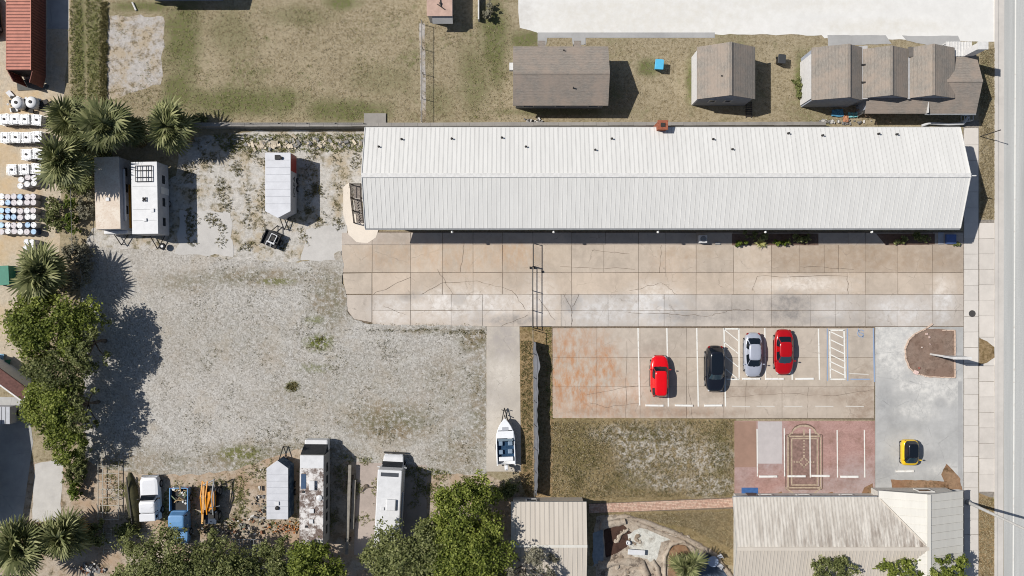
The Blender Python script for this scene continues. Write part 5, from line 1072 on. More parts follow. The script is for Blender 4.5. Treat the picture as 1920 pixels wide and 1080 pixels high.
# peeling bus
M_PEEL = weather('peeling_white_roof', (230, 226, 222), (112, 96, 88), (190, 182, 176), .5); z1 = 3.1
p = P(584, 940, z1); tf = thing('old_bus', 'old motorhome bus with peeling white and brown roof', 'bus', (p.x, p.y, 0), R(-.5), group='motorhomes')
W_, L_ = 2.35, 8.8; rbox('body', -W_ / 2, W_ / 2, -L_ / 2, L_ / 2, .45, z1 - .08, flat('grey_bus_side', (166, 164, 160), .5, .4), tf, .08)
mb = MB(); mb.box(-W_ / 2 + .03, W_ / 2 - .03, -L_ / 2 + .03, L_ / 2 - 1.25, z1 - .075, z1); mk('roof', mb, M_PEEL, tf, False, .05)
rbox('front_roof', -W_ / 2 + .05, W_ / 2 - .05, L_ / 2 - 1.245, L_ / 2 - .02, z1 - .075, z1 - .012, M_TRW, tf, .03)
mb = MB(); mb.add([(-W_ / 2, L_ / 2 + .01, 2.8), (W_ / 2, L_ / 2 + .01, 2.8), (W_ / 2 - .04, L_ / 2 + .75, 1.5), (-W_ / 2 + .04, L_ / 2 + .75, 1.5), (-W_ / 2, L_ / 2 + .01, 1.3), (W_ / 2, L_ / 2 + .01, 1.3)], [(0, 3, 2, 1), (0, 4, 3), (1, 2, 5)]); mk('windshield', mb, M_GL, tf)
rbox('nose', -W_ / 2 + .04, W_ / 2 - .04, L_ / 2 + .01, L_ / 2 + 1.15, .45, 1.48, M_TRW, tf, .12)
vent(tf, .05, 1.55, z1, .5, .26); rbox('air_conditioner', -.2, .35, 1.1, 2.0, z1 + .004, z1 + .3, M_TRW, tf, .06); vent(tf, .05, -.9, z1, .42); vent(tf, 0, -1.9, z1, .4); vent(tf, -.8, .9, z1, .2, .1, M_DARK); vent(tf, -.5, -2.4, z1, .2, .12, M_DARK)
mb = MB(); mb.lathe([(.26, 0), (.28, .1), (.05, .16)], (.75, .35, z1 + .002), 12); mk('roof_dome', mb, M_TRW, tf); mb = MB(); mb.box(-1.0, -.55, 1.2, 2.6, z1 + .004, z1 + .05); mk('solar_panel', mb, flat('blue_panel', (70, 92, 120), .3, .5), tf)
for y in (-3, -1.8, -.6, .6, 1.8, 3.0): rbox('window', W_ / 2 + .002, W_ / 2 + .02, y - .42, y + .42, 1.5, 2.15, M_GL, tf, 0)
wheels(tf, W_, (-2.4, 3.2), .42, .26)
# white motorhome
z1 = 3.1; p = P(727, 960, z1); tg = thing('white_motorhome', 'white motorhome partly hidden by an olive tree', 'motorhome', (p.x, p.y, 0), R(-3), group='motorhomes')
W_, L_ = 2.35, 8.0; rbox('body', -W_ / 2, W_ / 2, -L_ / 2, L_ / 2, .5, z1, M_TRW, tg, .1); rbox('air_conditioner', -.15, .75, .2, 1.25, z1 + .004, z1 + .28, M_TRW, tg, .08); vent(tg, -.5, .3, z1, .3, .1)
rbox('overcab_window', -.85, .85, L_ / 2 - .62, L_ / 2 - .25, z1 + .003, z1 + .02, flat('dark_grille', (74, 78, 84), .4, .4), tg, 0)
mb = MB(); rr = lambda y, z, w: [(-w, y, .6), (w, y, .6), (w, y, z), (-w, y, z)]; mb.rings([rr(L_ / 2 - .1, 1.25, 1.0), rr(L_ / 2 + .3, 1.2, 1.0), rr(L_ / 2 + .85, 1.1, .96), rr(L_ / 2 + 1.05, .9, .86)]); mk('hood', mb, M_TRW, tg, False, .08)
mb = MB(); mb.add([(-.95, L_ / 2 + .005, 1.85), (.95, L_ / 2 + .005, 1.85), (.98, L_ / 2 + .42, 1.25), (-.98, L_ / 2 + .42, 1.25)], [(0, 3, 2, 1)]); mk('windshield', mb, M_GL, tg)
for s_ in (-1, 1): rbox('mirror', s_ * 1.3 - .12, s_ * 1.3 + .12, L_ / 2 - .1, L_ / 2, 1.5, 1.75, M_TRW, tg, .02); rbox('headlight', s_ * .72 - .14, s_ * .72 + .14, L_ / 2 + 1.0, L_ / 2 + 1.07, .75, .92, M_LAMP, tg, 0)
rbox('bumper', -1.05, 1.05, L_ / 2 + 1.05, L_ / 2 + 1.2, .4, .6, M_DARK, tg, .03); rbox('awning_roll', W_ / 2 + .005, W_ / 2 + .17, -2.5, 1.8, 2.3, 2.48, M_TRG, tg, .05)
for y in (-2.5, -.8, 1.2): rbox('window', W_ / 2 + .002, W_ / 2 + .02, y - .45, y + .45, 1.4, 2.0, M_GL, tg, 0)
wheels(tg, W_, (-2.2, 3.9), .38, .25)
# white truck, blue pickup
def pickup(name, label, px, py, rz, L_, W_, paint, bed, cab, grp, canopy=False):
    p = P(px, py); t = thing(name, label, 'pickup truck', (p.x, p.y, .02), rz, group=grp); N_ = 48
    rw = lambda ins, y0, y1, z: [(sup(2 * PI * i / N_, 7)[0] * (W_ / 2 - ins), (y0 + y1) / 2 + sup(2 * PI * i / N_, 7)[1] * ((y1 - y0) / 2 - ins), z) for i in range(N_)]
    y0, y1, y2, y3 = -L_ / 2, bed, cab, L_ / 2
    mb = MB(); mb.rings([rw(.06, y1, y3, .3), rw(0, y1, y3, .4), rw(0, y1, y3, .85), rw(.06, y1, y3, 1.02), rw(.3, y1, y3, 1.06)]); mk('body', mb, paint, t)
    hr = 1.72; mb = MB(); mb.rings([rw(.06, y1 + .02, y2 + .5, 1.0), rw(.16, y1 + .1, y2 + .1, hr - .06), rw(.24, y1 + .16, y2, hr), rw(.5, y1 + .4, y2 - .2, hr + .02)]); mk('cabin', mb, paint, t)
    mb = MB(); w0, w1 = W_ / 2 - .16, W_ / 2 - .3; mb.add([(-w0, y2 + .49, 1.09), (w0, y2 + .49, 1.09), (w1, y2 + .1, hr - .06), (-w1, y2 + .1, hr - .06)], [(0, 1, 2, 3)]); mk('windshield', mb, M_GL, t)
    for s_ in (-1, 1): mb = MB(); mb.add([(s_ * (W_ / 2 - .08), y1 + .3, 1.1), (s_ * (W_ / 2 - .08), y2 + .25, 1.1), (s_ * (W_ / 2 - .17), y2, hr - .12), (s_ * (W_ / 2 - .17), y1 + .35, hr - .12)], [(0, 1, 2, 3)]); mk('side_window', mb, M_GL, t)
    if not canopy:
        fl = MB(); fl.box(-W_ / 2 + .1, W_ / 2 - .1, y0 + .08, y1, .5, .6); mk('bed_floor', fl, M_DARK, t)
        for x in (-W_ / 2, W_ / 2 - .1): rbox('bed_side', x, x + .1, y0, y1 + .02, .4, 1.05, paint, t, .03)
        rbox('tailgate', -W_ / 2 + .1, W_ / 2 - .1, y0, y0 + .08, .45, 1.0, paint, t, .02)
    else:
        rbox('rear_body', -W_ / 2 + .02, W_ / 2 - .02, y0, y1 + .1, .4, 1.05, paint, t, .06); rbox('canopy', -W_ / 2 + .14, W_ / 2 - .14, y0 + .05, y1 + .2, 1.05, hr - .01, paint, t, .08)
        for s_ in (-1, 1): rbox('side_window', s_ * (W_ / 2 - .135) - .012, s_ * (W_ / 2 - .135) + .012, y0 + .3, y1, 1.18, 1.55, M_GL, t, 0)
    for s_ in (-1, 1): rbox('headlight', s_ * W_ * .36 - .14, s_ * W_ * .36 + .14, y3 - .04, y3 + .01, .68, .84, M_LAMP, t, 0); rbox('taillight', s_ * W_ * .42 - .08, s_ * W_ * .42 + .08, y0 - .015, y0 + .02, .6, .9, M_TAIL, t, 0); rbox('mirror', s_ * (W_ / 2 + .1) - .1, s_ * (W_ / 2 + .1) + .1, y2 + .1, y2 + .2, 1.1, 1.3, M_DARK, t, .02)
    rbox('bumper', -W_ / 2 + .05, W_ / 2 - .05, y3 + .005, y3 + .12, .4, .58, M_CHROME, t, .03); wheels(t, W_, (y0 + L_ * .2, y3 - L_ * .19), .36, .24, W_ / 2 - .08); return t
pickup('white_truck', 'old white boxy truck with a rear canopy', 289, 930, R(3), 4.2, 1.85, car_paint('old_white_paint', (232, 233, 236), 0, .4), -1.5, -.1, 'pickup trucks', True)
bt = pickup('blue_pickup', 'faded blue pickup with a bed full of scrap', 343, 962, PI, 5.5, 1.85, car_paint('faded_blue_paint', (104, 156, 206), 0, .5), -.5, 1.05, 'pickup trucks')
q = P(344, 927)
sp = thing('bed_scrap', 'jumble of pale scrap in the blue pickup bed', 'scrap', (q.x, q.y, .64)); scm = [flat('scrap_white', (222, 220, 214), .7, .3), flat('scrap_tan', (172, 148, 112), .8, .2), flat('scrap_green', (112, 126, 100), .8, .2), M_DARK, flat('scrap_grey', (150, 150, 148), .6, .4), flat('scrap_rust', (158, 96, 66), .9, .2)]
for i in range(26):
    mb = MB(); x, y = random.uniform(-.6, .6), random.uniform(-.85, .85); s_ = random.uniform(.15, .4); k = i % 3
    if k == 0: mb.lathe([(s_ * .3, 0), (s_ * .5, .05), (s_ * .45, s_ * .6), (.02, s_ * .65)], (x, y, random.uniform(0, .2)), 9)
    else: mb.obox(None, (s_ * .35, s_ * 2, s_ * .2), mat=Matrix.Translation((x, y, random.uniform(.1, .4))) @ Matrix.Rotation(random.uniform(0, 3), 4, 'Z') @ Matrix.Rotation(random.uniform(-.3, .3), 4, 'X'))
    mk('scrap_piece', mb, scm[i % 3], sp)
# black small trailer
p = P(512, 449); tk = thing('black_utility_trailer', 'small black utility trailer with a white metal frame', 'trailer', (p.x, p.y, 0), R(-24), group='small trailers')
rbox('bed', -.8, .8, -.75, .75, .45, .62, M_PLAST, tk, .03); rbox('bed_side', -.8, -.72, -.75, .75, .62, .85, M_PLAST, tk, 0); rbox('bed_side', .72, .8, -.75, .75, .62, .85, M_PLAST, tk, 0); rbox('bed_front', -.72, .72, .68, .75, .62, .85, M_PLAST, tk, 0)
mb = MB(); mb.path([(-.1, .55, .9), (.5, .55, .9), (.5, -.3, 1.0), (-.1, -.3, 1.0), (-.1, .55, .9)], .05, 5); mb.path([(.2, -.3, 1.0), (.25, -.7, .7)], .05, 5); mb.path([(-.2, -.3, 1.0), (-.25, -.7, .7)], .05, 5); mb.tube((-.2, -.3, 1.0), (.6, -.3, 1.0), .09, n=5); mk('metal_frame', mb, M_TRW, tk)
rbox('seat', -.05, .45, -.1, .4, .63, .9, M_DARK, tk, .04); wheels(tk, 1.6, (0,), .3, .18, .86); hitch(tk, .75, 1.5, 1.2)
# orange loader
M_ORG = flat('orange_machine_paint', (240, 158, 36), .45, .4, 0, .12, 2); p = P(400, 935); ol = thing('orange_loader', 'orange loader with raised twin arms beside the blue pickup', 'loader', (p.x, p.y, 0), R(-2))
rbox('engine_hood', -.1, .55, -.9, 1.0, .7, 1.35, M_ORG, ol, .06); rbox('chassis', -.5, .7, -1.9, 1.2, .4, .7, M_DARK, ol, .04); rbox('seat', -.1, .5, -1.7, -1.2, .72, 1.0, M_DARK, ol, .05); rbox('operator_deck', -.45, .65, -2.3, -1.0, .7, .76, flat('blue_grey_deck', (66, 78, 96), .7, .3), ol, 0)
for x in (-.58, -.1, .5):
    mb = MB(); mb.path([(x, -1.2, 1.3), (x, .6, 1.85), (x + .03, 2.1, 1.55)], .075, 4); mk('lift_arm', mb, M_ORG if x < .3 else M_GUT, ol)
mb = MB(); mb.box(-.7, -.5, -2.2, 1.9, 1.0, 1.14); mk('side_beam', mb, flat('pale_orange_steel', (226, 176, 110), .6, .3), ol); mb = MB(); mb.path([(-.66, 1.6, 1.6), (.62, 2.3, 1.5)], .07, 5); mb.path([(.6, 2.4, 1.7), (.6, -.4, 1.3)], .06, 5); mb.path([(.15, -.5, 1.5), (1.1, -.35, 1.2)], .04, 5); mk('cross_bar', mb, M_GUT, ol)
mb = MB(); mb.path([(.35, -1.0, .9), (.35, -.85, 1.35)], .03, 5); mb.lathe([(.16, 0), (.19, .02), (.16, .04)], (.35, -.85, 1.35), 12); mk('steering_wheel', mb, M_DARK, ol); wheels(ol, 1.5, (-1.5, .9), .48, .3, .72)
# boat on a trailer
M_GEL = flat('white_gelcoat', (246, 247, 248), .25, .5, 0, .04); M_DKB = flat('boat_carpet_blue', (44, 74, 104), .8, .2, 0, .25, 5); p = P(948, 822); bo = thing('motor_boat', 'white open motor boat with blue cockpit on the concrete pad', 'boat', (p.x, p.y, 0), R(2))
def outline(k, z, n=12, L0=2.3, L1=2.15, W_=.92):
    pts = []
    for i in range(n + 1): t = i / n; y = -L0 + (L0 + L1) * t; w = W_ * (1 - max(0, (t - .5) / .5) ** 2.4 * .93); pts.append((w * k, y * (k * .1 + .9), z))
    return pts + [(-x, y, z) for x, y, z in pts[::-1]]
mb = MB(); mb.rings([outline(.35, .5), outline(.8, .62), outline(1.0, 1.1), outline(1.02, 1.25), outline(.92, 1.27)], True, False); mk('hull', mb, M_GEL, bo, True)
rbox('foredeck', -.82, .82, .25, .95, 1.2, 1.29, M_GEL, bo, .03)
mb = MB(); mb.face([(x, max(y, .9), 1.285) for x, y, z in outline(.93, 0) if y > .8]); mk('bow_deck', mb, M_GEL, bo); rbox('bow_hatch', -.3, .3, 1.0, 1.35, 1.292, 1.33, M_TRG, bo, .02)
rbox('cockpit_floor', -.8, .8, -2.0, .25, .7, .78, M_DKB, bo, 0)
for x, y in ((-.5, -.3), (.45, -.3), (-.5, -1.15), (.42, -1.1)): rbox('seat', x - .22, x + .22, y - .22, y + .22, .78, 1.05, flat('seat_blue_grey', (132, 152, 172), .6, .3), bo, .06)
rbox('console', .2, .65, 0, .22, .78, 1.2, M_GEL, bo, .04); rbox('stern_bench', -.7, .7, -2.0, -1.6, .9, 1.22, M_GEL, bo, .05)
mb = MB(); mb.add([(-.8, .2, 1.28), (.8, .2, 1.28), (.72, .02, 1.55), (-.72, .02, 1.55)], [(0, 1, 2, 3)]); mk('windscreen', mb, flat('tinted_screen', (120, 138, 150), .1, .6), bo)
rbox('outboard_cowl', -.18, .18, -2.85, -2.35, 1.1, 1.55, M_GEL, bo, .08); rbox('outboard_leg', -.07, .07, -2.7, -2.45, .35, 1.1, M_DARK, bo, .02)
for x in (-.95, .8): rbox('swim_platform', x, x + .15, -2.55, -1.7, .6, .7, M_GEL, bo, .02)
btr = thing('boat_trailer', 'dark steel boat trailer under the white boat', 'trailer', (p.x, p.y, 0), R(2), group='small trailers')
mb = MB(); mb.tube((-.55, -2.1, .42), (-.35, 1.6, .42), .05, n=5); mb.tube((.55, -2.1, .42), (.35, 1.6, .42), .05, n=5); mb.tube((-.35, 1.6, .42), (0, 3.1, .42), .05, n=5); mb.tube((.35, 1.6, .42), (0, 3.1, .42), .05, n=5)
for y in (-2.0, -.6, .8): mb.tube((-.6, y, .4), (.6, y, .4), .04, n=5)
mk('frame', mb, M_DARK, btr); mb = MB(); mb.tube((0, 2.4, .45), (0, 2.3, 1.1), .05, n=5); mb.tube((-.3, 2.95, .5), (.1, 2.75, .5), .04, n=5); mb.tube((.2, 2.9, .1), (.2, 2.9, .75), .04, n=5); mk('winch_post', mb, M_DARK, btr); wheels(btr, 1.9, (-.8,), .3, .18, .92)
# ------------------------------------------------------------------ walls, fences, signs, yard things
def wall_run(name, label, pts, th, h, mat):
    mb = MB()
    for a, b in zip(pts, pts[1:]):
        A, B = Vector((*G(*a), 0)), Vector((*G(*b), 0)); d = B - A; l = d.length; n = max(1, int(l / 1.2))
        for k in range(n):
            c = A + d * ((k + .5) / n); mb.obox((c.x, c.y, h / 2 + random.uniform(-.02, .02)), (l / n - .012, th + random.uniform(-.02, .02), h), math.atan2(d.y, d.x))
    return tag(mk(name, mb, mat), label, 'wall')
wall_run('block_wall', 'low grey block wall along the north side of the long building', [(372, 238), (560, 238.5), (690, 238), (1000, 237), (1300, 236.5), (1540, 236)], .34, 1.2, M_BLOCKC)
wl_ = sheet('wall_pier_slab', [(683, 213), (724, 213), (724, 233), (683, 233)], .16, M_BLOCKC, 'grey concrete slab against the north block wall', 'slab', 'thing', .14); tag(wl_, 'grey concrete slab against the north block wall', 'slab')
M_GALV = flat('galvanised_pipe', (128, 126, 122), .5, .5, .4); M_DKP = flat('dark_pipe', (66, 62, 58), .6, .4)
def chain(label, pts, h, step=2.4, mat=None, rails=(1.0,), mesh=True, gate=False, name='chain_link_fence', cell=.22):
    t = thing(name, label, 'gate' if gate else 'fence', (*G(*pts[0]), 0), world=True, group='chain link fences'); mat = mat or M_GALV
    rl = {r: MB() for r in rails}; wr = MB()
    for a, b in zip(pts, pts[1:]):
        A, B = Vector((*G(*a), 0)), Vector((*G(*b), 0)); d = B - A; n = max(1, round(d.length / step))
        for k in range(n + 1):
            c = A + d * k / n; mb = MB(); mb.tube((c.x, c.y, 0), (c.x, c.y, h + .05), .035 if not gate else .05, n=6); mk('post', mb, mat, t)
        for r in rails: rl[r].tube((A.x, A.y, h * r), (B.x, B.y, h * r), .028 if not gate else .045, n=5)
        if mesh:
            u = d.normalized(); N_ = int(d.length / cell); hh = h - .05
            for k in range(N_):
                p0 = A + u * (k * cell); p1 = p0 + u * cell * 3
                for q0, q1 in (((p0.x, p0.y, .05), (p1.x, p1.y, hh)), ((p1.x, p1.y, .05), (p0.x, p0.y, hh))):
                    q0, q1 = Vector(q0), Vector(q1); o = Vector((0, 0, .006)); s_ = Vector((-u.y, u.x, 0)) * .004; wr.face([q0 - o - s_, q1 - o - s_, q1 + o + s_, q0 + o + s_])
    for r in rails: mk('rail', rl[r], mat, t)
    if mesh: w = mk('wire_mesh', wr, mat, t); w['kind'] = 'stuff'
    return t
chain('chain link fence dividing the dry field', [(793, 46), (793, 232)], 1.3, 2.6)
sheet('fence_strip', rough_poly([(786, 44), (797, 44), (799, 232), (789, 232)], 9, 1.2, 50), .012, M_BARE, 'thin bare strip under the field fence', 'ground')
chain('chain link fence along the north wall of the trailer yard', [(372, 236), (686, 236)], 1.5, 3.0)
chain('rusty chain link fence between drums and gravel lot', [(148, 330), (152, 470)], 1.6, 3.0)
chain('chain link gate leaf next to the long building', [(999.5, 456), (999.5, 499)], 1.15, 2.2, M_DKP, (1.0, .06), True, True, 'chain_link_gate')
chain('rolling chain link gate across the concrete apron', [(998.5, 500), (998.5, 545), (998.5, 582), (998.5, 614)], 1.2, 2.2, M_DKP, (1.0, .5, .06), False, True, 'chain_link_gate')
for i, (x, y, lab) in enumerate(((994, 502, 'black gate roller west of the gate joint'), (1001.5, 502, 'black gate roller at the gate joint'), (1016, 509, 'black gate roller east of the gate joint'))):
    q = P(x, y); mb = MB(); mb.tube((q.x - .06, q.y, .18), (q.x + .06, q.y, .18), .12, n=12); mb.tube((q.x, q.y, .18), (q.x, q.y, .34), .03); tag(mk('gate_roller', mb, M_PLAST), lab, 'roller', 'gate rollers')
# screened fence
sf = thing('screened_fence', 'tall fence with sagging grey privacy screen beside the boat pad', 'fence', (*G(1000, 765), 0), world=True)
for y in (618, 662, 706, 750, 794, 838, 880, 922):
    q = P(998.5 + (y - 618) * .008, y); mb = MB(); mb.tube((q.x, q.y, 0), (q.x, q.y, 1.75), .04, n=6); mk('post', mb, M_GALV, sf)
vs_, fs_ = [], []; ny, nz_ = 90, 7
for i in range(ny + 1):
    y = 640 + 282 * i / ny; lean = .12 + .34 * max(0, math.sin((y - 636) / 300 * PI)) ** .6 * (.7 + .5 * nz(y, 3, .02)) + (.32 * math.exp(-((y - 680) / 18) ** 2))
    for j in range(nz_ + 1):
        t = j / nz_; q = P(1000 + (y - 618) * .008, y); vs_.append((q.x + lean * t ** 1.6 + .03 * math.sin(i * .9 + j), q.y,   .06 + 1.6 * t - lean * .25 * t))
for i in range(ny):
    for j in range(nz_): o = i * (nz_ + 1) + j; fs_.append((o, o + 1, o + nz_ + 2, o + nz_ + 1))
mb = MB(); mb.add(vs_, fs_); mb.add([(v[0] + .01, v[1], v[2]) for v in vs_], [f[::-1] for f in fs_]); mk('screen_fabric', mb, flat('grey_screen_fabric', (122, 124, 130), .9, .2, 0, .1), sf, True)
mb = MB(); a, b = P(998.5, 618), P(1001, 922); mb.tube((a.x, a.y, 1.7), (b.x, b.y, 1.7), .028, n=5); mk('rail', mb, M_GALV, sf)
mb = MB(); a, b = P(1003, 915), P(1030, 929); mb.tube((a.x, a.y, 1.0), (b.x, b.y, .1), .04, n=5); tag(mk('leaning_pipe', mb, M_DKP), 'dark pipe leaning at the south end of the screened fence', 'pipe')
# wheel stops
M_STOP = paint('white_stop_paint', (242, 240, 234), .3); M_STOPG = concrete('worn_stop', (214, 208, 198), .15, None, False)
sm = MB(); sm.add([(-.9, -.11, 0), (.9, -.11, 0), (.9, .11, 0), (-.9, .11, 0), (-.87, -.085, .12), (.87, -.085, .12), (.87, .085, .12), (-.87, .085, .12)], [(3, 2, 1, 0), (4, 5, 6, 7), (0, 1, 5, 4), (1, 2, 6, 5), (2, 3, 7, 6), (3, 0, 4, 7)])
sme = sm.mesh('wheel_stop'); sme.materials.append(M_STOP)
for px, py, z, lab in ((1227, 760, PZ, 'white wheel stop behind the bright red suv'), (1282, 760, PZ, 'white wheel stop of the empty space between red suv and black crossover'), (1337, 760, PZ, 'white wheel stop below the black crossover'), (1408, 710, PZ, 'white wheel stop before the silver sedan'), (1452, 710, PZ, 'white wheel stop before the dark red sedan'), (1508, 710, PZ, 'white wheel stop of the empty space past the dark red sedan'),
        (1440, 893, .05, 'white wheel stop on the greyed stamped band'), (1493, 892.5, .05, 'white wheel stop crossing the inlaid frame pattern'), (1538, 892, .05, 'white wheel stop just east of the inlaid pattern'), (1592, 893.5, .05, 'white wheel stop at the east end of the stamped court'), (1696, 883, .04, 'white wheel stop below the yellow microcar')):
    q = P(px, py); o = link(bpy.data.objects.new('wheel_stop', sme)); o.location = (q.x, q.y, z + .002); o.rotation_euler = (0, 0, R(random.uniform(-1, 1))); tag(o, lab, 'wheel stop', 'parking wheel stops')
# sign planter
pl = thing('sign_planter', 'rounded mulch planter with pale block edging at the road', 'planter', P(1745, 665), world=True)
ol_ = [(1789, 619), (1789, 708), (1740, 706), (1716, 700), (1704, 690), (1697, 672), (1696, 655), (1702, 638), (1714, 626), (1735, 616), (1748, 607)]
pts = rough_poly(ol_[:-1], 6, .8, 51); mb = MB(); mb.prism([G(*p) for p in pts], .03, .1); mk('mulch_bed', mb, M_MULCHP, pl)
M_EDG = flat('pale_edging_block', (222, 196, 176), .9, .2, 0, .15, 5); em = MB(); em.obox((0, 0, .08), (.36, .1, .16)); eme = em.mesh('edging_block'); eme.materials.append(M_EDG)
loop = ol_ + [(1789, 619)]
loop = [(1789, 619), (1789, 708), (1740, 706), (1716, 700), (1704, 690), (1697, 672), (1696, 655), (1702, 638), (1714, 626), (1735, 616), (1748, 607)]
for a, b in list(zip(loop, loop[1:])) + [((1765, 619), (1789, 619))]:
    A, B = Vector((*G(*a), 0)), Vector((*G(*b), 0)); d = B - A; n = max(1, round(d.length / .38))
    for k in range(n): c = A + d * (k + .5) / n; inst('edging_block', eme, pl, (c.x + random.uniform(-.02, .02), c.y + random.uniform(-.02, .02), .05), (0, 0, math.atan2(d.y, d.x) + random.uniform(-.06, .06)))
for x, y, s_, c in ((1716, 698, 9, (236, 206, 196)), (1736, 626, 5, (216, 190, 178)), (1741, 632, 4, (206, 182, 172)), (1727, 651, 2.4, (226, 210, 200)), (1733, 706, 2.2, (232, 214, 200)), (1742, 645, 3, (196, 170, 160)), (1722, 690, 4, (168, 110, 96))):
    q = P(x, y); mb = MB(); mb.obox((q.x, q.y, .16), (s_ * S, s_ * S * .8, .14), random.uniform(0, 3)); mk('loose_block', mb, flat('block_%d' % int(x), c, .9, .2, 0, .2, 5), pl, False, .02)
q = P(1744, 664); sg = thing('pole_sign', 'white pole sign seen edge on above the planter', 'sign', (q.x, q.y, 0), world=True)
mb = MB(); mb.tube((q.x, q.y, 0), (q.x, q.y, 2.7), .1, n=10); mk('pole', mb, M_TRIMW, sg); mb = MB(); mb.box(q.x - .2, q.x + 1.5, q.y - .09, q.y + .09, 2.7, 4.5); mk('sign_panel', mb, flat('sign_face', (214, 216, 218), .4, .4), sg, False, .02); mb = MB(); mb.box(q.x - .23, q.x + 1.53, q.y - .12, q.y + .12, 4.502, 4.55); mk('cap', mb, M_TRIMW, sg)
q = P(1822, 588); mb = MB(); mb.lathe([(.34, 0), (.34, .012), (.3, .016), (.02, .016)], (q.x, q.y, .078), 24); tag(mk('manhole_cover', mb, flat('iron_cover', (78, 76, 74), .7, .3)), 'dark round utility cover in the sidewalk', 'manhole cover')
# light pole
q = P(1813, 941); lp = thing('light_pole', 'tall pale concrete light pole on the verge', 'light pole', (q.x, q.y, 0), world=True)
mb = MB(); mb.tube((q.x, q.y, 0), (q.x, q.y, 10), .16, .1, n=10); mk('pole', mb, flat('pole_concrete', (206, 204, 200), .8, .2), lp); mb = MB(); mb.lathe([(.28, 0), (.28, .25), (.2, .3)], (q.x, q.y, .07), 10); mk('base', mb, M_GUT, lp); mb = MB(); mb.tube((q.x, q.y, 9.8), (q.x + 2.2, q.y, 10.2), .05, n=6); mb.obox((q.x + 2.4, q.y, 10.2), (.7, .25, .12)); mk('lamp_arm', mb, M_GUT, lp)
q = P(1838, 256); up = thing('road_sign_post', 'thin dark post casting a long shadow by the road', 'post', (q.x, q.y, 0), world=True); mb = MB(); mb.tube((q.x, q.y, 0), (q.x, q.y, 3.2), .045, n=6); mk('post', mb, M_DKP, up); mb = MB(); mb.lathe([(.06, 0), (.06, .08), (.02, .1)], (q.x, q.y, 3.2), 8); mk('cap', mb, M_DKP, up)
# small things round the houses
def bin_(name, label, px, py, mat, lid, s_=.62, h=1.0):
    p = P(px, py); t = thing(name, label, 'bin', (p.x, p.y, 0), R(random.uniform(-8, 8)), 'wheeled bins'); mb = MB(); a, b = s_ / 2 * .82, s_ / 2
    mb.add([(-a, -a, .08), (a, -a, .08), (a, a, .08), (-a, a, .08), (-b, -b * 1.15, h), (b, -b * 1.15, h), (b, b * 1.15, h), (-b, b * 1.15, h)], [(3, 2, 1, 0), (4, 5, 6, 7), (0, 1, 5, 4), (1, 2, 6, 5), (2, 3, 7, 6), (3, 0, 4, 7)]); mk('bin_body', mb, mat, t, False, .03)
    rbox('lid', -b - .03, b + .03, -b * 1.15 - .03, b * 1.15 + .05, h + .003, h + .07, lid, t, .03)
    for x in (-b * .8, b * .8): mb = MB(); mb.tube((x - .04, b, .13), (x + .04, b, .13), .12, n=10); mk('wheel', mb, M_TYRE, t)
    mb = MB(); mb.tube((-b * .7, b * 1.15 + .08, h - .05), (b * .7, b * 1.15 + .08, h - .05), .025, n=5); mk('handle', mb, mat, t)
MBL = flat('sky_blue_plastic', (92, 192, 232), .5, .4, 0, .06); bin_('wheeled_bin', 'bright blue wheeled bin on the grass between houses', 1233, 126, MBL, MBL, .78, .95)
bin_('wheeled_bin', 'black wheeled bin between the cottage and gabled house', 1460, 116, M_PLAST, flat('dark_lid', (66, 68, 70), .5, .4), .7, .95)
q = P(1507, 123); mb = MB(); mb.lathe([(.3, 0), (.36, .1), (.36, .78), (.38, .8), (.38, .84), (.02, .86)], q, 18); tag(mk('round_tub', mb, flat('tan_tub', (176, 168, 156), .7, .3)), 'round tan tub beside the gabled house wall', 'tub')
def tarp(label, px, py, w, d, mat, seed, cat='tarp', name='tarp'):
    p = P(px, py); n = 12; vs = []; fs = []
    for i in range(n + 1):
        for j in range(n + 1):
            x, y = (i / n - .5) * w, (j / n - .5) * d; wob = mnoise.noise_vector(Vector((x * 1.5, y * 1.5, seed))); vs.append((p.x + x + wob.x * .2 * w, p.y + y + wob.y * .2 * d, .1 + .18 * abs(mnoise.noise(Vector((x * 3, y * 3, seed)))) + .1))
    for i in range(n):
        for j in range(n): o = i * (n + 1) + j; fs.append((o, o + n + 1, o + n + 2, o + 1))
    mb = MB(); mb.add(vs, fs); mb.add([(a, b, c - .03) for a, b, c in vs], [f[::-1] for f in fs]); return tag(mk(name, mb, mat), label, cat)
tarp('crumpled blue tarp behind the triple gabled house', 1570, 213, 1.1, .7, flat('blue_tarp', (84, 150, 184), .5, .4, 0, .15, 5), 1); tarp('crumpled teal tarp under the bare branches', 1597, 216, .9, .5, flat('teal_tarp', (120, 190, 194), .5, .4, 0, .15, 5), 2); tarp('rust brown cloth heap near the blue tarp', 1585, 224, .6, .6, flat('rust_cloth', (190, 136, 104), .8, .2, 0, .2, 5), 3)
mb = MB(); q = [P(1608, 217, .3), P(1616, 213, .6), P(1619, 206, 1.2), P(1621, 198, 1.9)]; mb.path(q, .07, 6); tag(mk('drain_pipe', mb, M_TRIMW), 'white bent drain pipe by the branch heap', 'pipe')
mb = MB(); mb.path([P(1728, 236, .3), P(1742, 231, .4), P(1780, 233, .4), P(1806, 232, .45), P(1811, 226, .5), P(1815, 219, .5)], .13, 8); tag(mk('white_pipe', mb, M_TRW), 'long white pipe lying along the north wall', 'pipe')
cb = thing('pipe_crate', 'small white wire crate at the end of the long white pipe', 'crate', P(1809, 222), world=True); a = P(1801, 228); b = P(1817, 217); mb = MB()
for z in (.1, .7):
    mb.path([(a.x, a.y, z), (b.x, a.y, z), (b.x, b.y, z), (a.x, b.y, z), (a.x, a.y, z)], .04, 4)
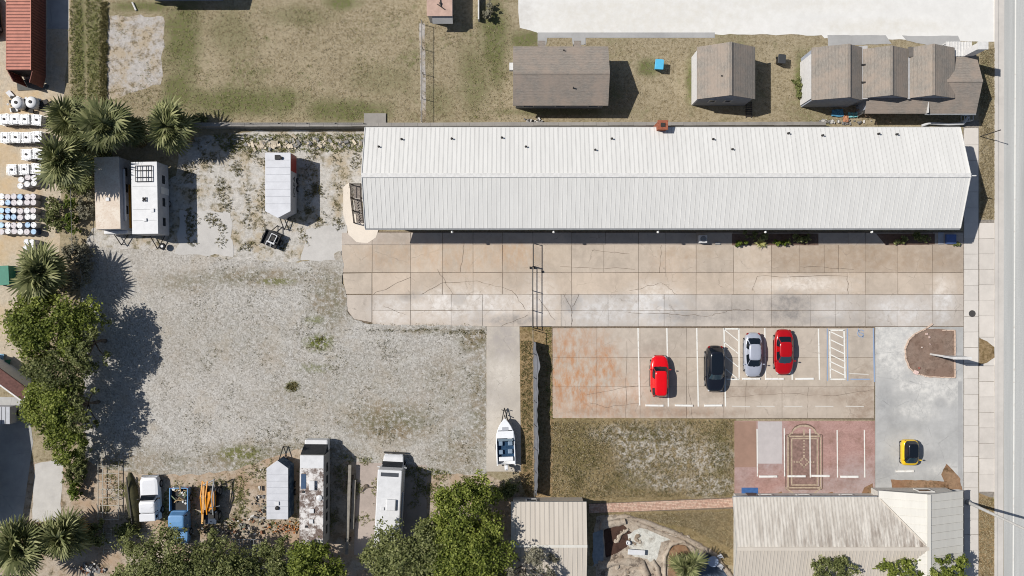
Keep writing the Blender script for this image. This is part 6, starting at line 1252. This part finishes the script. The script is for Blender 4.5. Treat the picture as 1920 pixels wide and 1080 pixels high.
for x in (a.x, b.x):
    for y in (a.y, b.y): mb.tube((x, y, 0), (x, y, .7), .04, n=4)
mk('wire_frame', mb, M_TRIMW, cb)
def rubble(name, label, px, py, w, d, n, mats, h=.25, cat='rubble', size=(.06, .2)):
    p = P(px, py); t = thing(name, label, cat, (p.x, p.y, 0)); bs_ = [MB() for _ in mats]
    for i in range(n):
        x, y = random.gauss(0, w * S / 2.4), random.gauss(0, d * S / 2.4); s_ = random.uniform(*size); b = random.choice(bs_)
        b.obox(None, (s_ * random.uniform(.6, 2.2), s_, s_ * random.uniform(.3, .9)), mat=Matrix.Translation((x, y, random.uniform(.03, h))) @ Matrix.Rotation(random.uniform(0, 6), 4, 'Z') @ Matrix.Rotation(random.uniform(-.7, .7), 4, 'X'))
    for b, m in zip(bs_, mats): o = mk('loose_pieces', b, m, t); o['kind'] = 'stuff'
    return t
SCR = [flat('junk_white', (206, 202, 196), .8, .2), flat('junk_tan', (160, 142, 118), .9, .2), flat('junk_greengrey', (122, 126, 112), .8, .2), M_DARK, flat('junk_grey', (140, 138, 136), .7, .3), flat('junk_rust', (144, 104, 80), .9, .2)]
rubble('rubble_heap', 'white rubble along the wall below the blue tarp', 1560, 229, 60, 4, 50, [SCR[0], SCR[4]], .2)
rubble('junk_heap', 'grey junk beside the wall south of the first shingled house', 1000, 226, 26, 5, 24, [SCR[0], SCR[3], SCR[4]], .2, 'junk')
rubble('junk_heap', 'mixed scrap heap around the silver cargo trailer nose', 489, 960, 16, 70, 60, SCR, .4, 'junk', (.06, .22))
rubble('junk_heap', 'rusty scrap heap below the orange loader', 408, 992, 50, 14, 50, SCR, .4, 'junk', (.05, .2))
rubble('junk_heap', 'scattered scrap and wood east of the orange loader', 452, 985, 46, 34, 55, SCR, .3, 'junk', (.05, .18))
rubble('junk_heap', 'orange brown leaf and scrap pile behind the silver cargo trailer', 540, 990, 36, 14, 110, [SCR[5], SCR[1], flat('orange_leaf', (188, 124, 74), .9, .1)], .25, 'junk', (.05, .14))
rubble('junk_heap', 'blue and red scrap under trees at the lower west corner', 175, 1066, 30, 12, 50, [SCR[5], SCR[4], SCR[0]], .3, 'junk', (.08, .3))
rubble('rock_scatter', 'pale rocks scattered by the north wall of the trailer yard', 600, 268, 150, 14, 90, [flat('pale_rock', (220, 206, 184), .9, .2, 0, .2, 5), SCR[4]], .12, 'rocks', (.08, .28))
rubble('rock_scatter', 'broken pale stones at the head of the food trailer', 512, 274, 60, 6, 30, [flat('pale_rock', (220, 206, 184), .9, .2, 0, .2, 5)], .14, 'rocks', (.14, .36))
q = P(1315, 449); ac = thing('air_conditioner_unit', 'white air conditioner unit by the shaded wall', 'air conditioner', (q.x, q.y, .065)); rbox('housing', -.38, .38, -.38, .38, 0, .8, M_TRW, ac, .03); mb = MB(); mb.lathe([(.3, .802), (.3, .83), (.26, .85), (.02, .85)], (0, 0, 0), 16); mk('fan_grille', mb, M_GUT, ac); rbox('pad', -.5, .5, -.5, .5, -.03, -.002, M_BLOCKC, ac, 0)
q = P(1345, 456); mb = MB(); mb.box(q.x - .25, q.x + .25, q.y - .14, q.y + .14, .07, .22); tag(mk('concrete_step', mb, M_STRIP), 'pale concrete step block next to the air conditioner', 'step')
# planting bed along the front, in shade
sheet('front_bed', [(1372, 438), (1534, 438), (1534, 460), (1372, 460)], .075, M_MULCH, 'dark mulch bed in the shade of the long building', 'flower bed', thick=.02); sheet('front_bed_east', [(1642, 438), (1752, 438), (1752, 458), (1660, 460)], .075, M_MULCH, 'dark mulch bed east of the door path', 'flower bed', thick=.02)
mb = MB(); mb.box(P(1758, 0).x, P(1768, 0).x, P(0, 458).y, P(0, 436).y, .08, .12); tag(mk('door_mat', mb, M_TRG), 'pale grey mat in the shaded entrance', 'mat')
mb = MB(); mb.box(P(1771, 0).x, P(1789, 0).x, P(0, 457).y, P(0, 440).y, .08, .4); tag(mk('blue_cooler', mb, flat('cooler_blue', (92, 116, 168), .5, .4)), 'blue box in the shade at the gable corner', 'box')
tag(sheet('blue_mat', [(1390, 914), (1421, 914), (1421, 931), (1390, 931)], .075, flat('blue_mat', (70, 108, 164), .9, .2, 0, .15, 4), 'blue mat at the edge of the stamped court', 'mat', 'thing', .015), 'blue mat at the edge of the stamped court', 'mat')
# totes and drums
M_TOTE = flat('white_tote_plastic', (240, 240, 240), .5, .4, 0, .04); M_CAGE = flat('tote_cage', (176, 178, 180), .4, .5, .5); M_PAL = flat('tote_pallet', (110, 96, 84), .9, .2)
def tote_proto(lab, loc, rz):
    t = thing('ibc_tote', lab, 'tote', loc, rz, 'white liquid totes'); rbox('tank', -.45, .45, -.47, .47, .16, 1.1, M_TOTE, t, .06)
    for x in (-.25, .25): rbox('tank_rib', x - .04, x + .04, -.5, .5, 1.101, 1.125, M_TOTE, t, .01)
    mb = MB(); mb.lathe([(.11, 1.101), (.11, 1.17), (.02, 1.175)], (0, 0, 0), 12); mk('fill_cap', mb, M_DARK, t)
    mb = MB()
    for z in (.3, .6, .9, 1.12): mb.path([(-.475, -.5, z), (.475, -.5, z), (.475, .5, z), (-.475, .5, z), (-.475, -.5, z)], .012, 4)
    for x in (-.475, -.18, .18, .475):
        for y in (-.5, .5): mb.tube((x, y, .16), (x, y, 1.12), .012, n=4)
    for y in (-.2, .2):
        for x in (-.475, .475): mb.tube((x, y, .16), (x, y, 1.12), .012, n=4)
    mb.tube((-.475, .22, 1.14), (.475, .22, 1.14), .014, n=4); mb.tube((-.475, -.22, 1.14), (.475, -.22, 1.14), .014, n=4); mk('cage', mb, M_CAGE, t)
    mb = MB()
    for x in (-.45, 0, .45): mb.box(x - .06, x + .06, -.5, .5, 0, .15)
    mk('pallet', mb, M_PAL, t); return t
row = ['uppermost', 'second', 'short third', 'lowest']
proto = None
for r, (y, xs) in enumerate(((224, (8, 27, 46, 68)), (257, (9, 29, 49, 69)), (289, (49, 69)), (317, (22, 45, 68)))):
    for k, x in enumerate(xs):
        q = P(x, y, 1.1); lab = 'white tote %s in the %s tote row' % (('at the west end', 'second from the west', 'third from the west', 'fourth from the west')[k] if k < len(xs) - 1 else 'at the fence end', row[r])
        loc = (q.x + random.uniform(-.03, .03), q.y + random.uniform(-.06, .06), .01); rz = R(random.uniform(-5, 5))
        if proto is None: proto = tote_proto(lab, loc, rz)
        else: dup(proto, loc, rz, lab)
for k, (x, y, rz, lab) in enumerate(((30, 192, 40, 'tilted white tank with black cap left of its twin'), (57, 191, 20, 'round white tank with black cap next to the palm'))):
    q = P(x, y, 1.0); t = thing('white_tank', lab, 'tank', (q.x, q.y, 0), R(rz), 'white tanks'); mb = MB(); mb.lathe([(.5, 0), (.58, .08), (.58, .85), (.5, .98), (.2, 1.04), (.15, 1.04)], (0, 0, 0), 22); mk('tank', mb, M_TOTE, t, True); mb = MB(); mb.lathe([(.16, 1.041), (.16, 1.1), (.02, 1.11)], (0, 0, 0), 14); mk('lid', mb, M_DARK, t)
rubble('junk_heap', 'white panels and black sheeting around the two capped tanks', 55, 195, 56, 14, 40, [M_TOTE, M_DARK, SCR[3]], .4, 'junk', (.15, .45))
DM = [flat('white_drum', (226, 226, 226), .5, .4, 0, .06), flat('pale_blue_drum', (160, 196, 226), .5, .4, 0, .08), flat('greyish_drum', (206, 198, 200), .5, .4, 0, .08), flat('sky_drum', (176, 214, 236), .5, .4, 0, .06)]; DSIDE = flat('blue_drum_side', (40, 66, 110), .5, .4)
def drum_mesh(top):
    mb = MB(); mb.lathe([(.27, 0), (.285, .03), (.285, .28), (.297, .3), (.285, .32), (.285, .56), (.297, .58), (.285, .6), (.285, .84), (.29, .86), (.29, .88), (.265, .88), (.26, .865)], (0, 0, 0), 18); mb.v = mb.v
    side = mb.mesh('drum_side'); side.materials.append(DSIDE if top in (1, 3) else DM[top]); mb = MB(); mb.lathe([(.262, .858), (.262, .87), (.02, .872)], (0, 0, 0), 18); tp = mb.mesh('drum_top'); tp.materials.append(DM[top])
    bg = MB(); bg.lathe([(.035, .871), (.035, .9), (.005, .9)], (.15, .08, 0), 8); bg.lathe([(.02, .871), (.02, .89), (.005, .89)], (-.17, -.05, 0), 8); b = bg.mesh('bung'); b.materials.append(M_DARK); return side, tp, b
DR = [drum_mesh(i) for i in range(4)]
def drum(px, py, c, lab, grp='plastic drums'):
    q = P(px, py, .87); t = thing('drum', lab, 'drum', (q.x + random.uniform(-.04, .04), q.y + random.uniform(-.04, .04), .01), random.uniform(0, 6), grp); inst('drum_side', DR[c][0], t); o = inst('drum_top', DR[c][1], t); inst('bung', DR[c][2], t)
CN = ('white', 'blue topped', 'greyish', 'pale blue topped'); COLW = ('first', 'second', 'third', 'fourth', 'fifth', 'sixth'); pat = ['022122', '012022', '310202', '311200', '302010', '202021']
for r, y in enumerate((368.5, 379.5, 395, 407, 422, 434)):
    for c, x in enumerate((2.5, 14, 26, 37.5, 51, 62.5)): drum(x, y, int(pat[r][c]), '%s drum, %s from the west in the %s drum row' % (CN[int(pat[r][c])], COLW[c], ('northernmost', 'second', 'third', 'fourth', 'fifth', 'southernmost')[r]))
for x, y, c, lab in ((39, 337, 0, 'west upper'), (52, 333, 2, 'middle upper'), (63, 334, 0, 'east upper'), (38, 348, 0, 'west lower'), (51, 345, 0, 'middle lower'), (63, 344, 0, 'east lower')): drum(x, y, c, '%s white drum of the six between totes and blue drums' % lab)
for x, y, lab in ((50, 454, 'west upper'), (60, 454, 'east upper'), (48, 465, 'west lower'), (59, 465, 'east lower')): drum(x, y, 0, '%s white drum of four under the large palm' % lab)
# green bin at the edge
q = P(2, 517, 1.3); gd = thing('green_dumpster', 'green metal dumpster cut by the west edge', 'dumpster', (q.x, q.y, 0), R(3)); MG = flat('green_dumpster_paint', (50, 132, 108), .6, .4); rbox('bin_body', -.8, .75, -.9, .95, .1, 1.25, MG, gd, .03); rbox('lid', -.82, .77, -.92, .97, 1.255, 1.32, MG, gd, .02)
tarp('green and blue tarp under the bright fence tree', 6, 690, 1.6, 1.6, flat('green_tarp', (66, 140, 108), .6, .4, 0, .2, 4), 7); tarp('light blue tarp at the west edge', 2, 672, .8, .9, flat('light_blue_tarp', (150, 190, 214), .6, .4, 0, .15, 4), 8)
q = P(6, 778, 1.6); wv = thing('grey_box_trailer', 'grey ribbed box trailer roof at the west edge', 'trailer', (q.x, q.y, 0), 0, group='small trailers'); rbox('box', -1.2, .65, -.9, .8, .5, 1.6, M_TRG, wv, .03); wheels(wv, 1.6, (0,), .3, .18, .7)
for k in range(4): rbox('roof_rib', -1.0 + k * .4, -.95 + k * .4, -.88, .78, 1.602, 1.63, M_GUT, wv, 0)
# white panel at the top
a = P(897, 37, .6); mb = MB(); mb.box(a.x - .05, a.x + .08, a.y, a.y + 3.2, 0, .75); tag(mk('white_panel_fence', mb, M_TRIMW), 'white panel fence edge beside the pink roofed shed', 'fence')
mb = MB(); a, b = P(249, 5), P(256, 20); mb.tube((a.x, a.y, .1), (b.x, b.y, .1), .09, n=6); tag(mk('white_log', mb, M_TRIMW), 'short white pole lying in the field corner', 'pole')
# long beams
M_BEAM = flat('weathered_beam', (150, 144, 134), .9, .2, 0, .2, 3)
for (x0_, y0_, x1_, y1_, w, z, lab) in ((656, 872, 650, 1040, .3, .9, 'longest weathered beam raised beside the motorhome pad'), (664, 900, 660, 992, .34, .5, 'shorter weathered beam next to the longest beam')):
    A, B = P(x0_, y0_, z), P(x1_, y1_, z); d = B - A; c = (A + B) / 2; t = thing('weathered_beam', lab, 'beam', (c.x, c.y, 0), math.atan2(d.y, d.x), 'weathered beams'); rbox('beam', -d.length / 2, d.length / 2, -w / 2, w / 2, z - .25, z, M_BEAM, t, .03)
    for k in (-.35, .35): rbox('support_block', d.length * k - .15, d.length * k + .15, -w / 2 - .1, w / 2 + .1, 0, z - .252, M_WOODD, t, 0)
# metal frames lying west of the white truck
M_LFR = flat('bleached_steel', (196, 190, 176), .7, .3, 0, .15, 4); q = P(208, 918); mf = thing('trailer_frame', 'bleached bare trailer frame lying in the weeds', 'trailer frame', (q.x, q.y, 0)); mb = MB()
for x in (-1.1, -.65, .95): mb.tube((x, -2.9, .35), (x, 2.9, .35), .045, n=5)
mk('long_rail', mb, M_LFR, mf)
for k, y in enumerate((-2.9, -2.2, -1.5, -.7, .1, .9, 1.7, 2.4)): mb = MB(); mb.tube((-1.1 if k else -1.2, y, .33), (1.0, y + random.uniform(-.05, .05), .33), .035, n=5); mk('cross_member', mb, M_LFR, mf)
for x, y in ((-.1, .9), (.2, .2), (-.5, -.1), (.6, -.6)):
    mb = MB(); mb.path([(x + .3 * math.cos(a), y + .3 * math.sin(a), .4) for a in np.linspace(0, 2 * PI, 13)], .03, 5); mk('hoop', mb, M_LFR, mf)
q = P(206, 1010); lf = thing('metal_ladder', 'pale metal ladder frame in tree shade', 'ladder', (q.x, q.y, 0)); mb = MB()
for x in (-.5, .28): mb.tube((x, -1.4, .3), (x, 1.1, .3), .035, n=5)
mk('rail', mb, M_LFR, lf)
for k in range(7): mb = MB(); mb.tube((-.5, -1.2 + k * .36, .3), (.28, -1.2 + k * .36, .3), .025, n=5); mk('rung', mb, M_LFR, lf)
q = P(250, 938); mh = thing('mossy_hull', 'upturned mossy boat hull beside the white truck', 'boat', (q.x, q.y, 0), R(7)); mb = MB()
rs = []
for k in range(13):
    t = k / 12; y = 2.8 - 5.6 * t; w = .62 * (math.sin(min(1, t * 2.2 + .12) * PI / 2) if t < .4 else 1 - .25 * (t - .4)); rs.append([(w * math.cos(a), y, .05 + .75 * (w / .62) * math.sin(a)) for a in np.linspace(0, PI, 9)])
n = 9; mb.add([p for r in rs for p in r], [(k * n + i, k * n + i + 1, (k + 1) * n + i + 1, (k + 1) * n + i) for k in range(12) for i in range(8)]); mb.add(rs[0], [tuple(range(9))]); mb.add(rs[-1], [tuple(range(8, -1, -1))]); mk('hull', mb, weather('mossy_fibreglass', (70, 70, 50), (92, 88, 60), (52, 50, 42)), mh, True); mb = MB(); mb.box(-.04, .04, -2.8, 2.5, .74, .86); mk('keel', mb, M_DKP, mh)
q = P(462, 1018); gr = thing('grate_rack', 'dark metal grate rack lying below the junk', 'rack', (q.x, q.y, 0)); mb = MB()
for k in range(11): mb.tube((-1.4 + k * .28, -.45, .4), (-1.4 + k * .28, .45, .4), .03, n=5)
mk('bar', mb, M_GUT, gr); mb = MB()
for y in (-.45, 0, .45): mb.tube((-1.45, y, .38), (1.45, y, .38), .035, n=5)
for x in (-1.4, 1.4):
    for y in (-.4, .4): mb.tube((x, y, 0), (x, y, .38), .035, n=5)
mk('frame', mb, M_GUT, gr)
q = P(690, 912); mb = MB(); mb.path([(q.x - .6, q.y - .5, .1), (q.x - .25, q.y, .25), (q.x + .5, q.y - .1, .12)], .06, 6); mb.lathe([(.2, .05), (.22, .2), (.1, .26)], (q.x - .2, q.y + .05, 0), 10); tag(mk('dead_branch_stub', mb, M_BARK), 'gnarled brown root piece on the motorhome pad', 'branch')
# ------------------------------------------------------------------ rock pond
M_ROCK = [flat('pond_rock_%d' % i, c, .95, .15, 0, .3, 3) for i, c in enumerate(((176, 160, 142), (156, 140, 122), (196, 182, 164), (138, 124, 110)))]
def stone(r, seed):
    mb = MB(); rng = random.Random(seed); rs = []
    for k in range(4):
        t = k / 3; rr = r * (1.0, 1.05, .85, .4)[k]; rs.append([(rr * math.cos(a) * rng.uniform(.75, 1.2), rr * math.sin(a) * rng.uniform(.75, 1.2), r * (0, .25, .55, .72)[k] * rng.uniform(.85, 1.15)) for a in [2 * PI * i / 8 for i in range(8)]])
    mb.rings(rs); return mb.mesh('stone')
ST = []
for i in range(8): m_ = stone(.26, i); m_.materials.append(M_ROCK[i % 4]); ST.append(m_)
M_PLAS = dirt_mat('pond_plaster', (224, 222, 212), (208, 202, 188), (160, 148, 130), .6); M_PBRN = dirt_mat('pond_mud', (92, 70, 60), (78, 58, 50), (64, 48, 44), .5); M_PROCK = dirt_mat('pond_rockwork', (198, 184, 166), (172, 156, 138), (112, 98, 86), .5)
sheet('rockwork_ground', rough_poly([(1118, 968), (1170, 964), (1216, 978), (1290, 1010), (1345, 1040), (1378, 1085), (1378, 1200), (1102, 1200), (1118, 1060), (1114, 1000)], 8, 2, 71), .02, M_PROCK, 'grey brown rockwork around the dry pond', 'ground')
sheet('pond_mud', rough_poly([(1132, 992), (1168, 982), (1186, 1000), (1176, 1026), (1150, 1040), (1136, 1044)], 6, 2, 72), .03, M_PBRN, 'dark brown mud hollow of the dry pond', 'pond'); sheet('pond_basin', rough_poly([(1176, 1002), (1200, 990), (1224, 994), (1270, 1006), (1240, 1016), (1236, 1036), (1224, 1060), (1212, 1048), (1186, 1042), (1178, 1020)], 6, 2, 73), .036, M_PLAS, 'pale plaster basin of the dry pond', 'pond'); sheet('pond_pool', rough_poly([(1112, 1000), (1130, 990), (1132, 1050), (1112, 1062)], 6, 2, 74), .03, flat('pale_water', (150, 160, 166), .2, .5, 0, .2, 2), 'pale pool beside the tan shed', 'pond'); sheet('island_bed', rough_poly([(1254, 1030), (1268, 1020), (1286, 1022), (1300, 1040), (1300, 1100), (1252, 1100)], 6, 1.5, 75), .2, M_LEAFBED, 'leaf littered island bed in the pond', 'flower bed', thick=.2); sheet('pond_water', rough_poly([(1306, 1030), (1326, 1036), (1350, 1048), (1368, 1085), (1310, 1085)], 6, 1.5, 76), .03, flat('dark_pond_water', (84, 96, 112), .12, .5, 0, .2, 2), 'dark shaded water under the round table', 'pond')
rw_ = thing('pond_rockery', 'curving rim of rough stones around the dry pond', 'rock wall', P(1240, 1000), world=True)
def rim(pts, gap, s0, s1, wob=.12):
    for a, b in zip(pts, pts[1:]):
        A, B = Vector((*G(*a), 0)), Vector((*G(*b), 0)); d = B - A; n = max(1, int(d.length / gap))
        for k in range(n):
            c = A + d * (k + random.random() * .4) / n; s_ = random.uniform(s0, s1); inst('stone', random.choice(ST), rw_, (c.x + random.uniform(-wob, wob), c.y + random.uniform(-wob, wob), .02), (0, 0, random.uniform(0, 6)), (s_ * random.uniform(.8, 1.4), s_, s_ * random.uniform(.6, 1.1)))
def band(pts, w, h, mat, seed):
    q = rough_poly(pts + pts[::-1], 6, .0, seed)[:0]; pp = []
    for i in range(len(pts) - 1): pp += wander(pts[i], pts[i + 1], 5, .8, seed + i)[:-1]
    pp.append(pts[-1]); v = [Vector((*G(*p), 0)) for p in pp]; mb = MB(); rs = []
    for i, p in enumerate(v):
        d = (v[min(i + 1, len(v) - 1)] - v[max(i - 1, 0)]).normalized(); n = Vector((-d.y, d.x, 0)); ww = w * random.uniform(.8, 1.15); hh = h * random.uniform(.75, 1.2)
        rs.append([p + n * ww / 2, p + n * ww * .36 + Vector((0, 0, hh * .8)), p + Vector((0, 0, hh)), p - n * ww * .36 + Vector((0, 0, hh * .75)), p - n * ww / 2])
    m = 5; mb.add([x for r in rs for x in r], [(k * m + i, k * m + i + 1, (k + 1) * m + i + 1, (k + 1) * m + i) for k in range(len(rs) - 1) for i in range(4)]); return mk('mortar_band', mb, mat, rw_, True)
band([(1126, 992), (1134, 974), (1172, 968), (1216, 980), (1262, 998), (1300, 1016), (1340, 1040), (1370, 1080)], .5, .3, M_PROCK, 1); band([(1180, 974), (1230, 996), (1284, 1018), (1322, 1040)], .45, .22, M_PROCK, 2); band([(1246, 1084), (1246, 1042), (1258, 1020), (1280, 1014), (1300, 1028), (1308, 1052)], .4, .32, M_PROCK, 3); band([(1128, 986), (1150, 981), (1172, 977)], .75, .3, M_PROCK, 4); band([(1158, 1016), (1164, 1002), (1178, 992)], .3, .2, M_PROCK, 5); band([(1122, 1062), (1160, 1052), (1204, 1056), (1214, 1084)], .8, .35, M_PROCK, 6); band([(1222, 1050), (1232, 1064), (1236, 1086)], .5, .3, M_PROCK, 7)
rim([(1128, 990), (1136, 972), (1172, 968), (1216, 978), (1262, 996), (1300, 1014), (1340, 1038), (1372, 1078)], .7, .4, .8); rim([(1190, 976), (1236, 992), (1284, 1012), (1324, 1034)], .9, .4, .8, .2); rim([(1244, 1080), (1244, 1040), (1258, 1018), (1280, 1012), (1300, 1026), (1308, 1050)], .8, .4, .7, .08); rim([(1130, 985), (1150, 980), (1170, 976)], .5, .4, .9); rim([(1148, 1046), (1180, 1046), (1206, 1052), (1230, 1070)], .6, .4, .8, .3); rim([(1156, 1014), (1164, 1000), (1176, 992)], .35, .5, .9); rim([(1120, 1060), (1150, 1066), (1180, 1074), (1220, 1078)], .5, .4, 1.0, .5); rim([(1180, 1010), (1196, 1020), (1200, 1000)], .3, .4, .8, .2)
q = P(1192, 1033); bn = thing('stone_bench', 'white slab bench beside the dry pond', 'bench', (q.x, q.y, 0), R(-4)); rbox('seat', -.85, .85, -.26, .26, .4, .5, M_TRW, bn, .04)
for x in (-.6, .6): rbox('leg', x - .1, x + .1, -.2, .2, .03, .398, M_TRW, bn, 0)
q = P(1337, 1053, .72); rt = thing('round_table', 'round blue grey table by the pond water', 'table', (q.x, q.y, 0)); mb = MB(); mb.lathe([(.5, .68), (.53, .7), (.53, .73), (.02, .735)], (0, 0, 0), 28); mk('tabletop', mb, flat('blue_grey_table', (162, 178, 204), .4, .4), rt); mb = MB(); mb.lathe([(.3, 0), (.28, .04), (.06, .08), (.05, .68)], (0, 0, 0), 12); mk('pedestal', mb, M_DKP, rt)
for k, (a, lab) in enumerate(((.5, 'north east'), (-.6, 'south east'))):
    c = thing('garden_chair', 'grey garden chair %s of the round table' % lab, 'chair', (q.x + .85 * math.cos(a), q.y + .85 * math.sin(a), 0), a - PI / 2, 'garden chairs'); rbox('seat', -.22, .22, -.22, .22, .4, .44, M_TRG, c, .02); rbox('backrest', -.22, .22, .2, .24, .45, .85, M_TRG, c, .02)
    for x in (-.19, .19):
        for y in (-.19, .19): rbox('leg', x - .02, x + .02, y - .02, y + .02, 0.02, .398, M_TRG, c, 0)
q = P(1177, 1016); mb = MB(); mb.lathe([(.12, .03), (.2, .1), (.22, .4), (.14, .42), (.13, .3), (.02, .3)], (q.x, q.y, 0), 14); tag(mk('white_urn', mb, M_TRW), 'small white urn on the pond plaster', 'urn')
